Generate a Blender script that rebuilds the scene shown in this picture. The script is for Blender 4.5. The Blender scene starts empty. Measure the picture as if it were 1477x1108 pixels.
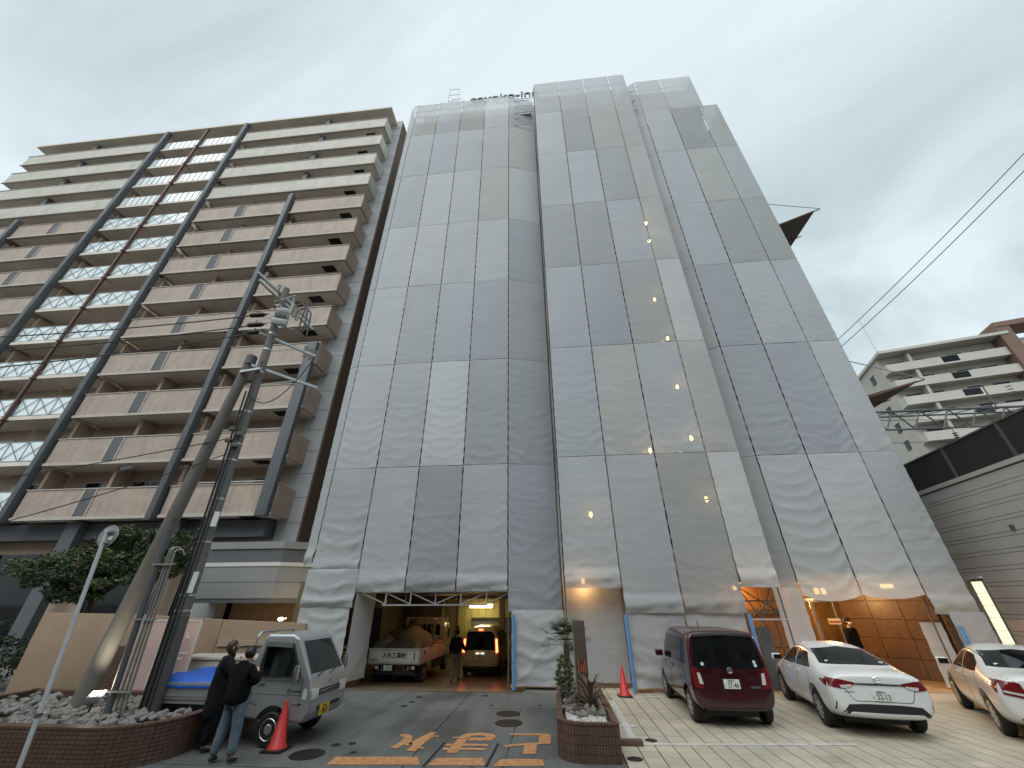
import bpy, bmesh, math, random
from mathutils import Vector, Matrix, noise
from mathutils.bvhtree import BVHTree
R = math.radians
SC = bpy.context.scene
COL = SC.collection

# ---------------------------------------------------------------- camera
F_PX, PITCH, YAW, ROLL, CAM_H = 555.0, R(29.5), R(5.4), R(0.2), 2.35
cam_data = bpy.data.cameras.new('camera')
cam_data.sensor_width = 36.0
cam_data.lens = 36.0 * F_PX / 1477.0
cam_data.clip_start = 0.1
cam_data.clip_end = 2000
cam = bpy.data.objects.new('camera', cam_data)
COL.objects.link(cam)
cam.matrix_world = (Matrix.Translation((0, 0, CAM_H)) @ Matrix.Rotation(YAW, 4, 'Z')
                    @ Matrix.Rotation(math.pi / 2 + PITCH, 4, 'X') @ Matrix.Rotation(-ROLL, 4, 'Z'))
SC.camera = cam

# ---------------------------------------------------------------- sky and sun (overcast)
SUN_EL, SUN_AZ = R(52), R(200)           # azimuth clockwise from +Y: behind the camera
world = bpy.data.worlds.new('World')
SC.world = world
world.use_nodes = True
wn, wl = world.node_tree.nodes, world.node_tree.links
wn.clear()
w_out = wn.new('ShaderNodeOutputWorld')
w_mix = wn.new('ShaderNodeMixShader')
bg_sky = wn.new('ShaderNodeBackground')
bg_cld = wn.new('ShaderNodeBackground')
sky = wn.new('ShaderNodeTexSky')
sky.sky_type = 'NISHITA'
sky.sun_disc = False
sky.sun_elevation = SUN_EL
sky.sun_rotation = SUN_AZ
bg_sky.inputs['Strength'].default_value = 0.10
tc = wn.new('ShaderNodeTexCoord')
sep = wn.new('ShaderNodeSeparateXYZ')
wl.new(tc.outputs['Generated'], sep.inputs[0])
def wmath(op, a, b):
    n = wn.new('ShaderNodeMath'); n.operation = op
    for i, v in enumerate((a, b)):
        if isinstance(v, (int, float)): n.inputs[i].default_value = v
        else: wl.new(v, n.inputs[i])
    return n.outputs[0]
zz = wmath('ADD', wmath('MAXIMUM', sep.outputs['Z'], 0.0), 0.22)
cmb = wn.new('ShaderNodeCombineXYZ')
wl.new(wmath('DIVIDE', sep.outputs['X'], zz), cmb.inputs[0])
wl.new(wmath('DIVIDE', sep.outputs['Y'], zz), cmb.inputs[1])
n1 = wn.new('ShaderNodeTexNoise')
n1.inputs['Scale'].default_value = 1.05
n1.inputs['Detail'].default_value = 7
n1.inputs['Roughness'].default_value = 0.54
n1.inputs['Distortion'].default_value = 0.7
mp = wn.new('ShaderNodeMapping')
mp.inputs['Location'].default_value = (3.1, 1.7, 0)
mp.inputs['Rotation'].default_value = (0, 0, R(25))
mp.inputs['Scale'].default_value = (1.0, 1.7, 1)
wl.new(cmb.outputs[0], mp.inputs[0])
wl.new(mp.outputs[0], n1.inputs[0])
ramp = wn.new('ShaderNodeValToRGB')
ramp.color_ramp.elements[0].position = 0.31
ramp.color_ramp.elements[0].color = (0.375, 0.465, 0.50, 1)
ramp.color_ramp.elements[1].position = 0.59
ramp.color_ramp.elements[1].color = (0.66, 0.75, 0.785, 1)
wl.new(n1.outputs['Fac'], ramp.inputs[0])
wl.new(ramp.outputs[0], bg_cld.inputs['Color'])
bg_cld.inputs['Strength'].default_value = 1.0
wl.new(sky.outputs[0], bg_sky.inputs['Color'])
w_mix.inputs[0].default_value = 0.93
wl.new(bg_sky.outputs[0], w_mix.inputs[1])
wl.new(bg_cld.outputs[0], w_mix.inputs[2])
wl.new(w_mix.outputs[0], w_out.inputs[0])

sun_d = bpy.data.lights.new('sun', 'SUN')
sun_d.energy = 1.4
sun_d.angle = R(60)
sun_d.color = (1.0, 0.985, 0.96)
sun = bpy.data.objects.new('sun', sun_d)
COL.objects.link(sun)
sdir = Vector((math.sin(SUN_AZ) * math.cos(SUN_EL), math.cos(SUN_AZ) * math.cos(SUN_EL), math.sin(SUN_EL)))
sun.rotation_euler = (-sdir).to_track_quat('-Z', 'Y').to_euler()
sun.location = (0, -30, 60)

SC.view_settings.view_transform = 'Standard'
SC.view_settings.look = 'None'
SC.view_settings.exposure = 0.35
SC.view_settings.gamma = 1.0
SC.view_settings.use_curve_mapping = False
SC.render.engine = 'CYCLES'
SC.render.resolution_x, SC.render.resolution_y = 1024, 768
SC.cycles.transparent_max_bounces = 12
SC.cycles.max_bounces = 6

# ---------------------------------------------------------------- photo pixel -> direction, cut with ground or a facade plane
def ray(px, py):
    a, b = px - 738.5, py - 554.0
    c, s = math.cos(ROLL), math.sin(ROLL)
    a, b = a * c - b * s, a * s + b * c
    ry = F_PX * math.cos(PITCH) + b * math.sin(PITCH)
    rz = F_PX * math.sin(PITCH) - b * math.cos(PITCH)
    c, s = math.cos(YAW), math.sin(YAW)
    return Vector((a * c - ry * s, a * s + ry * c, rz))
def G(px, py, z=0.0):                       # on a horizontal plane
    d = ray(px, py); t = (z - CAM_H) / d.z
    return Vector((d.x * t, d.y * t, z))
def V(px, py, Y):                           # on a vertical plane parallel to the hotel front
    d = ray(px, py); t = Y / d.y
    return Vector((d.x * t, Y, CAM_H + d.z * t))

# ---------------------------------------------------------------- materials
MATS = {}
def mat(name, col, rough=0.7, metal=0.0, var=0.12, scale=3.0, bump=0.0, bscale=40.0, emit=None, estr=0.0, spec=0.5, coat=0.0, objcol=False, stretch=None, pos=False):
    m = bpy.data.materials.new(name); m.use_nodes = True
    n, l = m.node_tree.nodes, m.node_tree.links
    p = n['Principled BSDF']
    p.inputs['Roughness'].default_value = rough
    p.inputs['Metallic'].default_value = metal
    p.inputs['Specular IOR Level'].default_value = spec
    p.inputs['Coat Weight'].default_value = coat
    t = n.new('ShaderNodeTexCoord')
    src = t.outputs['Object']
    if pos:
        src = n.new('ShaderNodeNewGeometry').outputs['Position']
    if stretch:
        mp = n.new('ShaderNodeMapping'); mp.inputs['Scale'].default_value = stretch
        l.new(src, mp.inputs[0]); src = mp.outputs[0]
    nz = n.new('ShaderNodeTexNoise')
    nz.inputs['Scale'].default_value = scale; nz.inputs['Detail'].default_value = 6
    nz.inputs['Roughness'].default_value = 0.62
    l.new(src, nz.inputs[0])
    mr = n.new('ShaderNodeMapRange')
    mr.inputs['From Min'].default_value = 0.25; mr.inputs['From Max'].default_value = 0.75
    mr.inputs['To Min'].default_value = 1 - var; mr.inputs['To Max'].default_value = 1 + var
    l.new(nz.outputs['Fac'], mr.inputs[0])
    mx = n.new('ShaderNodeVectorMath'); mx.operation = 'SCALE'
    if objcol:
        oi = n.new('ShaderNodeObjectInfo'); l.new(oi.outputs['Color'], mx.inputs[0])
    else:
        mx.inputs[0].default_value = col[:3]
    l.new(mr.outputs[0], mx.inputs['Scale'])
    l.new(mx.outputs[0], p.inputs['Base Color'])
    if bump:
        nb = n.new('ShaderNodeTexNoise'); nb.inputs['Scale'].default_value = bscale; nb.inputs['Detail'].default_value = 4
        l.new(src, nb.inputs[0])
        b = n.new('ShaderNodeBump'); b.inputs['Strength'].default_value = bump; b.inputs['Distance'].default_value = 0.02
        l.new(nb.outputs['Fac'], b.inputs['Height']); l.new(b.outputs[0], p.inputs['Normal'])
    if emit:
        p.inputs['Emission Color'].default_value = (*emit, 1); p.inputs['Emission Strength'].default_value = estr
    MATS[name] = m
    return m

def brick_mat(name, c1, c2, mortar, bw, bh, off=0.5, rough=0.7, mort=0.01, bump=0.3, rot=None):
    m = bpy.data.materials.new(name); m.use_nodes = True
    n, l = m.node_tree.nodes, m.node_tree.links
    p = n['Principled BSDF']; p.inputs['Roughness'].default_value = rough
    t = n.new('ShaderNodeTexCoord'); mp = n.new('ShaderNodeMapping')
    mp.inputs['Rotation'].default_value = rot or (R(90), 0, 0)
    l.new(t.outputs['Object'], mp.inputs[0])
    b = n.new('ShaderNodeTexBrick')
    b.inputs['Color1'].default_value = (*c1, 1); b.inputs['Color2'].default_value = (*c2, 1); b.inputs['Mortar'].default_value = (*mortar, 1)
    b.inputs['Scale'].default_value = 1.0; b.inputs['Brick Width'].default_value = bw; b.inputs['Row Height'].default_value = bh
    b.inputs['Mortar Size'].default_value = mort; b.offset = off
    l.new(mp.outputs[0], b.inputs[0])
    nz = n.new('ShaderNodeTexNoise'); nz.inputs['Scale'].default_value = 0.9; nz.inputs['Detail'].default_value = 6
    l.new(t.outputs['Object'], nz.inputs[0])
    mr = n.new('ShaderNodeMapRange'); mr.inputs['To Min'].default_value = 0.78; mr.inputs['To Max'].default_value = 1.22
    l.new(nz.outputs['Fac'], mr.inputs[0])
    smp = n.new('ShaderNodeMapping'); smp.inputs['Scale'].default_value = (3.5, 3.5, 0.35)
    l.new(t.outputs['Object'], smp.inputs[0])
    sn = n.new('ShaderNodeTexNoise'); sn.inputs['Scale'].default_value = 1.0; sn.inputs['Detail'].default_value = 6
    l.new(smp.outputs[0], sn.inputs[0])
    sr = n.new('ShaderNodeMapRange'); sr.inputs['From Min'].default_value = 0.5; sr.inputs['From Max'].default_value = 0.75; sr.inputs['To Min'].default_value = 1.0; sr.inputs['To Max'].default_value = 0.78
    l.new(sn.outputs['Fac'], sr.inputs[0])
    sm_ = n.new('ShaderNodeMath'); sm_.operation = 'MULTIPLY'; l.new(mr.outputs[0], sm_.inputs[0]); l.new(sr.outputs[0], sm_.inputs[1])
    mx = n.new('ShaderNodeVectorMath'); mx.operation = 'SCALE'
    l.new(b.outputs['Color'], mx.inputs[0]); l.new(sm_.outputs[0], mx.inputs['Scale']); l.new(mx.outputs[0], p.inputs['Base Color'])
    bp = n.new('ShaderNodeBump'); bp.inputs['Strength'].default_value = bump; bp.inputs['Distance'].default_value = 0.01; bp.invert = True
    l.new(b.outputs['Fac'], bp.inputs['Height']); l.new(bp.outputs[0], p.inputs['Normal'])
    MATS[name] = m
    return m

def sheet_mat():
    """scaffold mesh sheet: colour and see-through share come from each sheet's own object colour"""
    m = bpy.data.materials.new('mesh_sheet'); m.use_nodes = True
    n, l = m.node_tree.nodes, m.node_tree.links
    n.clear()
    out = n.new('ShaderNodeOutputMaterial')
    oi = n.new('ShaderNodeObjectInfo'); t = n.new('ShaderNodeTexCoord')
    nz = n.new('ShaderNodeTexNoise'); nz.inputs['Scale'].default_value = 0.55; nz.inputs['Detail'].default_value = 7; nz.inputs['Roughness'].default_value = 0.6
    l.new(t.outputs['Object'], nz.inputs[0])
    st = n.new('ShaderNodeTexNoise'); st.inputs['Scale'].default_value = 1.0; st.inputs['Detail'].default_value = 5
    mp = n.new('ShaderNodeMapping'); mp.inputs['Scale'].default_value = (0.5, 1, 9.0)
    l.new(t.outputs['Object'], mp.inputs[0]); l.new(mp.outputs[0], st.inputs[0])
    sm = n.new('ShaderNodeMath'); sm.operation = 'ADD'
    l.new(nz.outputs['Fac'], sm.inputs[0]); l.new(st.outputs['Fac'], sm.inputs[1])
    mr = n.new('ShaderNodeMapRange'); mr.inputs['From Min'].default_value = 0.6; mr.inputs['From Max'].default_value = 1.4
    mr.inputs['To Min'].default_value = 0.91; mr.inputs['To Max'].default_value = 1.08
    l.new(sm.outputs[0], mr.inputs[0])
    mx = n.new('ShaderNodeVectorMath'); mx.operation = 'SCALE'
    l.new(oi.outputs['Color'], mx.inputs[0]); l.new(mr.outputs[0], mx.inputs['Scale'])
    d = n.new('ShaderNodeBsdfPrincipled'); d.inputs['Roughness'].default_value = 0.55; d.inputs['Specular IOR Level'].default_value = 0.35
    tl = n.new('ShaderNodeBsdfTranslucent'); tp = n.new('ShaderNodeBsdfTransparent')
    l.new(mx.outputs[0], d.inputs['Base Color']); l.new(mx.outputs[0], tl.inputs['Color'])
    fb = n.new('ShaderNodeTexNoise'); fb.inputs['Scale'].default_value = 2.2; fb.inputs['Detail'].default_value = 8; fb.inputs['Roughness'].default_value = 0.7
    l.new(t.outputs['Object'], fb.inputs[0])
    # crisp creases: ridges of a stretched noise, and faint level packing folds
    cm = n.new('ShaderNodeMapping'); cm.inputs['Scale'].default_value = (0.8, 1, 1.5); cm.inputs['Rotation'].default_value = (0, R(35), 0)
    l.new(t.outputs['Object'], cm.inputs[0])
    cn = n.new('ShaderNodeTexNoise'); cn.inputs['Scale'].default_value = 0.9; cn.inputs['Detail'].default_value = 3; cn.inputs['Distortion'].default_value = 0.6
    l.new(cm.outputs[0], cn.inputs[0])
    def mth(op, a, b=None):
        k = n.new('ShaderNodeMath'); k.operation = op
        for i, v in enumerate((a, b)):
            if v is None: continue
            if isinstance(v, (int, float)): k.inputs[i].default_value = v
            else: l.new(v, k.inputs[i])
        return k.outputs[0]
    rid = mth('POWER', mth('SUBTRACT', 1.0, mth('MULTIPLY', mth('ABSOLUTE', mth('SUBTRACT', cn.outputs['Fac'], 0.5)), 6.0)), 6.0)
    cn2 = n.new('ShaderNodeTexNoise'); cn2.inputs['Scale'].default_value = 3.2; cn2.inputs['Detail'].default_value = 2; cn2.inputs['Distortion'].default_value = 0.9
    l.new(t.outputs['Object'], cn2.inputs[0])
    rid2 = mth('POWER', mth('SUBTRACT', 1.0, mth('MULTIPLY', mth('ABSOLUTE', mth('SUBTRACT', cn2.outputs['Fac'], 0.5)), 7.0)), 5.0)
    sp = n.new('ShaderNodeSeparateXYZ'); l.new(t.outputs['Object'], sp.inputs[0])
    pk = mth('POWER', mth('ABSOLUTE', mth('SINE', mth('MULTIPLY', sp.outputs['Z'], 3.7))), 40.0)
    hs = mth('ADD', mth('ADD', fb.outputs['Fac'], mth('MULTIPLY', mth('MAXIMUM', rid, 0.0), 0.35)), mth('ADD', mth('MULTIPLY', pk, 0.07), mth('MULTIPLY', mth('MAXIMUM', rid2, 0.0), 0.13)))
    bp = n.new('ShaderNodeBump'); bp.inputs['Strength'].default_value = 0.17; bp.inputs['Distance'].default_value = 0.05
    l.new(hs, bp.inputs['Height']); l.new(bp.outputs[0], d.inputs['Normal'])
    m1 = n.new('ShaderNodeMixShader'); m1.inputs[0].default_value = 0.22
    l.new(d.outputs[0], m1.inputs[1]); l.new(tl.outputs[0], m1.inputs[2])
    m2 = n.new('ShaderNodeMixShader')
    l.new(oi.outputs['Alpha'], m2.inputs[0]); l.new(m1.outputs[0], m2.inputs[1]); l.new(tp.outputs[0], m2.inputs[2])
    l.new(m2.outputs[0], out.inputs[0])
    MATS['mesh_sheet'] = m

def glass_mat(name, tint, clear, rough=0.03, spec=0.5):
    m = bpy.data.materials.new(name); m.use_nodes = True
    n, l = m.node_tree.nodes, m.node_tree.links
    n.clear()
    out = n.new('ShaderNodeOutputMaterial')
    p = n.new('ShaderNodeBsdfPrincipled'); p.inputs['Base Color'].default_value = (*tint, 1); p.inputs['Roughness'].default_value = rough
    p.inputs['Specular IOR Level'].default_value = spec
    tp = n.new('ShaderNodeBsdfTransparent'); tp.inputs[0].default_value = (0.86, 0.9, 0.88, 1)
    fr = n.new('ShaderNodeFresnel'); fr.inputs[0].default_value = 1.5
    inv = n.new('ShaderNodeMath'); inv.operation = 'SUBTRACT'; inv.inputs[0].default_value = 1.0
    l.new(fr.outputs[0], inv.inputs[1])
    mu = n.new('ShaderNodeMath'); mu.operation = 'MULTIPLY'; mu.inputs[1].default_value = clear
    l.new(inv.outputs[0], mu.inputs[0])
    mx = n.new('ShaderNodeMixShader')
    l.new(mu.outputs[0], mx.inputs[0]); l.new(p.outputs[0], mx.inputs[1]); l.new(tp.outputs[0], mx.inputs[2])
    l.new(mx.outputs[0], out.inputs[0])
    MATS[name] = m

def emit_mat(name, col, s):
    m = bpy.data.materials.new(name); m.use_nodes = True
    n, l = m.node_tree.nodes, m.node_tree.links
    n.clear()
    out = n.new('ShaderNodeOutputMaterial'); e = n.new('ShaderNodeEmission')
    e.inputs[0].default_value = (*col, 1); e.inputs[1].default_value = s
    l.new(e.outputs[0], out.inputs[0]); MATS[name] = m

def ground_mat(name, c1, c2, rough, scale=0.5, fine=60.0, bump=0.25, stain=0.5, streak=0.0):
    m = bpy.data.materials.new(name); m.use_nodes = True
    n, l = m.node_tree.nodes, m.node_tree.links
    p = n['Principled BSDF']; p.inputs['Roughness'].default_value = rough
    t = n.new('ShaderNodeTexCoord')
    a = n.new('ShaderNodeTexNoise'); a.inputs['Scale'].default_value = scale; a.inputs['Detail'].default_value = 8; a.inputs['Roughness'].default_value = 0.65
    f = n.new('ShaderNodeTexNoise'); f.inputs['Scale'].default_value = fine; f.inputs['Detail'].default_value = 3
    s = n.new('ShaderNodeTexNoise'); s.inputs['Scale'].default_value = 0.28; s.inputs['Detail'].default_value = 9; s.inputs['Distortion'].default_value = 1.2
    for k in (a, f, s): l.new(t.outputs['Object'], k.inputs[0])
    r = n.new('ShaderNodeValToRGB'); r.color_ramp.elements[0].position = 0.3; r.color_ramp.elements[1].position = 0.7
    r.color_ramp.elements[0].color = (*c1, 1); r.color_ramp.elements[1].color = (*c2, 1)
    l.new(a.outputs['Fac'], r.inputs[0])
    mr = n.new('ShaderNodeMapRange'); mr.inputs['From Min'].default_value = 0.3; mr.inputs['From Max'].default_value = 0.7
    mr.inputs['To Min'].default_value = 0.82; mr.inputs['To Max'].default_value = 1.16
    l.new(f.outputs['Fac'], mr.inputs[0])
    ms = n.new('ShaderNodeMapRange'); ms.inputs['From Min'].default_value = 0.52; ms.inputs['From Max'].default_value = 0.66
    ms.inputs['To Min'].default_value = 1.0; ms.inputs['To Max'].default_value = 1 - 0.45 * stain
    l.new(s.outputs['Fac'], ms.inputs[0])
    mm = n.new('ShaderNodeMath'); mm.operation = 'MULTIPLY'; l.new(mr.outputs[0], mm.inputs[0]); l.new(ms.outputs[0], mm.inputs[1])
    if streak:                                           # tyre tracks worn along the way in
        mp = n.new('ShaderNodeMapping'); mp.inputs['Scale'].default_value = (2.6, 0.14, 1); l.new(t.outputs['Object'], mp.inputs[0])
        k = n.new('ShaderNodeTexNoise'); k.inputs['Scale'].default_value = 1.0; k.inputs['Detail'].default_value = 5; l.new(mp.outputs[0], k.inputs[0])
        kr = n.new('ShaderNodeMapRange'); kr.inputs['From Min'].default_value = 0.35; kr.inputs['From Max'].default_value = 0.65
        kr.inputs['To Min'].default_value = 1 - streak; kr.inputs['To Max'].default_value = 1 + streak; l.new(k.outputs['Fac'], kr.inputs[0])
        m3 = n.new('ShaderNodeMath'); m3.operation = 'MULTIPLY'; l.new(mm.outputs[0], m3.inputs[0]); l.new(kr.outputs[0], m3.inputs[1]); mm = m3
        vo = n.new('ShaderNodeTexVoronoi'); vo.feature = 'DISTANCE_TO_EDGE'; vo.inputs['Scale'].default_value = 0.32; vo.inputs['Randomness'].default_value = 1.0
        dn_ = n.new('ShaderNodeTexNoise'); dn_.inputs['Scale'].default_value = 1.4; dn_.inputs['Detail'].default_value = 6; l.new(t.outputs['Object'], dn_.inputs[0])
        va = n.new('ShaderNodeVectorMath'); va.operation = 'ADD'; l.new(t.outputs['Object'], va.inputs[0]); l.new(dn_.outputs['Color'], va.inputs[1]); l.new(va.outputs[0], vo.inputs['Vector'])
        cr = n.new('ShaderNodeMapRange'); cr.inputs['From Min'].default_value = 0.0; cr.inputs['From Max'].default_value = 0.006; cr.inputs['To Min'].default_value = 0.55; cr.inputs['To Max'].default_value = 1.0
        l.new(vo.outputs['Distance'], cr.inputs[0])
        m4 = n.new('ShaderNodeMath'); m4.operation = 'MULTIPLY'; l.new(mm.outputs[0], m4.inputs[0]); l.new(cr.outputs[0], m4.inputs[1]); mm = m4
    x = n.new('ShaderNodeVectorMath'); x.operation = 'SCALE'; l.new(r.outputs[0], x.inputs[0]); l.new(mm.outputs[0], x.inputs['Scale'])
    l.new(x.outputs[0], p.inputs['Base Color'])
    b = n.new('ShaderNodeBump'); b.inputs['Strength'].default_value = bump; b.inputs['Distance'].default_value = 0.01
    l.new(f.outputs['Fac'], b.inputs['Height']); l.new(b.outputs[0], p.inputs['Normal'])
    MATS[name] = m

sheet_mat()
ground_mat('asphalt', (0.045, 0.046, 0.047), (0.066, 0.066, 0.065), 0.88, 0.6, 90)
ground_mat('drive_concrete', (0.088, 0.094, 0.088), (0.15, 0.156, 0.146), 0.78, 0.45, 70, 0.25, 0.9, 0.13)
ground_mat('town_ground', (0.14, 0.138, 0.13), (0.20, 0.197, 0.187), 0.9, 0.2, 20)
ground_mat('garage_floor', (0.15, 0.115, 0.08), (0.24, 0.18, 0.12), 0.35, 0.5, 40, 0.1)
ground_mat('tile_grout', (0.07, 0.06, 0.045), (0.10, 0.088, 0.068), 0.9)
ground_mat('earth', (0.05, 0.042, 0.03), (0.09, 0.075, 0.055), 0.95, 1.5, 30)
mat('paving_tile', (0.44, 0.38, 0.27), 0.75, 0, 0.20, 0.9, 0.25, 60, objcol=True, pos=True)
mat('paving_tile_plain', (0.48, 0.44, 0.35), 0.75, 0, 0.20, 0.9, 0.25, 60, pos=True)
mat('white_line', (0.62, 0.62, 0.58), 0.7, 0, 0.22, 6)
mat('orange_paint', (0.48, 0.235, 0.10), 0.8, 0, 0.42, 11, 0.2, 60)
mat('iron_cover', (0.035, 0.031, 0.028), 0.55, 0.6, 0.25, 12, 0.5, 60)
mat('dark_gap', (0.012, 0.012, 0.012), 0.9)
mat('steel', (0.46, 0.47, 0.47), 0.42, 0.75, 0.15, 6, 0.05, 60)
mat('galv', (0.42, 0.43, 0.43), 0.5, 0.5, 0.15, 8)
mat('conduit_grey', (0.25, 0.24, 0.22), 0.5, 0.3, 0.2, 4)
mat('old_steel', (0.16, 0.13, 0.105), 0.7, 0.3, 0.3, 6, 0.2, 40)
mat('grey_pipe', (0.10, 0.105, 0.11), 0.5, 0.1, 0.15, 5)
mat('pole_concrete', (0.165, 0.157, 0.145), 0.85, 0, 0.22, 1.8, 0.3, 30, stretch=(2, 2, 0.5))
mat('pole_dark', (0.105, 0.10, 0.094), 0.6, 0, 0.2, 3, 0.1, 20)
mat('post_white', (0.55, 0.58, 0.60), 0.45, 0.1, 0.1, 4)
mat('black_rubber', (0.012, 0.012, 0.012), 0.65, 0, 0.2, 10)
mat('wire_black', (0.015, 0.015, 0.016), 0.55)
mat('insulator', (0.55, 0.54, 0.50), 0.25)
brick_mat('apt_tile', (0.465, 0.37, 0.30), (0.405, 0.32, 0.26), (0.37, 0.305, 0.255), 0.24, 0.075, 0.5, 0.6, 0.006, 0.2)
brick_mat('apt_tile_pale', (0.58, 0.555, 0.475), (0.53, 0.51, 0.44), (0.52, 0.50, 0.45), 0.24, 0.075, 0.5, 0.6, 0.006, 0.2)
mat('annex_grey', (0.25, 0.258, 0.262), 0.7, 0, 0.1, 0.9)
mat('curtain', (0.50, 0.47, 0.41), 0.8, 0, 0.12, 4.0, stretch=(6, 6, 0.4))
mat('rail_grey', (0.26, 0.28, 0.285), 0.5, 0.2, 0.1, 3)
mat('apt_soffit', (0.72, 0.665, 0.585), 0.8, 0, 0.16, 0.7)
mat('apt_coping', (0.48, 0.44, 0.38), 0.7, 0, 0.1, 2)
mat('apt_wall', (0.44, 0.34, 0.255), 0.8, 0, 0.14, 0.6)
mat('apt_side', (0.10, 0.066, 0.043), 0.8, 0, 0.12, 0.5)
mat('apt_column', (0.11, 0.12, 0.13), 0.6, 0, 0.12, 1.2)
mat('apt_red', (0.12, 0.055, 0.045), 0.5, 0.1, 0.12, 2)
mat('apt_grey', (0.37, 0.38, 0.385), 0.7, 0, 0.1, 0.9)
mat('apt_grey_dark', (0.11, 0.115, 0.125), 0.7, 0, 0.12, 0.9)
mat('band_white', (0.60, 0.60, 0.58), 0.6, 0, 0.08, 2)
mat('pane_frost', (0.84, 0.93, 0.93), 0.12, 0, 0.04, 0.6, spec=0.9, coat=0.5)
glass_mat('dark_glass', (0.007, 0.008, 0.009), 0.0, 0.04, 0.28)
glass_mat('clear_glass', (0.012, 0.014, 0.014), 0.93)
glass_mat('lobby_glass', (0.02, 0.015, 0.01), 0.97, 0.03, 0.2)
glass_mat('tinted_glass', (0.008, 0.009, 0.009), 0.30)
mat('beige_wall', (0.37, 0.265, 0.18), 0.85, 0, 0.16, 0.8, 0.2, 25)
brick_mat('planter_tile', (0.12, 0.070, 0.050), (0.105, 0.062, 0.045), (0.05, 0.035, 0.028), 0.10, 0.20, 0.0, 0.55, 0.008, 0.3)
mat('planter_brown', (0.125, 0.074, 0.052), 0.5, 0, 0.25, 4)
mat('planter_brown_b', (0.112, 0.066, 0.047), 0.55, 0, 0.25, 4)
mat('planter_mortar', (0.082, 0.052, 0.039), 0.9)
mat('rock', (0.22, 0.21, 0.195), 0.9, 0, 0.35, 4, 0.5, 15)
mat('gravel_white', (0.60, 0.57, 0.54), 0.9, 0, 0.2, 30, 0.6, 60)
mat('leaf_a', (0.068, 0.10, 0.028), 0.5, 0, 0.45, 2.0)
mat('leaf_b', (0.030, 0.052, 0.020), 0.55, 0, 0.4, 2.0)
mat('leaf_palm', (0.075, 0.095, 0.035), 0.5, 0, 0.35, 3.0)
mat('leaf_cordyline', (0.19, 0.125, 0.090), 0.5, 0, 0.35, 4)
mat('flower', (0.62, 0.52, 0.45), 0.6)
mat('bark', (0.085, 0.065, 0.05), 0.9, 0, 0.35, 5, 0.6, 14)
mat('cone_red', (0.56, 0.028, 0.022), 0.42, 0, 0.15, 6)
mat('blue_pad', (0.13, 0.30, 0.58), 0.5, 0, 0.15, 6)
mat('tarp_blue', (0.02, 0.12, 0.56), 0.4, 0, 0.18, 4)
mat('wood', (0.33, 0.165, 0.06), 0.6, 0, 0.25, 2.0, 0.1, 12, stretch=(6, 6, 0.6))
mat('wood_pale', (0.42, 0.28, 0.15), 0.65, 0, 0.25, 3.0)
mat('granite', (0.16, 0.098, 0.065), 0.35, 0, 0.28, 9.0, 0.03, 80)
mat('granite_joint', (0.035, 0.024, 0.018), 0.9)
mat('hotel_wall', (0.34, 0.29, 0.24), 0.8, 0, 0.12, 0.6)
mat('garage_wall', (0.16, 0.12, 0.065), 0.8, 0, 0.2, 0.7)
mat('garage_ceiling', (0.17, 0.125, 0.085), 0.8, 0, 0.15, 0.7)
mat('garage_panel', (0.30, 0.26, 0.11), 0.7, 0, 0.15, 1.0)
mat('siding', (0.47, 0.455, 0.43), 0.65, 0, 0.1, 0.7)
mat('fence_dark', (0.022, 0.021, 0.020), 0.7, 0, 0.25, 1.2)
mat('fence_post', (0.12, 0.12, 0.115), 0.5, 0.3, 0.1, 4)
mat('far_wall', (0.49, 0.455, 0.395), 0.8, 0, 0.1, 0.3)
mat('far_brown', (0.21, 0.135, 0.105), 0.8, 0, 0.12, 0.3)
mat('far_parapet', (0.53, 0.505, 0.45), 0.8, 0, 0.1, 0.3)
mat('rust', (0.17, 0.075, 0.045), 0.8, 0.2, 0.3, 3)
mat('fan_brown', (0.085, 0.062, 0.045), 0.85, 0, 0.2, 2)
mat('sign_letter', (0.03, 0.045, 0.07), 0.5)
mat('sign_brown', (0.085, 0.064, 0.050), 0.45, 0, 0.18, 2)
mat('mark_orange', (0.48, 0.12, 0.05), 0.5)
mat('banner_pink', (0.52, 0.38, 0.35), 0.7, 0, 0.08, 1.5)
mat('paper_white', (0.75, 0.75, 0.73), 0.6, 0, 0.05, 3)
mat('ink', (0.02, 0.025, 0.022), 0.6)
mat('ink_green', (0.02, 0.10, 0.05), 0.6)
mat('plate_white', (0.72, 0.73, 0.71), 0.4, 0, 0.05, 6)
mat('plate_yellow', (0.66, 0.46, 0.02), 0.4, 0, 0.05, 6)
mat('paint_maroon', (0.046, 0.0035, 0.007), 0.2, 0.2, 0.06, 2, coat=0.8)
mat('paint_white', (0.78, 0.79, 0.79), 0.25, 0, 0.03, 2, coat=0.6)
mat('paint_pearl', (0.76, 0.75, 0.71), 0.28, 0, 0.04, 2, coat=0.6)
mat('paint_silver', (0.40, 0.41, 0.42), 0.32, 0.55, 0.06, 2.5, coat=0.4)
mat('paint_cream', (0.62, 0.52, 0.33), 0.3, 0, 0.05, 2, coat=0.5)
mat('truck_white', (0.60, 0.58, 0.52), 0.5, 0, 0.2, 3)
mat('plastic_black', (0.018, 0.018, 0.019), 0.5, 0, 0.15, 8)
mat('plastic_grey', (0.10, 0.10, 0.105), 0.55, 0, 0.1, 8)
mat('rim_silver', (0.50, 0.51, 0.52), 0.3, 0.8, 0.08, 8)
mat('chrome', (0.75, 0.75, 0.76), 0.12, 1.0, 0.03, 8)
mat('lamp_red', (0.17, 0.006, 0.009), 0.12, 0, 0.1, 10, coat=1.0)
mat('lamp_clear', (0.62, 0.60, 0.58), 0.12, 0, 0.15, 12, coat=1.0)
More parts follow.
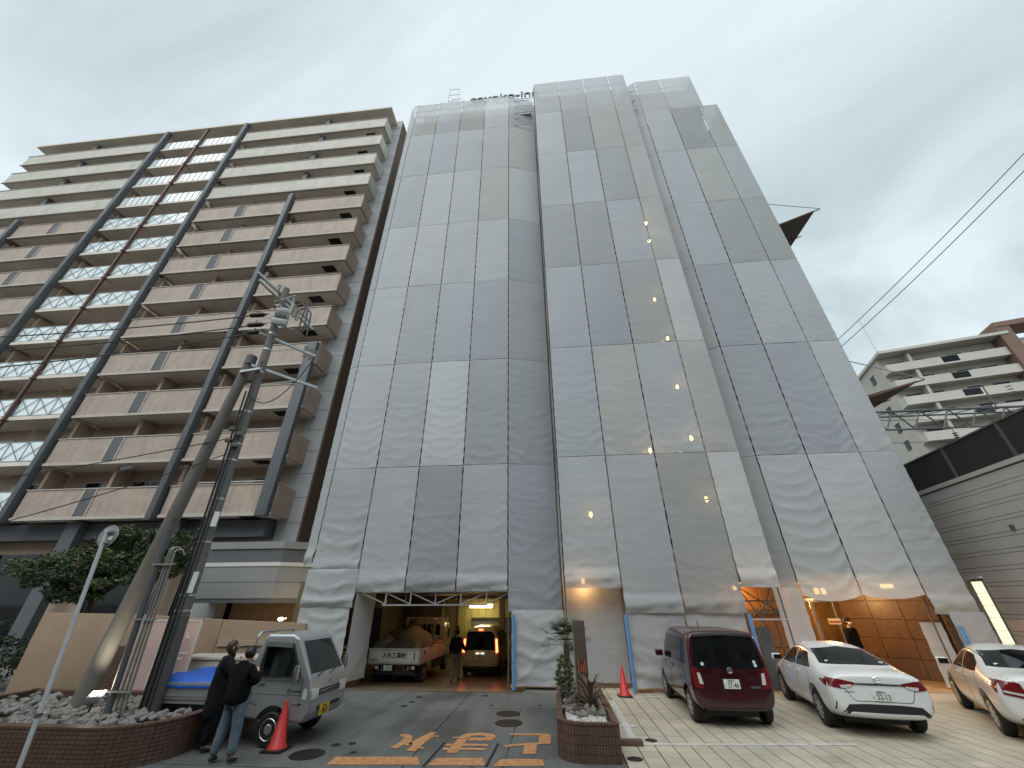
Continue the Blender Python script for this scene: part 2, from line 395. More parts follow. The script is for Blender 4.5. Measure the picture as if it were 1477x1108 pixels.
emit_mat('brake_red', (1.0, 0.10, 0.03), 9.0)
emit_mat('plate_glow', (1.0, 0.93, 0.8), 1.0)
emit_mat('bulb_warm', (1.0, 0.60, 0.20), 26.0)
emit_mat('bulb_white', (1.0, 0.90, 0.72), 26.0)
emit_mat('tube_lamp', (1.0, 0.86, 0.42), 16.0)
emit_mat('down_light', (1.0, 0.80, 0.5), 7.0)
emit_mat('lit_strip', (1.0, 0.90, 0.62), 0.95)
emit_mat('lantern', (1.0, 0.66, 0.24), 7.0)
mat('skin', (0.50, 0.31, 0.22), 0.55, 0, 0.08, 6)
mat('hair_black', (0.012, 0.010, 0.009), 0.5, 0, 0.3, 20)
mat('hair_brown', (0.055, 0.026, 0.014), 0.5, 0, 0.35, 20)
mat('cloth_black', (0.010, 0.010, 0.012), 0.95, 0, 0.3, 8, 0.5, 30, spec=0.1)
mat('cloth_charcoal', (0.015, 0.015, 0.016), 0.95, 0, 0.3, 8, 0.5, 30, spec=0.1)
mat('denim', (0.10, 0.135, 0.17), 0.85, 0, 0.35, 6, 0.3, 60)
mat('khaki', (0.17, 0.125, 0.075), 0.85, 0, 0.2, 6)
mat('shoe', (0.02, 0.02, 0.022), 0.6)
mat('seat_cloth', (0.09, 0.09, 0.10), 0.85)
mat('sack_tan', (0.32, 0.23, 0.135), 0.8, 0, 0.25, 3, 0.4, 12)
mat('sack_dark', (0.10, 0.085, 0.065), 0.8, 0, 0.35, 3, 0.4, 12)
mat('sack_grey', (0.20, 0.18, 0.15), 0.8, 0, 0.3, 3, 0.4, 12)

# ---------------------------------------------------------------- object helpers
MW = {}                                      # object name -> world matrix its children live in
def link(o, parent=None):
    COL.objects.link(o)
    if parent is not None:
        o.parent = parent
        MW[o.name] = MW[parent.name]
    else:
        MW[o.name] = Matrix.Identity(4)
    return o
def tag(o, label=None, cat=None, group=None, kind=None):
    if label: o['label'] = label
    if cat: o['category'] = cat
    if group: o['group'] = group
    if kind: o['kind'] = kind
    return o
def thing(name, label, cat, loc=(0, 0, 0), rotz=0.0, group=None):
    o = bpy.data.objects.new(name, None)
    o.empty_display_size = 0.3
    COL.objects.link(o)
    o.location = loc; o.rotation_euler = (0, 0, rotz)
    MW[o.name] = Matrix.Translation(loc) @ Matrix.Rotation(rotz, 4, 'Z')
    return tag(o, label, cat, group)
def link_mesh(name, me, mt, parent=None, world=False, smooth=False):
    """world=True: vertices are given in world space and moved into the parent's own frame"""
    if world and parent is not None:
        me.transform(MW[parent.name].inverted())
    if mt is not None:
        me.materials.clear(); me.materials.append(MATS[mt])
    if smooth:
        for p in me.polygons: p.use_smooth = True
    return link(bpy.data.objects.new(name, me), parent)

class MB:
    def __init__(s): s.v, s.f = [], []
    def add(s, vs, fs):
        b = len(s.v); s.v += [tuple(v) for v in vs]; s.f += [tuple(b + i for i in f) for f in fs]; return s
    def box(s, x0, x1, y0, y1, z0, z1):
        return s.add([(x0, y0, z0), (x1, y0, z0), (x1, y1, z0), (x0, y1, z0), (x0, y0, z1), (x1, y0, z1), (x1, y1, z1), (x0, y1, z1)],
                     [(0, 3, 2, 1), (4, 5, 6, 7), (0, 1, 5, 4), (1, 2, 6, 5), (2, 3, 7, 6), (3, 0, 4, 7)])
    def cbox(s, c, d, rz=0.0, rx=0.0, ry=0.0):
        m = Matrix.Translation(c) @ Matrix.Rotation(rz, 4, 'Z') @ Matrix.Rotation(rx, 4, 'X') @ Matrix.Rotation(ry, 4, 'Y')
        t = MB().box(-d[0] / 2, d[0] / 2, -d[1] / 2, d[1] / 2, -d[2] / 2, d[2] / 2)
        return s.add([m @ Vector(v) for v in t.v], t.f)
    def tube(s, pts, r, n=8, r2=None, cap=True):
        pts = [Vector(p) for p in pts]; k = len(pts); vs, fs = [], []
        up = None
        for i, p in enumerate(pts):
            t = (pts[min(i + 1, k - 1)] - pts[max(i - 1, 0)]).normalized()
            if up is None:
                up = Vector((0, 0, 1)) if abs(t.z) < 0.95 else Vector((1, 0, 0))
            a = t.cross(up).normalized(); b = a.cross(t).normalized(); up = b
            rr = r if r2 is None else r + (r2 - r) * i / (k - 1)
            for j in range(n):
                q = 2 * math.pi * j / n
                vs.append(p + a * rr * math.cos(q) + b * rr * math.sin(q))
        for i in range(k - 1):
            for j in range(n):
                fs.append((i * n + j, i * n + (j + 1) % n, (i + 1) * n + (j + 1) % n, (i + 1) * n + j))
        if cap:
            fs.append(tuple(range(n))[::-1]); fs.append(tuple((k - 1) * n + j for j in range(n)))
        return s.add(vs, fs)
    def bar(s, a, b, w, h=None):
        """square bar from a to b"""
        a, b = Vector(a), Vector(b); h = h or w
        t = (b - a).normalized(); up = Vector((0, 0, 1)) if abs(t.z) < 0.95 else Vector((0, 1, 0))
        x = t.cross(up).normalized() * w / 2; y = x.normalized().cross(t).normalized() * h / 2
        vs = [a - x - y, a + x - y, a + x + y, a - x + y, b - x - y, b + x - y, b + x + y, b - x + y]
        return s.add(vs, [(0, 1, 2, 3), (7, 6, 5, 4), (0, 4, 5, 1), (1, 5, 6, 2), (2, 6, 7, 3), (3, 7, 4, 0)])
    def lathe(s, prof, c=(0, 0, 0), n=20, axis='Z'):
        vs, fs = [], []
        for (r, h) in prof:
            for j in range(n):
                q = 2 * math.pi * j / n
                v = (r * math.cos(q), r * math.sin(q), h)
                if axis == 'X': v = (h, r * math.cos(q), r * math.sin(q))
                if axis == 'Y': v = (r * math.cos(q), h, r * math.sin(q))
                vs.append(Vector(v) + Vector(c))
        for i in range(len(prof) - 1):
            for j in range(n):
                fs.append((i * n + j, i * n + (j + 1) % n, (i + 1) * n + (j + 1) % n, (i + 1) * n + j))
        fs.append(tuple(range(n))[::-1]); fs.append(tuple((len(prof) - 1) * n + j for j in range(n)))
        return s.add(vs, fs)
    def prism(s, poly, z0, z1):
        n = len(poly)
        return s.add([(x, y, z0) for x, y in poly] + [(x, y, z1) for x, y in poly],
                     [tuple(range(n))[::-1], tuple(range(n, 2 * n))] + [(i, (i + 1) % n, n + (i + 1) % n, n + i) for i in range(n)])
    def quad(s, a, b, c, d): return s.add([a, b, c, d], [(0, 1, 2, 3)])
    def mesh(s, name):
        me = bpy.data.meshes.new(name); me.from_pydata(s.v, [], s.f); me.update(); return me
    def build(s, name, mt, parent=None, world=False, smooth=False, bevel=0.0, seg=2, sharp=40):
        me = s.mesh(name)
        bm = bmesh.new(); bm.from_mesh(me)
        bmesh.ops.recalc_face_normals(bm, faces=bm.faces)
        if bevel:
            es = [e for e in bm.edges if len(e.link_faces) == 2 and e.calc_face_angle(0) > R(25)]
            bmesh.ops.bevel(bm, geom=es, offset=bevel, segments=seg, affect='EDGES', profile=0.6)
        bm.to_mesh(me); bm.free()
        if smooth or bevel:
            for p in me.polygons: p.use_smooth = True
            me.set_sharp_from_angle(angle=R(sharp))
        return link_mesh(name, me, mt, parent, world)

def evaluated(o):
    dg = bpy.context.evaluated_depsgraph_get(); dg.update()
    return bpy.data.meshes.new_from_object(o.evaluated_get(dg))
def temp_obj(me):
    o = bpy.data.objects.new('temp', me); COL.objects.link(o); return o
def drop(o): bpy.data.objects.remove(o, do_unlink=True)

def text_mesh(s, size, extrude=0.004, bold=0.0, sx=1.0):
    """lettering standing in the local XZ plane, centred, read from -Y"""
    cu = bpy.data.curves.new('lettering', 'FONT'); cu.body = s; cu.size = size
    cu.extrude = extrude; cu.offset = bold; cu.align_x = 'CENTER'; cu.align_y = 'CENTER'; cu.resolution_u = 3
    o = temp_obj(cu); me = evaluated(o); drop(o)
    me.transform(Matrix.Rotation(math.pi / 2, 4, 'X') @ Matrix.Scale(sx, 4, (1, 0, 0)))
    return me

def skin_mesh(verts, edges, radii, sub=2):
    me = bpy.data.meshes.new('skin'); me.from_pydata(verts, edges, []); me.update()
    o = temp_obj(me)
    md = o.modifiers.new('skin', 'SKIN'); md.use_smooth_shade = True
    sk = me.skin_vertices[0].data
    for i, r in enumerate(radii):
        rr = r if isinstance(r, tuple) else (r, r)
        sk[i].radius = rr; sk[i].use_root = (i == 0)
    s = o.modifiers.new('sub', 'SUBSURF'); s.levels = sub; s.render_levels = sub
    out = evaluated(o); drop(o)
    for p in out.polygons: p.use_smooth = True
    return out
rnd = random.Random(11)
# ================================================================ ground
GX0, GX1, GY0, GY1 = -9.2, -1.05, 14.35, 26.6          # the sunken garage: a hole in the ground sheet
g = MB(); B = 700
for (x0, x1, y0, y1) in ((-B, B, -B, GY0), (-B, GX0, GY0, GY1), (GX1, B, GY0, GY1), (-B, B, GY1, B)):
    g.quad((x0, y0, -0.02), (x1, y0, -0.02), (x1, y1, -0.02), (x0, y1, -0.02))
tag(g.build('ground', 'town_ground'), kind='structure')
tag(MB().box(-200, 200, -2.0, 7.905, -0.3, -0.012).build('road', 'asphalt'), kind='structure')
ROAD_Y = 8.16
m = MB()                                               # concrete forecourt, three slabs with open joints
jx = [G(690, 1050).x, G(622, 1060).x]
ya, yb = ROAD_Y, 14.34
for (x0, x1, y0, y1) in ((-14.5, -2.62, ya, yb), (-2.60, -0.98, ya, 12.4), (-0.96, 1.02, ya, 12.4), (-2.60, 1.02, 12.42, yb)):
    m.box(x0, x1, y0, y1, -0.10, 0.004)
drive = tag(m.build('driveway', 'drive_concrete'), kind='structure')
m = MB(); m.box(-60, 60, ROAD_Y - 0.25, ROAD_Y - 0.02, -0.12, 0.0)
tag(m.build('gutter', 'drive_concrete'), kind='structure')
tag(MB().box(-60, 60, ROAD_Y - 0.02, ROAD_Y - 0.002, -0.05, -0.012).build('gutter_joint', 'dark_gap'), kind='structure')

# drain slots between the stop line blocks
def ground_strip(pts, w, z):
    """flat ribbon along ground points"""
    vs, fs = [], []
    pts = [Vector((p[0], p[1], 0)) for p in pts]
    for i, p in enumerate(pts):
        t = (pts[min(i + 1, len(pts) - 1)] - pts[max(i - 1, 0)]).normalized()
        nrm = Vector((-t.y, t.x, 0)) * w / 2
        vs += [(p.x - nrm.x, p.y - nrm.y, z), (p.x + nrm.x, p.y + nrm.y, z)]
    for i in range(len(pts) - 1):
        fs.append((2 * i, 2 * i + 1, 2 * i + 3, 2 * i + 2))
    return vs, fs
for (a, b) in (((610, 1107), (642, 1071)), ((701, 1107), (719, 1073))):
    m = MB(); m.add(*ground_strip([G(*a), G(*b)], 0.045, 0.009))
    o = m.build('slot_drain', 'dark_gap', drive)
# orange stop line (three blocks) and the painted word, traced on the ground: it reads from the building side
for (x0, x1, y0, y1, lb) in ((470, 606, 1092.5, 1104, 'longest orange stop line block, on the driveway side towards the pickup'), (616, 700, 1094, 1105, 'orange stop line block lying between the two slot drains'), (709, 786, 1096, 1106, 'orange stop line block ending beside the tiled planter')):
    q = [G(x0, y1), G(x1, y1), G(x1 - 4, y0), G(x0 + 14, y0)]
    m = MB(); m.add([(p.x, p.y, 0.009) for p in q], [(0, 1, 2, 3)])
    tag(m.build('stop_line_block', 'orange_paint'), lb, 'road marking', 'orange stop line blocks')
def glyph(label, strokes):
    t = thing('painted_character', label, 'road marking', (0, 0, 0))
    k = 0
    for w, pts in strokes:
        P = [G(540 + x / 5.275, 1030 + y / 5.275) for x, y in pts]
        for _ in range(2 if len(P) > 3 else 0):           # round the brush turns
            Q = [P[0]]
            for a_, b_ in zip(P[:-1], P[1:]): Q += [a_.lerp(b_, .25), a_.lerp(b_, .75)]
            P = Q + [P[-1]]
        vs, fs = ground_strip(P, w * 1.22, 0.0092 + 0.0012 * k)
        m = MB(); m.add(vs, fs); m.build('stroke', 'orange_paint', t); k += 1
glyph('orange painted hiragana re on the driveway beside the slot drain',
      [(0.13, [(200, 170), (240, 165), (262, 175), (250, 195), (200, 235), (140, 262)]),
       (0.12, [(262, 178), (250, 220), (262, 248), (330, 205), (430, 158), (455, 142)]),
       (0.15, [(418, 175), (370, 205), (330, 240), (275, 288)]), (0.06, [(440, 172), (488, 176)]), (0.06, [(310, 262), (378, 266)])])
glyph('orange painted hiragana ma on the driveway between the slot drains',
      [(0.16, [(585, 300), (640, 235), (690, 170), (740, 158), (830, 156), (890, 165), (880, 190), (840, 196), (720, 194)]),
       (0.10, [(545, 240), (700, 238), (865, 242)]), (0.10, [(520, 270), (690, 272), (850, 274)]), (0.08, [(595, 186), (640, 186), (690, 186)])])
glyph('orange painted hiragana to on the driveway next to the tiled planter',
      [(0.10, [(1030, 158), (1150, 160), (1325, 158)]), (0.19, [(1300, 160), (1297, 195), (1293, 232)]),
       (0.10, [(1322, 226), (1200, 232), (1080, 240), (990, 252)]), (0.19, [(1190, 238), (1185, 275), (1178, 312)])])
# iron covers
def cover(px, py, rx, label, group=None):
    c = G(px, py); m = MB()
    m.lathe([(rx, 0.004), (rx, 0.010), (rx - 0.02, 0.013)], (c.x, c.y, 0), 28)
    o = m.build('manhole_cover', 'iron_cover'); tag(o, label, 'manhole cover', group)
    return o
cover(733, 1030, 0.29, 'round iron manhole cover on the driveway, the one nearer the garage')
cover(734, 1043.5, 0.31, 'round iron manhole cover on the driveway, the one nearer the painted word')
cover(443, 1089, 0.30, 'round iron manhole cover in front of the red cone')
for (px, py, r) in ((485, 1075, 0.09), (508, 1073, 0.075), (510, 1086, 0.055)):
    cover(px, py, r, 'small round iron cap in the driveway beside the silver truck', 'small iron caps by the silver truck')
for (px, py, r) in ((604, 1006, 0.085), (594, 1013, 0.085), (583, 1019, 0.085), (700, 1004, 0.085), (779, 1018, 0.055), (709, 1018, 0.05)):
    cover(px, py, r, 'small iron cap in the driveway just outside the garage', 'small iron caps outside the garage')
cover(939, 1069, .13, 'small dark iron cap inside the corner of the white bay lines', 'iron caps in the tiled parking')
cover(916, 1096, .14, 'small dark iron cap on the tiles on the street side of the kerb stub', 'iron caps in the tiled parking')

# ---------------------------------------------------------------- tiled parking: nearest tiles one by one, the rest as one part
TX0, TX1, TY0, TY1 = 1.06, 15.6, 8.16, 17.4
bed = tag(MB().box(TX0, TX1, TY0, TY1, -0.10, 0.001).build('parking_pavement', 'tile_grout'), kind='structure')
TW, TD = 0.33, 0.315
tile_me = MB().box(-TW / 2 + 0.010, TW / 2 - 0.010, -TD / 2 + 0.004, TD / 2 - 0.004, 0, 0.011).mesh('tile')
tile_me.materials.append(MATS['paving_tile'])
tr = random.Random(5)
cells = []
nx, ny = int((TX1 - TX0) / TW), int((TY1 - TY0) / TD)
for j in range(ny):
    for i in range(nx):
        cells.append((TX0 + (i + .5) * TW, TY0 + (j + .5) * TD))
near = sorted([c for c in cells if c[0] < 0.98 * c[1] + 0.3], key=lambda c: c[1] * 1.0 + 0.02 * c[0])[:300]
nset = set(near)
for (x, y) in near:
    o = bpy.data.objects.new('paving_tile', tile_me); link(o, bed)
    o.location = (x, y, tr.uniform(-0.001, 0.0012)); o.rotation_euler = (tr.uniform(-.003, .003), tr.uniform(-.003, .003), 0)
    k = tr.uniform(0.92, 1.07); o.color = (0.51 * k, 0.465 * k * tr.uniform(.985, 1.015), 0.37 * k * tr.uniform(.96, 1.03), 1)
m = MB()
for (x, y) in cells:
    if (x, y) in nset: continue
    dz = tr.uniform(-0.001, 0.001)
    m.box(x - TW / 2 + .010, x + TW / 2 - .010, y - TD / 2 + .004, y + TD / 2 - .004, 0.002, 0.011 + dz)
tag(m.build('far_paving_tiles', 'paving_tile_plain', bed), kind='stuff')
# white bay lines lie on the tiles
def line(name, pts, w, label, z=0.0165):
    m = MB(); m.add(*ground_strip(pts, w, z)); return tag(m.build(name, 'white_line'), label, 'road marking')
line('bay_line', [G(880, 1008), G(900, 1042), G(918, 1076)], 0.13, 'white painted bay line running along the tiled planter')
line('bay_line', [G(918, 1075), G(1060, 1075.5), G(1165, 1075.5)], 0.10, 'long white bay line across the tiles behind the maroon car')
line('bay_line', [G(1171, 1075.5), G(1235, 1075)], 0.10, 'short worn white line end on the tiles behind the white sedan')
line('bay_line', [G(880, 1009), G(960, 1005), G(1010, 1003)], 0.10, 'white bay line on the tiles in front of the maroon car')
line('bay_line', [G(888, 1048), G(916, 1049)], 0.16, 'short white stripe joining the planter and the bay line', 0.018)
# kerb stub at the planter foot
tag(MB().cbox((G(908, 1076).x, G(908, 1076).y, 0.05), (0.5, 0.16, 0.085), 0.02).build('wheel_stop', 'planter_brown', bevel=0.012), 'low brown tiled kerb stub at the foot of the planter', 'kerb')

# ================================================================ hotel behind the sheets
hotel = thing('hotel_building', 'tall hotel wrapped in scaffold sheets, with lit garage and lobby', 'building', (2, 17, 0))
m = MB()
m.box(-8.95, 12.6, 16.6, 31, 3.05, 38.3)
m.box(0.6, 6.8, 15.75, 16.6, 3.05, 37.6)
m.build('wall', 'hotel_wall', hotel, True)
# windows behind the sheets, one per room
win = MB().box(-0.55, 0.55, -0.02, 0.02, -0.7, 0.7).mesh('window'); win.materials.append(MATS['dark_glass'])
for f in range(11):
    z = 4.9 + f * 2.92
    for x in (-7.9, -5.9, -3.9, -1.9, 1.7, 3.9, 5.8, 8.4, 10.3, 11.8):
        o = bpy.data.objects.new('window', win); link(o, hotel)
        o.location = (x - 2, (15.73 if 0.6 < x < 6.8 else 16.58) - 17, z)
# garage
m = MB()
FL = [(14.35, 0.0), (17.0, -0.27), (20.0, -0.46), (26.6, -0.5)]
for (a, b) in zip(FL[:-1], FL[1:]):
    m.quad((GX0, a[0], a[1]), (GX1, a[0], a[1]), (GX1, b[0], b[1]), (GX0, b[0], b[1]))
m.build('garage_floor', 'garage_floor', hotel, True)
MB().box(GX0, GX1, 14.33, 14.37, -0.3, 0.007).build('garage_sill', 'iron_cover', hotel, True)
m = MB(); m.box(GX0 - .2, GX0, 15.35, 26.8, -0.6, 3.04); m.build('garage_side_wall', 'garage_wall', hotel, True)
m = MB(); m.box(GX1, GX1 + .2, 15.35, 26.8, -0.6, 3.04); m.build('garage_side_wall', 'garage_wall', hotel, True)
MB().box(GX0, GX1, 26.6, 26.8, -0.6, 3.04).build('garage_back_wall', 'garage_wall', hotel, True)
MB().box(GX0, GX1, 15.35, 26.6, 2.86, 3.04).build('garage_ceiling', 'garage_ceiling', hotel, True)
for i in range(11):                                      # ribbed panel of the lit back wall
    x = GX0 + 3.4 + i * 0.42
    MB().box(x, x + 0.40, 26.50, 26.6, -0.5, 2.84).build('wall_panel', 'garage_panel', hotel, True)
for (x, w) in ((-6.9, .35), (-3.2, .3)):
    MB().box(x, x + w, 25.6, 26.0, -0.5, 2.85).build('garage_pillar', 'garage_wall', hotel, True)
MB().box(-4.9, -2.3, 26.42, 26.48, 0.75, 1.45).build('notice_panel', 'plastic_grey', hotel, True)
MB().box(-4.95, -2.25, 26.30, 26.36, 1.46, 1.54).build('cable_tray', 'iron_cover', hotel, True)
for z, y in ((2.55, 22.5), (2.62, 19.0)):                # ceiling pipes
    MB().tube([(GX0 + .1, y, z), (GX1 - .1, y, z)], 0.05, 8).build('ceiling_pipe', 'old_steel', hotel, True, smooth=True)
MB().box(-8.6, -8.0, 20.2, 20.3, 0.2, 2.1).build('notice_panel', 'plastic_grey', hotel, True)

def point_light(name, loc, power, col=(1, 0.66, 0.32), r=0.12, parent=None):
    d = bpy.data.lights.new(name, 'POINT'); d.energy = power; d.color = col; d.shadow_soft_size = r
    o = bpy.data.objects.new(name, d); COL.objects.link(o)
    o.location = loc
    if parent is not None:
        o.parent = parent; o.location = MW[parent.name].inverted() @ Vector(loc)
    return o
t = thing('batten_light', 'bright yellowish fluorescent light on the garage back wall', 'light', (-4.3, 25.5, 2.1))
MB().box(-5.0, -3.6, 25.85, 25.95, 2.16, 2.24).build('housing', 'paper_white', t, True)
MB().tube([(-4.95, 25.8, 2.10), (-3.65, 25.8, 2.10)], 0.05, 10).build('tube', 'tube_lamp', t, True)
MB().tube([(-4.95, 25.68, 2.10), (-3.65, 25.68, 2.10)], 0.05, 10).build('tube', 'tube_lamp', t, True)
point_light('batten_glow', (-4.3, 25.2, 1.95), 25, (1, .82, .45), .3, t)
dl = 0
for (x, y) in ((-5.6, 17.2), (-4.6, 18.4), (-3.2, 17.2), (-2.0, 18.0), (-2.3, 16.4), (-3.7, 20.2), (-1.7, 20.4)):
    t = thing('down_light', 'small round recessed light in the garage ceiling', 'light', (x, y, 2.85), 0, 'garage ceiling lights')
    MB().lathe([(0.085, -0.012), (0.10, 0.0)], (0, 0, 0), 14).build('ring', 'paper_white', t)
    MB().lathe([(0.06, -0.02), (0.07, -0.013)], (0, 0, 0), 14).build('diffuser', 'down_light', t)
    if dl in (1, 3, 5): point_light('down_glow', (x, y, 2.7), 7, (1, .62, .30), .08, t)
    dl += 1

# lobby and side bays of the ground floor
MB().box(-1.0, 5.6, 16.4, 16.6, 0.0, 3.04).build('ground_floor_wall', 'wood_pale', hotel, True)
# timber bay behind the narrow opening
for i in range(3):
    for k, (z0, z1) in enumerate(((0.05, 0.98), (1.0, 1.93), (2.08, 3.0))):
        x = 5.75 + i * 0.72
        MB().box(x, x + .70, 16.32, 16.4, z0, z1).build('timber_panel', 'wood', hotel, True, bevel=.006, seg=1)
MB().box(5.7, 7.95, 16.25, 16.33, 1.94, 2.07).build('rail', 'old_steel', hotel, True)
MB().box(5.6, 8.0, 16.4, 16.6, 0.0, 3.04).build('bay_wall', 'granite_joint', hotel, True)
MB().box(5.2, 13.2, 15.5, 21.0, 2.9, 3.04).build('lobby_ceiling', 'garage_ceiling', hotel, True)
MB().box(7.9, 13.4, 15.2, 21.0, 0.013, 0.03).build('lobby_floor', 'wood_pale', hotel, True)
MB().box(7.9, 8.0, 16.6, 20.9, 0.0, 2.9).build('lobby_side_wall', 'wood', hotel, True)
MB().box(8.0, 14.5, 20.6, 20.8, 0.0, 2.9).build('lobby_back_wall', 'wood', hotel, True)
for i in range(9):
    x = 8.05 + i * 0.63
    for k in range(5):
        MB().box(x, x + .615, 20.53, 20.6, 0.05 + k * .57, 0.05 + k * .57 + .56).build('wall_panel', 'wood', hotel, True)
# glazed lobby doors
for i, x in enumerate((9.35, 10.2)):
    d = MB()
    for (a, b) in ((x, x + .05), (x + .78, x + .83)): d.box(a, b, 18.75, 18.81, 0.03, 2.35)
    d.box(x, x + .83, 18.745, 18.815, 2.30, 2.42)
    d = d.build('lobby_door', 'chrome', hotel, True)
    MB().box(x + .05, x + .78, 18.77, 18.79, 0.05, 2.3).build('pane', 'lobby_glass', d, True)
    MB().tube([(x + (.62 if i == 0 else .16), 18.70, .9), (x + (.62 if i == 0 else .16), 18.70, 1.5)], .018, 8).build('handle', 'chrome', d, True)
MB().box(10.55, 11.0, 18.62, 18.65, 1.55, 1.75).build('door_notice', 'paper_white', hotel, True)
MB().box(10.57, 10.98, 18.612, 18.619, 1.60, 1.66).build('notice_stripe', 'mark_orange', hotel, True)
# stone wall of the lobby: slab by slab
a0, a1 = Vector((11.15, 18.6, 0)), Vector((12.85, 16.45, 0))
MB().add([(a0.x, a0.y, 0), (a1.x, a1.y, 0), (a1.x + .25, a1.y + .2, 0), (a0.x + .25, a0.y + .2, 0), (a0.x, a0.y, 2.89), (a1.x, a1.y, 2.89), (a1.x + .25, a1.y + .2, 2.89), (a0.x + .25, a0.y + .2, 2.89)],
         [(0, 3, 2, 1), (4, 5, 6, 7), (0, 1, 5, 4), (1, 2, 6, 5), (2, 3, 7, 6), (3, 0, 4, 7)]).build('stone_wall', 'granite_joint', hotel, True)
dirn = (a1 - a0).normalized(); ang = math.atan2(dirn.y, dirn.x); L = (a1 - a0).length
for k in range(5):
    nsl = 3
    for i in range(nsl):
        c = a0 + dirn * (L * (i + .5) / nsl)
        off = Vector((dirn.y, -dirn.x, 0)) * 0.02
        MB().cbox((c.x + off.x, c.y + off.y, 0.32 + k * .575), (L / nsl - .012, 0.05, 0.563), ang).build('stone_slab', 'granite', hotel, True, bevel=.004, seg=1)
for k in range(5):
    MB().box(12.9, 13.3, 16.30, 16.4, 0.04 + k * .575, 0.04 + k * .575 + .563).build('stone_slab', 'granite', hotel, True)
# lobby lights
t = thing('lobby_lantern', 'glowing square ceiling light over the brown stone wall', 'light', (11.6, 16.4, 2.72))
MB().box(-.16, .16, -.16, .16, .13, .17).build('base', 'chrome', t)
MB().box(-.13, .13, -.13, .13, 0, .13).build('diffuser', 'lantern', t, bevel=.015)
point_light('lantern_glow', (11.5, 16.35, 2.5), 4, (1, .55, .2), .12, t)
for i, (x, y) in enumerate(((9.35, 16.6), (9.75, 16.9))):
    t = thing('pendant_light', 'glowing cylinder lamp hanging under the lobby ceiling', 'light', (x, y, 2.55), 0, 'lobby pendant lamps')
    MB().tube([(0, 0, .2), (0, 0, .36)], .012, 6).build('stem', 'chrome', t)
    MB().lathe([(0.06, 0.0), (0.075, .02), (0.075, .18), (0.05, .2)], (0, 0, 0), 14).build('shade', 'lantern', t, smooth=True)
    point_light('pendant_glow', (x, y, 2.4), 60, (1, .55, .2), .1, t)
t = thing('wall_lamp', 'small warm lamp deep inside the lobby doors', 'light', (9.3, 19.9, 2.2))
MB().lathe([(0.05, -.1), (.1, -.06), (.1, .06), (.05, .1)], (0, 0, 0), 12).build('globe', 'lantern', t, smooth=True)
point_light('wall_lamp_glow', (9.4, 19.6, 2.2), 170, (1, .58, .22), .2, t)
t = thing('bay_lamp', 'small warm work lamp above the timber panelled bay', 'light', (6.3, 15.9, 2.75))
MB().lathe([(0.04, -.08), (.07, -.03), (.05, .08)], (0, 0, 0), 12).build('bulb', 'lantern', t, smooth=True)
point_light('bay_glow', (6.4, 15.8, 2.6), 34, (1, .52, .18), .1, t)
t = thing('passage_lamp', 'warm work lamp hidden above the inner sheet by the pillar sign', 'light', (1.0, 14.85, 2.95))
MB().lathe([(0.04, -.08), (.07, -.03), (.05, .08)], (0, 0, 0), 12).build('bulb', 'lantern', t, smooth=True)
point_light('passage_glow', (1.0, 14.80, 2.78), 16, (1, .5, .18), .1, t)

# roof sign
sg = thing('roof_sign', 'dark blue lettering sign rising over the sheeted roof edge', 'sign', (-2.2, 17.0, 38.3))
me = text_mesh('toyoko-inn', 1.32, 0.05, 0.012)
me.transform(Matrix.Translation((-2.1, 16.5, 40.15)))
o = link_mesh('lettering', me, 'sign_letter', sg, True)
m = MB()
for x in (-4.6, -2.8, -1.0, 0.6): m.tube([(x, 16.7, 38.3), (x, 16.7, 40.6)], .04, 6)
for z in (39.75, 40.45): m.tube([(-5.2, 16.64, z), (1.0, 16.64, z)], .03, 6)
m.build('sign_frame', 'steel', sg, True)

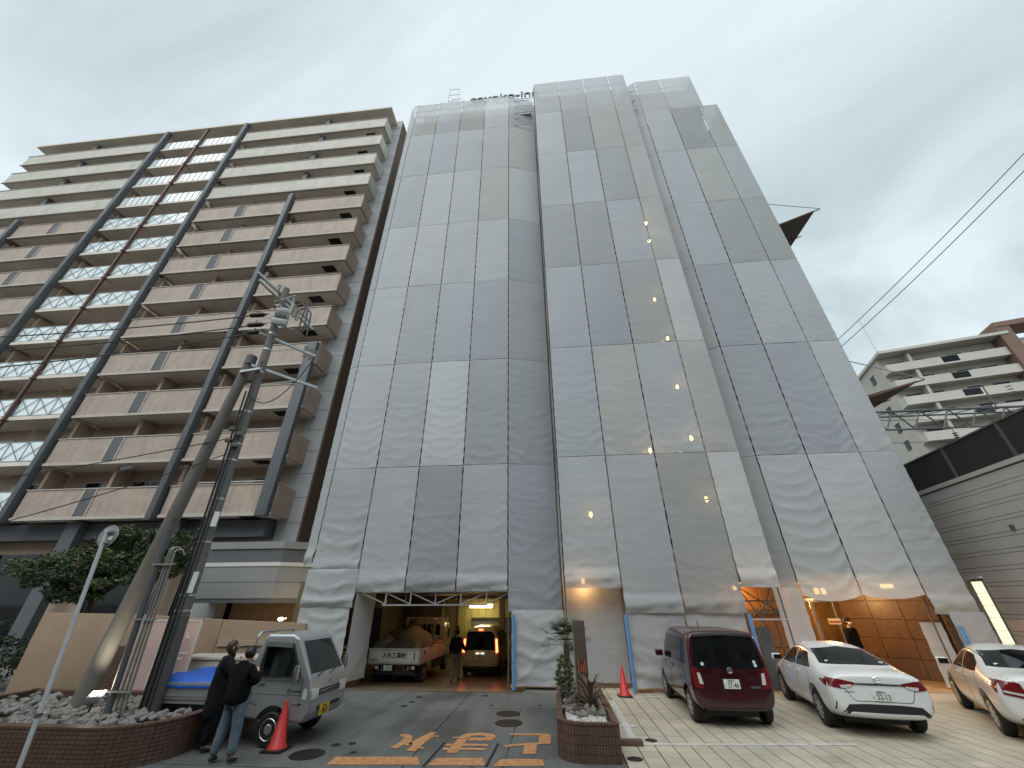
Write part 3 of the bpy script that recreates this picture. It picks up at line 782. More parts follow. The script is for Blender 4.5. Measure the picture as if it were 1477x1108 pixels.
# ================================================================ scaffold with its mesh sheets
scaf = thing('scaffold', 'scaffolding covered in grey mesh sheets around the hotel front', 'scaffold', (1.5, 15, 0))
ZR = [7.2, 12.28, 17.28, 22.2, 27.4, 32.4, 36.7]
TONE = {'l': (.62, .645, .655), 'm': (.56, .59, .605), 'b': (.545, .585, .615), 'd': (.445, .475, .50), 'w': (.54, .555, .545), 'x': (.70, .73, .735), 'v': (.475, .505, .55), 'g': (.455, .475, .475)}
SEED = [100]
def sheet(x0, x1, z0, z1, Y0, Y1=None, tone='m', a=0.07, sag=0.0, hem=0.0, wr=0.02, dens=1.0, nm='mesh_sheet', gap=0.010, low=1.0, bottom=None, edge_y=0.0):
    dens = max(dens, 1.5) if z0 < 7 and dens >= 1 else dens
    """one cloth between (x0,Y0) and (x1,Y1): billow, drooping folds (sag), loose hem, scalloped laced edges"""
    Y1 = Y0 if Y1 is None else Y1
    SEED[0] += 1; s = SEED[0]; q = random.Random(s)
    w = math.hypot(x1 - x0, Y1 - Y0); h = z1 - z0
    nu, nv = max(6, int(w * 9 * dens)), max(8, int(h * 9 * dens))
    ux, uy = (x1 - x0) / w, (Y1 - Y0) / w
    nxv, nyv = uy, -ux                                   # outward (towards the street)
    bil = q.uniform(0.3, 1.0) * 0.05; ph = q.uniform(0, 9); dg = q.choice((-1, 1))
    def ridge(x, y, w): return max(0.0, 1 - abs(noise.noise((x, y, s * 1.37))) / w) ** 2
    vs, fs = [], []
    for j in range(nv + 1):
        v = j / nv; z = z0 + gap + (h - 2 * gap) * v
        sc = abs(math.sin(math.pi * (z - z0) / 0.45))
        for i in range(nu + 1):
            u = i / nu
            e = min(u, 1 - u) * 2; ef = min(1.0, e * 2.5)
            x = gap + (w - 2 * gap) * u
            if i == 0: x += 0.017 * sc
            if i == nu: x -= 0.017 * sc
            dn = (1 - v) ** 1.3                          # looser towards the bottom
            d = bil * (math.sin(math.pi * u) ** 0.8) * (math.sin(math.pi * v) ** 0.6)
            d += wr * 0.6 * ef * noise.noise((x * 0.6 + s * 3.1, z * 0.45, s * 1.7))
            # diagonal creases pulled out of the lower corners, short folds at the lacing
            d += wr * (0.15 + 0.85 * dn) * min(1, e * 4) * ridge(x * .7 + dg * z * .75 + s, z * .9 - dg * x * .5, .16) * 0.40
            d += wr * 0.30 * (0.2 + 0.8 * dn) * min(1, e * 5) * ridge(x * .5 + s * 2, z * 2.6 + .8 * u, .12)
            d += wr * (0.10 + 0.62 * dn) * max(0, 1 - e * 1.25) ** 1.6 * min(1, e * 9) * (1 - 2 * abs(math.sin(z * 6.9 + 2.6 * e + ph + 1.5 * noise.noise((z * 1.2, s, u * 2)))) ** .7) * (0.6 + noise.noise((z * .8, s * 2.2, 4)))
            if sag:                                       # festoon folds hanging between the two edges
                tt = z * 2.1 + 0.75 * (1 - (2 * u - 1) ** 2) + 0.30 * noise.noise((u * 1.6 + s, z * .45, 3.3)) + 0.15 * noise.noise((u * 5, z * 2, s))
                fr_ = tt - math.floor(tt)
                fold = math.exp(-((fr_ - .5) / .16) ** 2) - 0.25
                d += sag * fold * min(1, e * 3.5) * (0.35 + 0.65 * dn) * (0.6 + 0.8 * noise.noise((s, math.floor(tt) * 7.3, u * .8))) * 1.3
            if hem and v < hem:
                k = (hem - v) / hem
                d += 0.06 * math.sin(k * math.pi) + 0.02 * math.sin(k * 11 + u * 4) * k + 0.035 * k * noise.noise((x * 3 + s, z * 6, 1.0))
            zz = z
            if bottom and j < nv * .25:                  # drooping lower edge
                zz = z - bottom * (1 - (2 * u - 1) ** 2) * (1 - j / (nv * .25))
            if hem and j == 0: zz += 0.05 * noise.noise((x * 1.6 + s, 0, 5))
            vs.append((x0 + ux * x + nxv * d, Y0 + uy * x + nyv * d, zz))
    for j in range(nv):
        for i in range(nu):
            p = j * (nu + 1) + i
            fs.append((p, p + 1, p + nu + 2, p + nu + 1))
    m = MB(); m.add(vs, fs)
    me = m.mesh(nm)
    o = link_mesh(nm, me, 'mesh_sheet', scaf, True, smooth=True)
    c = TONE[tone]; k = q.uniform(0.95, 1.05) * 0.93
    o.color = (c[0] * k, c[1] * k, c[2] * k, a)
    return o
LX = [-9.36, -8.91, -7.08, -5.25, -3.42, -1.59, 0.27]
LT = ['mmmdmv', 'mlmxdd', 'mlmbvg', 'mlllmd', 'mmlmwm', 'mmbmmw', 'xwbwxm']
for r in range(6):
    for c in range(6):
        x0, x1 = LX[c], LX[c + 1]
        y0, y1 = 15.0, 15.0
        if c == 5: y1 = 15.55
        if c == 0: y0 = 15.15
        top = r == 5
        sheet(x0, x1, ZR[r], ZR[r + 1], y0, y1, LT[r + 1][c], a=(0.20 if top else 0.07), wr=0.032 if r < 1 else 0.016, dens=1.5 if r < 2 else .9, sag=(0.012 if r == 0 else 0))
# lowest row over the garage
sheet(-9.36, -8.91, 3.55, 7.2, 15.15, 15.0, 'm', wr=.05, hem=.15)
sheet(-8.91, -7.08, 3.3, 7.2, 15.0, None, 'm', wr=.06, sag=.02, hem=.12)
sheet(-7.08, -5.25, 2.66, 7.2, 15.0, None, 'm', wr=.05, sag=.0, hem=.16)
sheet(-5.25, -3.42, 2.66, 7.2, 15.0, None, 'd', wr=.05, sag=.0, hem=.14)
sheet(-3.42, -1.59, 2.66, 7.2, 15.0, None, 'm', wr=.05, sag=.0, hem=.12)
sheet(-1.59, 0.27, 2.05, 7.2, 15.0, 15.5, 'v', wr=.05, sag=.01)
# apron sheets down to the ground
sheet(-9.0, -7.02, 2.18, 3.42, 14.93, None, 'm', wr=.10, sag=.05, hem=.3, dens=1.6)
sheet(-9.0, -7.12, 0.06, 2.26, 14.97, None, 'l', wr=.12, sag=.06, dens=1.6)
sheet(-7.02, -6.72, 0.06, 2.75, 15.0, 16.1, 'l', wr=.06, dens=1.4)
sheet(-1.47, 0.30, 0.06, 2.12, 14.9, None, 'l', wr=.12, sag=.05, dens=1.6)
CX = [0.36, 2.20, 4.03, 5.90, 7.08]
CT = ['bbgl', 'bwbw', 'bvgl', 'ggbw', 'mbgw', 'lgww', 'mmmm']
for r in range(6):
    for c in range(4):
        top = r == 5
        sheet(CX[c], CX[c + 1], ZR[r], ZR[r + 1], 14.4, None, CT[r + 1][c], a=(0.11 if top else 0.08), wr=0.024 if r < 1 else 0.012, dens=1.4 if r < 2 else .9, sag=(0.008 if r == 0 else 0))
for r in range(6):                                        # narrow return towards the left wing
    sheet(0.33, 0.34, ZR[r], ZR[r + 1], 15.5, 14.42, 'd', wr=.01, dens=.6)
sheet(0.33, 0.34, 2.1, ZR[0], 15.5, 14.42, 'd', wr=.01, dens=.6)
sheet(CX[0], CX[1], 2.72, 7.2, 14.4, None, 'b', a=.06, wr=.03, sag=.0, hem=.13)
sheet(CX[1], CX[2], 2.02, 7.2, 14.4, None, 'b', wr=.03, sag=.0, hem=.1)
sheet(CX[2], CX[3], 2.02, 7.2, 14.4, None, 'g', a=.06, wr=.03, sag=.0, hem=.1)
sheet(CX[3], CX[4], 2.72, 7.2, 14.4, None, 'l', wr=.04, sag=.006, hem=.12)
sheet(2.2, 4.03, 0.12, 2.08, 14.5, None, 'm', wr=.11, sag=.05, dens=1.6)
sheet(4.03, 5.84, 0.12, 2.08, 14.5, None, 'm', wr=.11, sag=.04, dens=1.6)
sheet(0.3, 2.25, 0.14, 2.86, 15.15, None, 'm', wr=.03, dens=1.4)
RX = [6.95, 7.95, 9.78, 11.65, 12.95]
RT = ['dmxm', 'vdvl', 'dvmm', 'dbgg', 'mbwm', 'mmgw', 'mmlm']
for r in range(6):
    for c in range(4):
        x0, x1 = RX[c], RX[c + 1]; z1 = ZR[r + 1]
        if r == 5 and c == 3: continue
        if r == 5 and c == 2: x1 = 12.05
        y0 = 15.55 if c == 0 else 15.0
        sheet(x0, x1, ZR[r], z1, y0, 15.0, RT[r + 1][c], a=(0.13 if r == 5 else 0.07), wr=0.04 if r < 1 else 0.018, dens=1.5 if r < 2 else .9, sag=(0.013 if (c in (1, 2) and r == 0) else 0.006 if (c == 2 and r < 4) else 0))
for r in range(6):                                        # side cloth returning along the right flank
    sheet(12.97, 12.98, ZR[r], min(ZR[r + 1], 31.9), 15.02, 18.6, 'm', wr=.02, dens=.5)
for r in range(6): sheet(-9.39, -9.38, ZR[r], ZR[r + 1], 18.4, 15.17, 'm', wr=.02, dens=.4)
sheet(12.97, 12.98, 2.0, ZR[0], 15.02, 18.6, 'm', wr=.02, dens=.5)
sheet(12.05, 12.06, 31.9, 36.6, 15.02, 18.6, 'm', wr=.02, dens=.5)
sheet(RX[0], RX[1], 2.72, 7.2, 15.5, 15.0, 'd', wr=.04)
sheet(RX[1], RX[2], 2.50, 7.2, 15.0, None, 'm', wr=.05, sag=.03, bottom=.18, dens=1.3)
sheet(RX[2], RX[3], 2.50, 7.2, 15.0, None, 'l', wr=.05, sag=.02, bottom=.12, dens=1.3)
sheet(RX[3], RX[4], 1.98, 7.2, 15.0, None, 'm', wr=.05, sag=.015, hem=.1)
sheet(7.06, 8.0, 0.08, 2.74, 14.95, 15.05, 'm', wr=.07, dens=1.4)
sheet(11.95, 12.98, 0.08, 2.04, 14.9, None, 'm', wr=.09, sag=.02, dens=1.4)
sheet(11.5, 11.97, 0.08, 1.75, 15.6, 15.3, 'l', wr=.05, dens=1.4)

# poles: standards on the sheet seams, ledgers and rails where openings and thin top sheets show them
for zz_ in [3.8 + 1.7 * k for k in range(17)]:            # ledgers behind the cloth, faint through the weave
    for (xa, xb, yy) in ((-9.2, -1.6, 15.16), (.4, 7.05, 14.56), (7.95, 12.9, 15.16)):
        m = MB(); m.tube([(xa, yy, zz_), (xb, yy, zz_)], .03, 6); m.build('ledger', 'galv', scaf, True)
def pole(a, b, r=0.0243, nm='standard', mt='galv'):
    m = MB(); m.tube([a, b], r, 8); return m.build(nm, mt, scaf, True, smooth=True)
for x in LX[1:-1]: pole((x, 15.22, 0.0 if (x < -7 or x > -1.7) else 2.4), (x, 15.22, 37.3 if x in LX[1:4] else 36.6), mt='old_steel')
for x in LX[1:-1]: pole((x, 15.95, 30.5), (x, 15.95, 37.4))
for x in CX: pole((x, 14.6, 0.0), (x, 14.6, 36.7), mt='old_steel'); pole((x, 15.35, 0.0 if x > 5 else 2.8), (x, 15.35, 36.4), mt='old_steel')
for x in (7.95, 9.78, 11.65, 12.9): pole((x, 15.22, 2.6 if 8 < x < 11 else 0.0), (x, 15.22, 36.9 if x < 12 else 32), mt='old_steel')
for z in (32.6, 33.5, 34.3, 35.2, 36.0, 36.9):
    pole((-9.2, 15.10, z), (-5.2 if z > 36.5 else 0.2, 15.10, z), .0215, 'ledger')
    pole((-9.2, 15.96, z), (-5.2 if z > 36.5 else 0.2, 15.96, z), .0215, 'ledger')
for z in (33.0, 34.3, 35.6): pole((7.2, 15.12, z), (12.0, 15.12, z), .0215, 'ledger')
for z in (33.0, 34.0, 35.6): pole((.4, 14.52, z), (7.05, 14.52, z), .0215, 'ledger')
for k in range(2): pole((LX[1 + k], 15.96, 33.5), (LX[2 + k], 15.96, 36.9), .0215, 'brace')
for i in range(5):                                       # walk boards seen through the thin top sheets
    MB().box(LX[i + 1] + .03, LX[i + 2] - .03 if i < 4 else .1, 15.2, 15.9, 34.28, 34.33).build('deck_board', 'galv', scaf, True)
# small access tower above the roof edge
for (x, y) in ((-6.55, 15.3), (-5.75, 15.3), (-6.55, 16.0), (-5.75, 16.0)): pole((x, y, 36.5), (x, y, 39.6))
for z in (37.6, 38.6, 39.5):
    pole((-6.55, 15.3, z), (-5.75, 15.3, z), .02, 'ledger'); pole((-6.55, 16.0, z), (-5.75, 16.0, z), .02, 'ledger')
for (x, z) in ((8.2, 37.4), (9.6, 37.4)): pole((x, 15.8, 36), (x, 15.8, z + .5))
pole((7.6, 15.8, 37.7), (10, 15.8, 37.7), .02, 'ledger')
# truss over the garage mouth
def chord(a, b, w=.05): return MB().bar(a, b, w).build('truss_bar', 'steel', scaf, True)
ty = 15.12; zt, zb = 2.66, 2.26
xs = [-6.85, -5.95, -5.05, -4.15, -3.25, -2.35, -1.5]
chord((xs[0], ty, zt), (xs[-1], ty, zt)); chord((xs[1] - .1, ty, zb), (xs[-2] + .05, ty, zb))
for i, x in enumerate(xs[1:-1]): chord((x, ty, zb + .03), (x, ty, zt - .03), .04)
for i in range(6):
    a, b = (xs[i], xs[i + 1])
    if i < 3: chord((a, ty + .03, zt - .03), (b, ty + .03, zb + .03), .035)
    else: chord((a, ty + .03, zb + .03), (b, ty + .03, zt - .03), .035)
# cross braces in the timber bay
for (a, b) in (((5.95, 14.85, 0.9), (7.0, 14.85, 2.8)), ((7.0, 14.9, 0.9), (5.95, 14.9, 2.8)), ((5.95, 15.3, 1.6), (7.9, 15.3, 2.9)), ((7.9, 15.33, 1.6), (5.95, 15.33, 2.9))):
    pole(a, b, .02, 'brace', 'old_steel')
for z in (1.85, 2.78): pole((5.9, 14.56, z), (7.1, 14.56, z), .0215, 'ledger')
pole((5.9, 15.36, 2.35), (7.9, 15.36, 2.35), .0215, 'ledger', 'old_steel')
for (a, b) in (((11.7, 15.3, 1.7), (12.3, 15.9, 2.9)), ((12.3, 15.3, 1.7), (11.7, 15.9, 2.9))): pole(a, b, .02, 'brace', 'old_steel')
pole((.3, 15.2, 1.9), (2.2, 15.25, 2.9), .02, 'brace'); pole((2.2, 15.3, 1.9), (.3, 15.32, 2.9), .02, 'brace')
pole((-9.0, 15.1, 2.5), (-8.95, 15.1, 3.6), .02, 'brace')
# wooden sole boards under the sheets
for (x0, x1, y) in ((-1.5, 0.3, 15.05), (2.25, 5.85, 14.62), (0.35, 2.2, 15.3), (7.0, 8.0, 15.12)):
    MB().box(x0, x1, y, y + .22, 0.012, 0.06).build('sole_board', 'wood_pale', scaf, True)
# blue foam pads round the poles at head height
def pads(x, y, z0, z1, n, dx=0.0, label=None):
    t = thing('pole_padding', label, 'pole padding', (x, y, 0), 0)
    h = (z1 - z0) / n
    for i in range(n):
        a = Vector((dx * i * h, 0, z0 + i * h)); b = Vector((dx * (i + 1) * h, 0, z0 + (i + 1) * h - .012))
        MB().tube([a, a + (b - a) * .08, b - (b - a) * .08, b], .055, 12).build('pad', 'blue_pad', t, smooth=True)
pads(-1.38, 14.78, 0.0, 2.0, 3, 0, 'blue foam padding on the scaffold pole beside the garage mouth')
pads(2.20, 14.40, 0.05, 2.0, 5, 0, 'blue foam padding on the scaffold pole behind the small red cone')
pads(5.92, 14.40, 0.05, 2.0, 4, 0, 'blue foam padding on the scaffold pole beside the maroon car')
pads(12.05, 14.84, 0.05, 1.7, 4, 0, 'blue foam padding on the scaffold pole by the stone lobby wall')
# lamps glowing through the sheets
def site_lamp(px, py, Y, label, s=.07):
    c = V(px, py, Y)
    t = thing('site_lamp', label, 'lamp', tuple(c), 0, 'work lamps behind the sheets')
    MB().lathe([(s * .3, -s * 1.6), (s, -s * .6), (s * .9, s * .6), (s * .4, s * 1.4)], (0, 0, 0), 10).build('bulb', 'bulb_warm', t, smooth=True)
    MB().box(-.03, .03, -.03, .03, s * 1.4, s * 1.4 + .1).build('socket', 'plastic_black', t)
    MB().box(-.55, -.06, .25, .27, -.02, .16).build('reflector', 'wood_pale', t)
for (px, py) in ((977, 558), (997, 632), (1019, 720), (938, 650), (963, 488), (944, 432), (852, 742), (932, 322), (936, 348)):
    site_lamp(px, py, 14.95, 'small warm work lamp glowing behind the grey mesh sheets')
# catch fans sticking out from the side
for k, (zi, zo) in enumerate(((20.3, 21.3), (9.65, 10.3))):
    t = thing('catch_fan', ('upper' if k == 0 else 'lower') + ' brown catch fan panel jutting from the side of the scaffold', 'catch fan', (13.2, 15.5, zi))
    xo = 15.55
    for i in range(4):
        y0 = 15.5 + i * 1.83
        MB().add([(13.1, y0, zi), (xo, y0, zo), (xo, y0 + 1.8, zo), (13.1, y0 + 1.8, zi), (13.1, y0, zi + .05), (xo, y0, zo + .05), (xo, y0 + 1.8, zo + .05), (13.1, y0 + 1.8, zi + .05)],
                 [(0, 3, 2, 1), (4, 5, 6, 7), (0, 1, 5, 4), (1, 2, 6, 5), (2, 3, 7, 6), (3, 0, 4, 7)]).build('panel', 'fan_brown', t, True)
        MB().tube([(13.1, y0 - .03, zi - .06), (xo + .25, y0 - .03, zo + .06)], .03, 6).build('bracket', 'rust', t, True)
    MB().tube([(13.0, 15.45, zi + 1.9), (xo + .28, 15.45, zo + .08)], .02, 6).build('stay', 'steel', t, True)

# ================================================================ apartment block on the left
apt = thing('apartment_block', 'tall brown tiled apartment block with dark columns and glass balconies', 'building', (-30, 19, 0))
AY, FH = 18.15, 2.9
def ap(mb, nm, mt, parent=None, **k): return mb.build(nm, mt, parent or apt, True, **k)
ap(MB().box(-51.3, -14.05, 19.75, 34, 0, 44.0), 'wall', 'apt_wall')
ap(MB().box(-14.05, -12.8, 19.6, 34, 4.6, 44.6), 'end_wall', 'apt_grey')
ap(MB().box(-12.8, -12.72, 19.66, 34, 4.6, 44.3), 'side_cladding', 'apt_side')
for k in range(31):                                       # panel joints of the end pilaster
    ap(MB().box(-14.0, -12.81, 19.592, 19.61, 5.9 + k * 1.29, 5.925 + k * 1.29), 'panel_joint', 'apt_grey_dark')
X_R, X_C1, X_G1, X_RED, X_G2, X_C2, X_L = -13.52, -19.75, -28.1, -32.35, -36.6, -44.95, -51.6
ROOF_Z = 44.15
ap(MB().box(X_L, -13.3, AY - .15, 21.5, ROOF_Z - .24, ROOF_Z), 'roof_slab', 'apt_soffit')
pane_cache = {}
def glass_bay(x0, x1, z, k, parent, style):
    y = AY + .10
    fr = MB(); h0, h1 = z + .10, z + 1.22
    fr.box(x0, x1, y, y + .05, h1, h1 + .05); fr.box(x0, x1, y, y + .05, h0 - .05, h0)
    n = 3 if style == 'x' else 7
    w = (x1 - x0) / n
    for i in range(n + 1):
        xx = x0 + i * w; fr.box(xx - .014, xx + .014, y - .01, y + .04, h0, h1)
    xb_ = MB()
    if style == 'x':
        for i in range(n):
            xa, xc = x0 + i * w + .03, x0 + (i + 1) * w - .03
            xb_.bar((xa, y - .025, h0), (xc, y - .025, h1), .024); xb_.bar((xa, y - .05, h1), (xc, y - .05, h0), .024)
        xb_.build('cross_brace', 'apt_grey_dark', parent, True)
    f = fr.build('railing_frame', 'rail_grey', parent, True)
    for i in range(n):
        key = (style, round(w, 3))
        if key not in pane_cache:
            pm = MB().box(-w / 2 + .03, w / 2 - .03, -.006, .006, 0, h1 - h0 - .02).mesh('pane'); pm.materials.append(MATS['pane_frost']); pane_cache[key] = pm
        o = bpy.data.objects.new('pane', pane_cache[key]); link(o, parent)
        o.location = MW[parent.name].inverted() @ Vector((x0 + (i + .5) * w, y + .02, h0 + .01))
ar = random.Random(3)
for k in range(13):                                       # k = 0 lowest
    ztop = 7.58 + k * FH; zf = ztop - 1.22                # parapet top, floor level
    zs = zf - .28                                         # slab underside (front edge)
    pale = k >= 9
    tile = 'apt_tile_pale' if pale else 'apt_tile'
    segs = [(X_R, X_G1 + .35)] if pale else [(X_R, X_C1 + .33), (X_C1 - .33, X_G1 + .35)]
    segs += [(X_G2 - .35, X_L)] if pale else [(X_G2 - .35, X_C2 + .33), (X_C2 - .33, X_L)]
    if k < 3: segs[0] = (X_R + (0.0), X_C1 + .33)
    for (xa, xb) in segs:
        x0, x1 = min(xa, xb), max(xa, xb)
        dep = 19.75
        b = MB(); b.box(x0, x1, AY, AY + .18, zs, ztop)
        b.box(x0, x0 + .16, AY + .18, dep, zs, ztop); b.box(x1 - .16, x1, AY + .18, dep, zs, ztop)
        bal = b.build('balcony', tile, apt, True, bevel=.02, seg=1)
        MB().box(x0 + .16, x1 - .16, AY + .18, dep, zs + .02, zf - .05).build('slab', 'apt_soffit', bal, True)
        MB().box(x0 - .03, x1 + .03, AY - .04, AY + .21, ztop + .001, ztop + .05).build('coping', 'apt_coping', bal, True)
        MB().box(x0 - .03, x1 + .03, AY - .05, AY + .04, zs - .05, zs + .10).build('edge_trim', 'apt_coping', bal, True)
        if not pale and x1 < X_C1 + 1 and x1 > X_G2 - 1 or (not pale and X_C2 < x0 + 1 < X_G2):
            xm = x0 + (x1 - x0) * 0.50
            MB().box(xm - .34, xm + .34, AY - .03, AY - .012, zs + .16, ztop - .06).build('slot_grille', 'apt_grey_dark', bal, True)
            for sgn in (-1, 1): MB().box(xm + sgn * .36 - .035, xm + sgn * .36 + .035, AY - .05, AY - .004, zs + .12, ztop - .02).build('slot_frame', 'apt_coping', bal, True)
        if x1 > -14:
            xv = -15.1 - (k % 2) * .25
            MB().box(xv - .45, xv + .45, 18.6, 19.2, zs - .012, zs + .015).build('escape_hatch', 'iron_cover', bal, True)
            if k < 2:
                MB().tube([(x0 + .4, AY + .05, ztop + .17), (x1 - .5, AY + .05, ztop + .17)], .025, 6).build('hand_rail', 'band_white', bal, True)
    # glazed middle bays
    st = 'bar' if pale else 'x'
    for (xa, xb) in ((X_RED + .14, X_G1 - .35), (X_G2 + .35, X_RED - .14)):
        b = MB(); b.box(xa - .05, xb + .05, AY + .06, 19.75, zs + .05, zf)
        bal = b.build('glazed_balcony', 'apt_soffit', apt, True)
        glass_bay(xa, xb, zf - .02, k, bal, st)
    # openings in the back wall
    for x in (-16.2, -22.5, -25.5, -30.2, -34.4, -39.5, -42.5, -48.0):
        w = MB(); w.box(x - 1.15, x + 1.15, 19.70, 19.745, zf + .05, zf + 2.05)
        wo = w.build('window', 'apt_coping', apt, True)
        for sgn in (-1, 1): MB().box(x + sgn * .56 - .5, x + sgn * .56 + .5, 19.665, 19.69, zf + .12, zf + 1.98).build('pane', 'curtain' if ar.random() < .35 else 'dark_glass', wo, True)
    for x in (X_C1, X_G1, X_G2, X_C2, -23.9):             # party walls between flats
        ap(MB().box(x - .1, x + .1, 18.8, 19.75, zf, zf + FH - .3), 'partition', 'apt_wall')
for (x, z0, z1, r) in ((X_C1, 5.9, 7.58 + 8 * FH + .7, .17), (X_G1, 5.9, ROOF_Z - .25, .17), (X_G2, 5.9, ROOF_Z - .25, .17), (X_C2, 5.9, 7.58 + 8 * FH + .7, .17)):
    ap(MB().box(x - r, x + r, AY - .26, AY + .15, z0, z1), 'column', 'apt_column', bevel=.03)
    if z1 < 40:
        for k in range(9, 13):
            zf = 7.58 + k * FH
            ap(MB().box(x - .2, x + .2, AY + .22, AY + .55, zf, zf + FH - 1.5), 'column', 'apt_column')
ap(MB().box(X_RED - .08, X_RED + .08, AY - .10, AY + .05, 5.9, ROOF_Z - .25), 'red_post', 'apt_red')
for k in range(13):
    ap(MB().cbox((X_RED, AY - .0, 6.1 + k * FH), (.22, .30, .08)), 'post_bracket', 'apt_red')
ap(MB().box(-14.15, -13.55, AY - .3, AY + .02, 5.98, 7.58 + 3 * FH - .1), 'column', 'apt_column', bevel=.02)
# lower storeys: piers, dark glazing, grey annex with its bands
ap(MB().box(-51.3, -14.2, 19.0, 19.74, 5.2, 6.0), 'transfer_beam', 'apt_grey_dark')
for x in (-18.9, -24.5, -31, -37.5): ap(MB().box(x - .4, x + .4, 18.6, 19.0, 0, 6.0), 'pier', 'apt_grey_dark')
for x in (-16.6, -21.5, -27.7, -34.2): ap(MB().box(x - 1.7, x + 1.7, 19.62, 19.74, 0.4, 4.6), 'window', 'dark_glass')
def wedge(z0, z1, off):
    p = [(-15.3 - off, 17.3 - off), (-11.75, 17.3 - off), (-10.15 + off, 18.4 - off), (-10.15 + off, 24), (-15.3 - off, 24)]
    return MB().prism(p, z0, z1)
ap(wedge(2.34, 2.50, .0), 'annex_base', 'apt_grey_dark')
ap(wedge(2.505, 3.10, .03), 'annex_panel', 'annex_grey')
ap(wedge(3.105, 3.115, .0), 'annex_joint', 'apt_grey_dark')
ap(wedge(3.12, 3.72, .03), 'annex_panel', 'annex_grey')
ap(wedge(3.725, 3.88, .06), 'annex_band', 'band_white')
ap(wedge(3.885, 4.42, .01), 'annex_panel', 'apt_grey_dark')
ap(wedge(4.425, 4.72, .07), 'annex_cap', 'annex_grey')
ap(MB().box(-15.0, -9.7, 19.4, 19.5, 0, 2.33), 'annex_rear_wall', 'wood_pale')
ap(MB().box(-16.6, -14.9, 18.3, 18.9, 0, 4.7), 'pier', 'apt_grey')
t = thing('wall_lamp', 'bright lamp under the grey annex above the beige boundary wall', 'light', tuple(V(405, 893, 16.0)))
MB().lathe([(0.05, -.05), (.085, -.02), (.085, .02), (.05, .05)], (0, 0, 0), 12).build('globe', 'bulb_white', t, smooth=True)
MB().box(-.03, .03, .05, .3, -.03, .03).build('bracket', 'plastic_black', t)
point_light('wall_lamp_glow', tuple(V(405, 893, 16.0) + Vector((0, .35, .02))), 40, (1, .72, .36), .08, t)

# ================================================================ neighbour on the right, with fence on its roof edge
rb = thing('siding_building', 'low grey horizontally sided building right of the hotel', 'building', (14.5, 15, 0))
def RW(s, off=0.0):                                       # point along its street side: s metres from the corner by the hotel, off outwards
    d = Vector((0.1357, 0.9907, 0)); n = Vector((-0.9907, 0.1357, 0))
    p = Vector((14.5, 15.0, 0)) + d * s + n * off
    return p
def rbox(mb, s0, s1, o0, o1, z0, z1):
    q = [RW(s0, o0), RW(s1, o0), RW(s1, o1), RW(s0, o1)]
    return mb.prism([(p.x, p.y) for p in q], z0, z1)
rbox(MB(), -9, 14, -8, -.06, 0, 6.0).build('wall', 'fence_post', rb, True)
z = 0.1; k = 0
while z < 5.95:
    hh = 0.34 if k % 2 == 0 else 0.12
    z1 = min(z + hh, 5.97)
    for s0 in (-9, -1.4, 6.2): rbox(MB(), s0 + .004, s0 + 7.596, -.06, 0.0, z + .007, z1 - .007).build('siding_board', 'siding', rb, True)
    z = z1; k += 1
rbox(MB(), -9, 14, -.25, .05, 6.0, 6.14).build('coping', 'siding', rb, True)
for s in (-7.2, -4.8, -2.4, 0, 2.4, 4.8, 7.2):
    rbox(MB(), s - .05, s + .05, -.03, .03, 6.14, 7.28).build('fence_post', 'fence_post', rb, True)
    rbox(MB(), s + .06, s + 2.34, -.02, .0, 6.16, 7.22).build('fence_panel', 'fence_dark', rb, True)
rbox(MB(), -7.2, 9.6, -.04, .04, 7.22, 7.27).build('fence_rail', 'fence_post', rb, True)
for i in range(7):
    rbox(MB(), 1.35, 1.75, .03, .08, 0.4 + i * .36, 0.75 + i * .36).build('lit_pane', 'lit_strip', rb, True)
rbox(MB(), 1.31, 1.79, .004, .03, 0.35, 2.98).build('pane_frame', 'fence_post', rb, True)
rbox(MB(), 1.25, 1.85, .01, .12, 3.0, 3.06).build('pane_hood', 'band_white', rb, True)
c = V(1388, 741, 1); 
rbox(MB(), -.95, -.85, .0, .06, 4.25, 4.4).build('vent_spout', 'fence_post', rb, True)

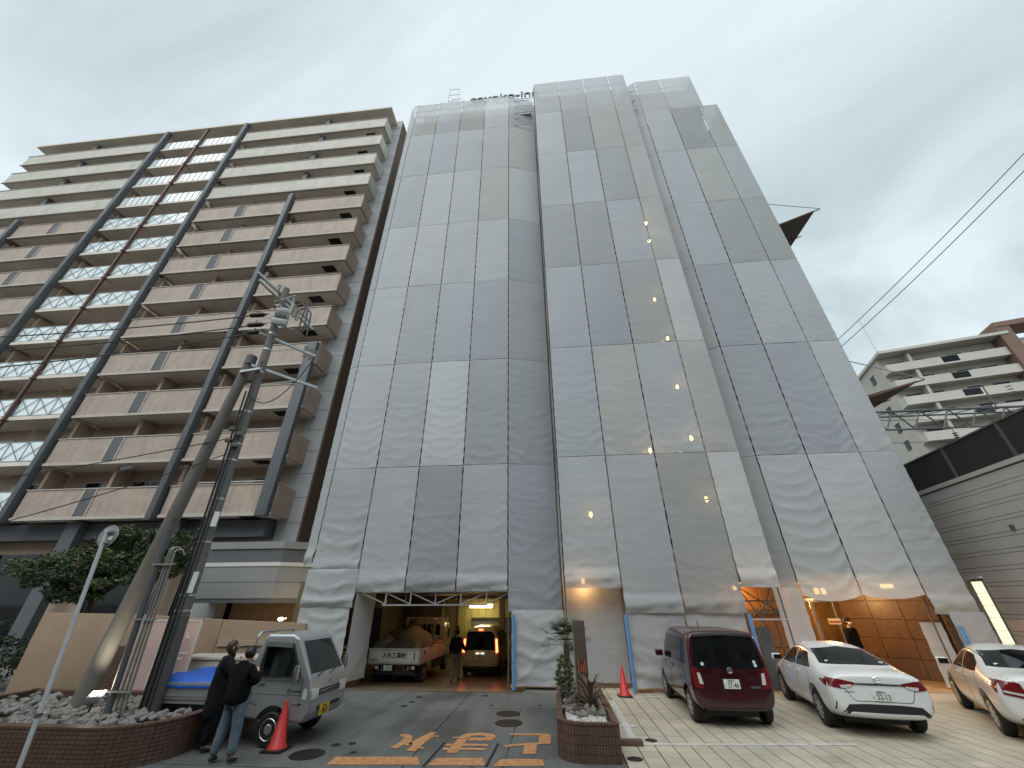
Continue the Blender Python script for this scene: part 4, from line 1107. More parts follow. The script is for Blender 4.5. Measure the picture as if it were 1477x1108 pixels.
# ================================================================ far apartment block on the right
FA = -R(15)
far = thing('far_apartment', 'distant cream apartment block with long white balconies beyond the railway', 'building', (55, 58, 0), FA)
def fb(mb, nm, mt, parent=None, **k): return mb.build(nm, mt, parent or far, **k)
fb(MB().box(0.0, 34, 1.6, 14, 0, 37.2), 'wall', 'far_wall')
fb(MB().box(-.4, 15.6, -0.6, 14.2, 37.25, 37.7), 'roof_slab', 'far_parapet')
fwin = MB().box(-.03, .03, -.6, .6, -.7, .7).mesh('window'); fwin.materials.append(MATS['dark_glass'])
fhood = MB().box(-.12, .0, -.75, .75, .72, .95).mesh('window_hood'); fhood.materials.append(MATS['far_parapet'])
for k in range(12):
    z = 35.6 - k * 2.9
    for y in (5.0,):
        o = bpy.data.objects.new('window', fwin); link(o, far); o.location = (-.03, y, z - .6)
        h = bpy.data.objects.new('window_hood', fhood); link(h, far); h.location = (-.03, y, z - .6)
    zf = 34.0 - k * 2.9
    b = MB(); b.box(0.0, 14.6, 0, .15, zf, zf + 1.35); b.box(0, .15, .15, 1.6, zf, zf + 1.35); b.box(0.15, 14.6, .15, 1.6, zf, zf + .22)
    bal = b.build('balcony', 'far_parapet', far)
    MB().box(6.9, 8.9, -.03, -.005, zf + .28, zf + 1.3).build('pane', 'dark_glass', bal)
    for x in (2.2, 5.0, 9.6, 12.5):
        MB().box(x - .9, x + .9, 1.52, 1.58, zf + .25, zf + 2.2).build('window', 'dark_glass', far)
    fb(MB().box(3.3, 3.7, .2, 1.6, zf + 1.3, zf + 2.9), 'partition', 'far_wall')
    b = MB(); b.box(16.2, 33, 0, .15, zf, zf + 1.35); b.box(16.2, 33, .15, 1.6, zf, zf + .22)
    b.build('balcony', 'far_parapet', far)
fb(MB().box(14.6, 16.2, -.5, 1.6, 0, 38.6), 'brown_frame', 'far_brown')
fb(MB().box(14.6, 34, -.6, 3, 38.61, 39.4), 'brown_beam', 'far_brown')
fb(MB().tube([(2.0, 4, 37.6), (2.0, 4, 47)], .06, 6), 'antenna', 'steel')

# railway gantry between the blocks
ga = thing('railway_gantry', 'steel lattice railway gantry with insulators in front of the far apartments', 'gantry', (25, 30, 0))
gy, gz = 30.0, 15.2
def gbar(a, b, r=.055): return MB().tube([a, b], r, 6).build('lattice_bar', 'grey_pipe', ga, True)
gbar((18, gy, gz), (46, gy, gz), .09); gbar((18, gy, gz - 1.5), (46, gy, gz - 1.5), .07)
gbar((18, gy + 1, gz), (46, gy + 1, gz), .07)
for i in range(14):
    x = 18 + i * 2
    gbar((x, gy, gz - 1.5), (x + 1, gy, gz)); gbar((x + 1, gy, gz), (x + 2, gy, gz - 1.5))
    gbar((x, gy + 1, gz), (x + 1, gy, gz), .04)
for x in (30.5, 33.3): 
    gbar((x, gy, gz - 1.5), (x, gy, gz - 2.3), .03)
    for j in range(3): MB().lathe([(.05, 0), (.17, .04), (.05, .09)], (x, gy, gz - 2.0 - j * .16), 10).build('insulator', 'plastic_black', ga, True)
gbar((34.5, gy, gz), (34.5, gy, gz + 2.2), .05); gbar((38, gy, gz), (38, gy, gz + 2.2), .05); gbar((34.5, gy, gz + 2.2), (38, gy, gz + 2.2), .05)
for j in range(3): MB().lathe([(.05, 0), (.2, .05), (.05, .1)], (36.3, gy, gz + 1.2 + j * .25), 10).build('insulator', 'insulator', ga, True)
MB().tube([(46, gy, 0), (46, gy, gz + .5)], .2, 8).build('mast', 'grey_pipe', ga, True)
MB().tube([(18.2, gy, 0), (18.2, gy, gz + .5)], .2, 8).build('mast', 'grey_pipe', ga, True)

# ================================================================ unseen blocks added behind the camera to shade the lower storeys
for (x0, x1, h, mt, lb) in ((-46, -19, 13.5, 'far_wall', 'cream shading block added out of view, opposite the brown apartments'), (-17.5, 9, 16.5, 'apt_grey', 'grey shading block added out of view, opposite the garage'), (10.5, 44, 12.5, 'siding', 'pale low shading block added out of view, opposite the tiled parking')):
    t = thing('shade_block', lb, 'building', ((x0 + x1) / 2, -15, 0))
    w = (x1 - x0) / 2
    MB().box(-w, w, -6, 6, 0, h).build('wall', mt, t)
    for f in range(int(h / 3.1)):
        n = int(2 * w / 3.2)
        for i in range(n):
            x = -w + (i + .5) * 2 * w / n
            MB().box(x - .9, x + .9, 6.01, 6.06, 1.0 + f * 3.1, 2.6 + f * 3.1).build('window', 'dark_glass', t)
# ================================================================ vehicles (local axes: x right, y forward, z up)
def loft(stations, sub=2):
    """stations: list of rings; ring = 8 half-section points (x, y, z) from bottom centre to top centre"""
    n = len(stations[0]); vs, fs = [], []
    ring = 2 * n - 2
    for st in stations:
        full = list(st) + [(-p[0], p[1], p[2]) for p in st[-2:0:-1]]
        vs += full
    for i in range(len(stations) - 1):
        for j in range(ring):
            a, b = i * ring + j, i * ring + (j + 1) % ring
            fs.append((a, b, b + ring, a + ring))
    for idx, rev in ((0, True), (len(stations) - 1, False)):
        base = idx * ring
        # close the end with quads across the section
        for j in range(n - 1):
            a, b = base + j, base + j + 1
            c, d = base + (ring - j - 1) % ring, base + (ring - j) % ring
            if j == 0: f = (a, b, c)
            elif j == n - 2: f = (a, b, d)
            else: f = (a, b, c, d)
            fs.append(f[::-1] if rev else f)
    me = bpy.data.meshes.new('loft'); me.from_pydata(vs, [], fs); me.update()
    bm = bmesh.new(); bm.from_mesh(me); bmesh.ops.recalc_face_normals(bm, faces=bm.faces); bm.to_mesh(me); bm.free()
    o = temp_obj(me); s = o.modifiers.new('s', 'SUBSURF'); s.levels = sub; s.render_levels = sub
    out = evaluated(o); drop(o); return out
def cut(me, cutters):
    o = temp_obj(me); tmp = []
    for c in cutters:
        co = temp_obj(c); tmp.append(co)
        b = o.modifiers.new('b', 'BOOLEAN'); b.operation = 'DIFFERENCE'; b.object = co; b.solver = 'EXACT'
    out = evaluated(o); drop(o)
    for c in tmp: drop(c)
    return out
def fix(mb):
    me = mb.mesh('cutter'); bm = bmesh.new(); bm.from_mesh(me); bmesh.ops.recalc_face_normals(bm, faces=bm.faces); bm.to_mesh(me); bm.free(); return me
def bvh_of(me): return BVHTree.FromPolygons([v.co.copy() for v in me.vertices], [tuple(p.vertices) for p in me.polygons])
def resample(pts, n):
    pts = [Vector((p[0], p[1])) for p in pts]
    d = [0]
    for a, b in zip(pts[:-1], pts[1:]): d.append(d[-1] + (b - a).length)
    out = []
    for i in range(n):
        t = d[-1] * i / (n - 1); k = 0
        while k < len(d) - 2 and d[k + 1] < t: k += 1
        f = 0 if d[k + 1] == d[k] else (t - d[k]) / (d[k + 1] - d[k])
        out.append(pts[k].lerp(pts[k + 1], max(0, min(1, f))))
    return out
AX = {'rear': (lambda a, b: Vector((a, -6, b)), Vector((0, 1, 0))), 'front': (lambda a, b: Vector((a, 6, b)), Vector((0, -1, 0))),
      'left': (lambda a, b: Vector((-4, a, b)), Vector((1, 0, 0))), 'right': (lambda a, b: Vector((4, a, b)), Vector((-1, 0, 0))),
      'top': (lambda a, b: Vector((a, b, 5)), Vector((0, 0, -1)))}
def patch(bvh, side, low, up, name, mt, parent, off=.006, n=14, m=6, sink=.03):
    """thin shell that follows the body between two outline curves seen from one side"""
    org, dr = AX[side]; A, Bc = resample(low, n), resample(up, n)
    vs, back, fs = [], [], []; last = None
    for j in range(m):
        for i in range(n):
            p = A[i].lerp(Bc[i], j / (m - 1))
            h = bvh.ray_cast(org(p.x, p.y), dr)
            if h[0] is None:
                q = last if last is not None else (org(p.x, p.y) + dr * 5, dr)
            else:
                nn = h[1] if h[1].dot(dr) < 0 else -h[1]
                q = (h[0] + (nn * .75 - dr * .25) * off, -nn); last = q
            vs.append(q[0]); back.append(q[0] + q[1] * min(sink, off + .012))
    vs += back
    for j in range(m - 1):
        for i in range(n - 1):
            k = j * n + i; fs.append((k, k + 1, k + n + 1, k + n))
    N = n * m
    rim = [i for i in range(n)] + [j * n + n - 1 for j in range(1, m)] + [(m - 1) * n + i for i in range(n - 2, -1, -1)] + [j * n for j in range(m - 2, 0, -1)]
    for a, b in zip(rim, rim[1:] + rim[:1]): fs.append((a, b, b + N, a + N))
    mb = MB(); mb.add(vs, fs)
    return mb.build(name, mt, parent, smooth=True, sharp=50)
def seam(bvh, side, pts, name, mt, parent, w=.009, off=.002, n=24):
    P = resample(pts, n); lo, hi = [], []
    for i, p in enumerate(P):
        t = (P[min(i + 1, n - 1)] - P[max(i - 1, 0)]).normalized(); q = Vector((-t.y, t.x)) * w / 2
        lo.append((p - q)); hi.append((p + q))
    return patch(bvh, side, lo, hi, name, mt, parent, off, n, 2, .01)
def wheel(parent, x, y, r, w, spokes=7, rim='rim_silver', style='spoke'):
    s = 1 if x > 0 else -1
    ty = MB().lathe([(r * .60, -w / 2), (r * .90, -w / 2), (r * .985, -w * .36), (r, -w * .18), (r, w * .18), (r * .985, w * .36), (r * .90, w / 2), (r * .60, w / 2)], (x, y, r), 36, 'X').build('tyre', 'black_rubber', None, smooth=True)
    COL.objects.unlink(ty); 
    wh = MB().lathe([(r * .20, -w * .3), (r * .60, -w * .42), (r * .60, w * .42), (r * .20, w * .3)], (x, y, r), 28, 'X').build('wheel', 'plastic_black', parent, smooth=True)
    link(ty, wh)
    f = MB(); xo = x + s * w * .47
    f.lathe([(r * .585, -.018 * s), (r * .645, 0), (r * .60, .012 * s), (r * .54, 0), (r * .52, -.02 * s)], (xo, y, r), 32, 'X')
    if style == 'spoke':
        for i in range(spokes):
            a = 2 * math.pi * i / spokes + .3
            c = Vector((xo - .004 * s, y + math.cos(a) * r * .33, r + math.sin(a) * r * .33))
            q = MB().box(-.012, .012, -r * .075, r * .075, -r * .24, r * .24)
            M = Matrix.Translation(c) @ Matrix.Rotation(a - math.pi / 2, 4, 'X')
            f.add([M @ Vector(v) for v in q.v], q.f)
        f.lathe([(r * .17, -.02 * s), (r * .15, .012 * s), (r * .06, .018 * s)], (xo, y, r), 16, 'X')
    else:
        f.lathe([(r * .53, -.02 * s), (r * .40, -.03 * s), (r * .30, .005 * s), (r * .20, .012 * s), (r * .06, .012 * s)], (xo, y, r), 28, 'X')
        for i in range(10):
            a = 2 * math.pi * i / 10
            f.cbox((xo - .02 * s, y + math.cos(a) * r * .46, r + math.sin(a) * r * .46), (.03, .03, .03))
    f.build('rim', rim, wh, smooth=True)
    return wh
def plate(parent, loc, txt, top, base='plate_white', ink='ink_green', face=-1, tilt=0.0, rz=0.0, bv=None):
    """number plate 330 x 165 mm facing -y (face -1) or +y (face +1)"""
    loc = Vector(loc)
    if bv is not None:                                   # sit on the body surface
        h = max(((bv.ray_cast(Vector((loc.x + dx, face * 6, loc.z + dz)), Vector((0, -face, 0)))[0] or loc).y * face) for dx in (-.15, 0, .15) for dz in (-.07, .07))
        loc.y = face * (h + .012)
    M = Matrix.Translation(loc) @ Matrix.Rotation(rz + (0 if face < 0 else math.pi), 4, 'Z') @ Matrix.Rotation(tilt, 4, 'X')
    def put(me, nm, mt, par):
        me.transform(M); return link_mesh(nm, me, mt, par)
    p = put(fix(MB().box(-.165, .165, -.006, .006, -.0825, .0825)), 'number_plate', base, parent)
    me = text_mesh(txt, .125, .001, .0012, .80); me.transform(Matrix.Translation((.025, -.0085, -.025))); put(me, 'digits', ink, p)
    me = text_mesh(top, .045, .001, .0, 1.0); me.transform(Matrix.Translation((0, -.0085, .052))); put(me, 'region', ink, p)
    me = text_mesh('と', .05, .001, .0); me.transform(Matrix.Translation((-.137, -.0085, -.03))); put(me, 'kana', ink, p)
    return p
def ring8(y, zb, ws, zs, wm, zm, wb, zbelt, wr, zr, zt, lean=0.0, z0=1.0, kt=.62):
    P = [(0, zb), (ws * .82, zb), (ws, zs), (wm, zm), (wb, zbelt), (wr, zr), (wr * kt, zt), (0, zt + .012)]
    return [(x, y + (max(0, z - z0) * lean), z) for x, z in P]
def wheel_cut(r, xs, ys, hw):
    out = []
    for y in ys:
        for s in (-1, 1):
            out.append(fix(MB().lathe([(r, -.20), (r, .20)], (s * (hw - .10), y, r * .93), 32, 'X')))
    return out

# ---------------------------------------------------------------- maroon tall wagon
def maroon_wagon():
    loc = (3.79, 12.72, 0.011); a = R(-1.0)
    t = thing('maroon_wagon', 'maroon boxy compact wagon parked facing the grey sheets', 'car', loc, a)
    S = []
    S.append(ring8(-1.84, .34, .72, .42, .79, .70, .77, 1.02, .70, 1.60, 1.66, .16, kt=.86))
    S.append(ring8(-1.81, .30, .80, .40, .845, .70, .83, 1.02, .745, 1.66, 1.73, .16, kt=.86))
    S.append(ring8(-1.66, .27, .815, .36, .85, .70, .84, 1.02, .76, 1.675, 1.75, .12, kt=.86))
    S.append(ring8(-.9, .19, .82, .30, .85, .68, .842, 1.02, .765, 1.68, 1.765, kt=.86))
    S.append(ring8(.2, .19, .82, .30, .85, .68, .842, 1.01, .76, 1.67, 1.76, kt=.86))
    S.append(ring8(.72, .20, .82, .30, .845, .68, .835, 1.0, .73, 1.62, 1.71, kt=.86))
    S.append(ring8(1.18, .22, .81, .32, .83, .66, .80, .97, .70, 1.10, 1.16))
    S.append(ring8(1.55, .24, .78, .34, .80, .62, .77, .92, .66, 1.0, 1.03))
    S.append(ring8(1.80, .26, .66, .36, .70, .60, .68, .84, .58, .90, .92))
    S.append(ring8(1.84, .30, .58, .40, .62, .58, .60, .78, .5, .84, .85))
    me = cut(loft(S), wheel_cut(.355, 0, (-1.22, 1.27), .835))
    body = link_mesh('body', me, 'paint_maroon', t, smooth=True); me.set_sharp_from_angle(angle=R(45))
    bv = bvh_of(me)
    for x in (-.735, .735):
        for y in (-1.22, 1.27): wheel(t, x, y, .305, .175, 8)
    patch(bv, 'rear', [(-.74, 1.05), (0, 1.03), (.74, 1.05)], [(-.66, 1.60), (0, 1.635), (.66, 1.60)], 'rear_window', 'dark_glass', t, .004, 18, 8)
    patch(bv, 'rear', [(-.66, 1.615), (0, 1.65), (.66, 1.615)], [(-.64, 1.665), (0, 1.70), (.64, 1.665)], 'roof_spoiler', 'plastic_black', t, .045, 16, 4, .06)
    for s in (-1, 1):
        l = patch(bv, 'rear', [(s * .60, .68), (s * .79, .70)], [(s * .685, 1.05), (s * .80, 1.06)], 'tail_lamp', 'lamp_red', t, .014, 8, 10)
        patch(bv, 'rear', [(s * .605, .76), (s * .685, .765)], [(s * .645, .96), (s * .705, .965)], 'lens', 'lamp_clear', l, .018, 6, 6)
        sd = 'left' if s < 0 else 'right'
        patch(bv, sd, [(-1.50, 1.08), (-.92, 1.07)], [(-1.42, 1.56), (-.92, 1.585)], 'quarter_window', 'dark_glass', t, .004, 10, 6)
        patch(bv, sd, [(-.86, 1.07), (.06, 1.05)], [(-.86, 1.585), (.06, 1.59)], 'side_window', 'dark_glass', t, .004, 10, 6)
        patch(bv, sd, [(.14, 1.05), (.98, 1.04)], [(.14, 1.585), (.60, 1.56)], 'side_window', 'dark_glass', t, .004, 10, 6)
        seam(bv, sd, [(-.89, .36), (-.89, 1.05)], 'door_seam', 'dark_gap', t)
        seam(bv, sd, [(.10, .36), (.10, 1.05)], 'door_seam', 'dark_gap', t)
        for y in (-.02, .84): patch(bv, sd, [(y - .2, .90), (y, .905)], [(y - .2, .935), (y, .94)], 'door_handle', 'chrome', t, .022, 6, 3)
        mm = MB(); mm.cbox((s * .94, .80, 1.09), (.20, .11, .16)); mm.build('mirror', 'paint_maroon', t, bevel=.04, seg=3)
        patch(bv, sd, [(-.90, .27), (.92, .27)], [(-.90, .31), (.92, .31)], 'sill_trim', 'plastic_black', t, .012, 10, 3)
    seam(bv, 'rear', [(-.66, 1.02), (-.60, .50), (-.54, .45), (.54, .45), (.60, .50), (.66, 1.02)], 'tailgate_seam', 'dark_gap', t, .012, .002, 46)
    patch(bv, 'rear', [(-.30, .66), (0, .65), (.30, .66)], [(-.24, .90), (0, .91), (.24, .90)], 'plate_recess', 'paint_maroon', t, .003, 10, 5)
    patch(bv, 'rear', [(-.32, .915), (0, .92), (.32, .915)], [(-.30, .945), (0, .955), (.30, .945)], 'handle_trim', 'paint_maroon', t, .028, 10, 4)
    plate(t, (-.02, -1.856, .77), '37-46', '長野501', bv=bv)
    patch(bv, 'rear', [(.36, .70), (.56, .70)], [(.36, .735), (.56, .735)], 'badge', 'chrome', t, .006, 8, 3)
    MB().lathe([(.062, 0), (.055, -.014), (.03, -.02)], (0, -1.84, 1.005), 18, 'Y').build('emblem', 'chrome', t, smooth=True)
    MB().tube([(.02, -1.82, 1.055), (.2, -1.80, 1.075), (.40, -1.785, 1.085)], .011, 6).build('rear_wiper', 'plastic_black', t)
    patch(bv, 'rear', [(-.66, .345), (0, .335), (.66, .345)], [(-.68, .37), (0, .36), (.68, .37)], 'bumper_lip', 'plastic_black', t, .006, 14, 4)
    MB().tube([(0, -.1, 1.74), (0, -.18, 1.90)], .008, 6).build('antenna', 'plastic_black', t)
    for (x, z, r) in ((-.55, 1.12, .035), (.56, 1.16, .032), (.57, 1.10, .032)):
        h = bv.ray_cast(Vector((x, -6, z)), Vector((0, 1, 0)))[0]
        MB().lathe([(r, 0), (r, -.008)], (x, h.y - .008, z), 14, 'Y').build('sticker', 'paper_white', t)
    MB().box(-.55, .55, -1.42, 1.6, .14, .34).build('underbody', 'plastic_black', t)
maroon_wagon()

# ---------------------------------------------------------------- white sedans
def sedan(name, label, loc, a, paint, kind, scale=(1, 1, 1)):
    t = thing(name, label, 'car', loc, a)
    h = 0.0 if kind == 'a' else 0.02
    S = []
    S.append(ring8(-2.25, .42, .66, .49, .76, .66, .72, .86, .60, .95, .99 + h))
    S.append(ring8(-2.21, .35, .78, .45, .845, .66, .81, .90, .68, 1.02, 1.05 + h))
    S.append(ring8(-2.06, .30, .85, .41, .885, .68, .85, .94, .70, 1.05, 1.08 + h))
    S.append(ring8(-1.70, .25, .865, .35, .892, .70, .865, .96, .72, 1.07, 1.10 + h))
    S.append(ring8(-1.48, .20, .865, .30, .892, .70, .868, .965, .71, 1.13, 1.17 + h))
    S.append(ring8(-.74, .19, .865, .30, .887, .68, .865, .96, .645, 1.345, 1.42 + h))
    S.append(ring8(-.10, .19, .865, .30, .885, .66, .862, .955, .64, 1.37, 1.455 + h))
    S.append(ring8(.42, .19, .865, .30, .885, .66, .858, .94, .62, 1.33, 1.42 + h))
    S.append(ring8(1.22, .20, .855, .30, .872, .64, .84, .88, .62, .99, 1.02 + h))
    S.append(ring8(1.75, .22, .84, .32, .86, .60, .80, .80, .60, .88, .91))
    S.append(ring8(2.10, .25, .74, .34, .78, .54, .70, .70, .52, .76, .78))
    S.append(ring8(2.24, .30, .60, .40, .62, .50, .56, .60, .42, .64, .66))
    yr, yf = -1.28, 1.40
    me = cut(loft(S), wheel_cut(.385, 0, (yr, yf), .875))
    me.set_sharp_from_angle(angle=R(45))
    link_mesh('body', me, paint, t, smooth=True); me.set_sharp_from_angle(angle=R(45))
    bv = bvh_of(me)
    for x in (-.775, .775):
        for y in (yr, yf): wheel(t, x, y, .33, .205, 9 if kind == 'a' else 10)
    patch(bv, 'rear', [(-.66, 1.125 + h), (0, 1.135 + h), (.66, 1.125 + h)], [(-.54, 1.345 + h), (0, 1.395 + h), (.54, 1.345 + h)], 'rear_window', 'dark_glass', t, .004, 18, 8)
    for s in (-1, 1):
        sd = 'left' if s < 0 else 'right'
        if kind == 'a':
            patch(bv, sd, [(-1.22, 1.02), (-.86, 1.0), (-.32, .99)], [(-1.20, 1.045), (-.82, 1.27), (-.32, 1.315)], 'side_window', 'dark_glass', t, .004, 12, 6)
            patch(bv, sd, [(-.25, .99), (.92, .96)], [(-.25, 1.315), (.42, 1.27)], 'side_window', 'dark_glass', t, .004, 12, 6)
            l = patch(bv, 'rear', [(s * .40, .865), (s * .60, .785), (s * .83, .815)], [(s * .40, .90), (s * .62, .94), (s * .81, .95)], 'tail_lamp', 'lamp_red', t, .012, 12, 6)
            patch(bv, 'rear', [(s * .44, .842), (s * .56, .80), (s * .64, .795)], [(s * .46, .866), (s * .56, .855), (s * .66, .85)], 'lens', 'lamp_clear', l, .016, 8, 5)
            patch(bv, sd, [(-2.10, .80), (-1.80, .88)], [(-2.10, .925), (-1.80, .90)], 'tail_lamp', 'lamp_red', t, .007, 8, 4)
            patch(bv, 'rear', [(s * .80, .43), (s * .815, .43)], [(s * .78, .58), (s * .795, .58)], 'bumper_vent', 'plastic_black', t, .006, 4, 8)
        else:
            patch(bv, sd, [(-1.12, 1.02), (-.80, 1.0), (-.25, .99)], [(-1.08, 1.16), (-.74, 1.29), (-.25, 1.33)], 'side_window', 'tinted_glass', t, .004, 12, 6)
            patch(bv, sd, [(-.19, .99), (.92, .96)], [(-.19, 1.33), (.42, 1.28)], 'side_window', 'tinted_glass', t, .004, 12, 6)
            l = patch(bv, 'rear', [(s * .45, .72), (s * .78, .78)], [(s * .50, .97), (s * .76, .99)], 'tail_lamp', 'lamp_red', t, .012, 10, 8)
            patch(bv, sd, [(-2.16, .78), (-1.86, .92)], [(-2.14, .99), (-1.86, .985)], 'tail_lamp', 'lamp_red', t, .007, 10, 5)
            patch(bv, 'rear', [(s * .48, .765), (s * .76, .81)], [(s * .48, .80), (s * .76, .845)], 'lens', 'lamp_clear', l, .016, 8, 3)
        for y in (-.33, .42): patch(bv, sd, [(y - .2, .86), (y, .865)], [(y - .2, .89), (y, .895)], 'door_handle', paint, t, .024, 6, 3)
        for x in (-.29, .98): seam(bv, sd, [(x, .30), (x, .62), (x + .02, .98)], 'door_seam', 'dark_gap', t, .008)
        seam(bv, sd, [(-1.0, .62), (-1.16, .80), (-1.02, .99)], 'door_seam', 'dark_gap', t, .008)
        mm = MB(); mm.cbox((s * .97, .78, 1.02), (.22, .12, .15)); mm.build('mirror', paint, t, bevel=.045, seg=3)
        MB().cbox((s * .955, .715, 1.02), (.18, .012, .11)).build('mirror_glass', 'dark_glass', t)
        patch(bv, sd, [(-.92, .23), (1.02, .23)], [(-.92, .27), (1.02, .27)], 'sill_trim', paint, t, .012, 10, 3)
        seam(bv, 'top', [(s * .585, -1.0), (s * .57, .42)], 'roof_seam', 'dark_gap', t, .012)
    if kind == 'a':
        patch(bv, 'rear', [(-.41, .868), (0, .866), (.41, .868)], [(-.41, .886), (0, .89), (.41, .886)], 'garnish', 'plastic_black', t, .016, 16, 3)
        patch(bv, 'rear', [(-.74, .385), (-.3, .375), (.3, .375), (.74, .385)], [(-.60, .54), (-.3, .56), (.3, .56), (.60, .54)], 'bumper_insert', 'plastic_black', t, .008, 20, 6)
        patch(bv, 'rear', [(-.62, .395), (0, .375), (.62, .395)], [(-.58, .425), (0, .425), (.58, .425)], 'bumper_lip', 'paint_white', t, .026, 16, 4)
        seam(bv, 'rear', [(-.64, 1.02), (-.58, .78), (-.48, .60), (.48, .60), (.58, .78), (.64, 1.02)], 'boot_seam', 'dark_gap', t, .009, .002, 40)
        patch(bv, 'rear', [(-.32, .62), (.32, .62)], [(-.26, .80), (.26, .80)], 'plate_recess', paint, t, .003, 10, 5)
        plate(t, (0, -2.275, .70), '32-13', '長野301', bv=bv)
        patch(bv, 'rear', [(-.60, .735), (-.44, .735)], [(-.60, .746), (-.44, .746)], 'badge', 'plastic_grey', t, .004, 8, 3)
    else:
        seam(bv, 'rear', [(-.66, 1.04), (-.50, .95), (-.44, .58), (.44, .58), (.50, .95), (.66, 1.04)], 'boot_seam', 'dark_gap', t, .009, .002, 40)
        patch(bv, 'rear', [(-.30, .935), (.30, .935)], [(-.30, .965), (.30, .965)], 'garnish', 'chrome', t, .02, 12, 3)
        patch(bv, 'rear', [(-.70, .40), (.70, .40)], [(-.66, .45), (.66, .45)], 'bumper_insert', 'plastic_grey', t, .006, 16, 4)
    # emblem: two small ellipses inside one
    e = MB()
    for (rx, rz, cx, cz) in ((.062, .042, 0, 0), (.022, .040, 0, 0), (.045, .016, 0, .014)):
        e.tube([(cx + rx * math.cos(q * math.pi / 12), -2.252 - .012, .955 + cz + rz * math.sin(q * math.pi / 12)) for q in range(25)], .004, 6, cap=False)
    o = e.build('emblem', 'chrome', t, smooth=True)
    MB().box(-.56, .56, -1.62, 1.8, .15, .34).build('underbody', 'plastic_black', t)
    for (x, z) in ((-.50, 1.17 + h), (.50, 1.165 + h)):
        hh = bv.ray_cast(Vector((x, -6, z)), Vector((0, 1, 0)))[0]
        MB().cbox((x, hh.y - .012, z), (.07, .004, .045), 0, R(-60)).build('sticker', 'paper_white', t)
    t.scale = scale
    return t
sedan('white_sedan', 'white sedan with slim red lamps parked by the lit lobby entrance', (6.76, 12.50, .011), R(-11), 'paint_white', 'a')
sedan('white_sedan', 'older pearl white sedan with large red corner lamps and dusty sides', (10.14, 11.72, .011), R(-28), 'paint_pearl', 'b')

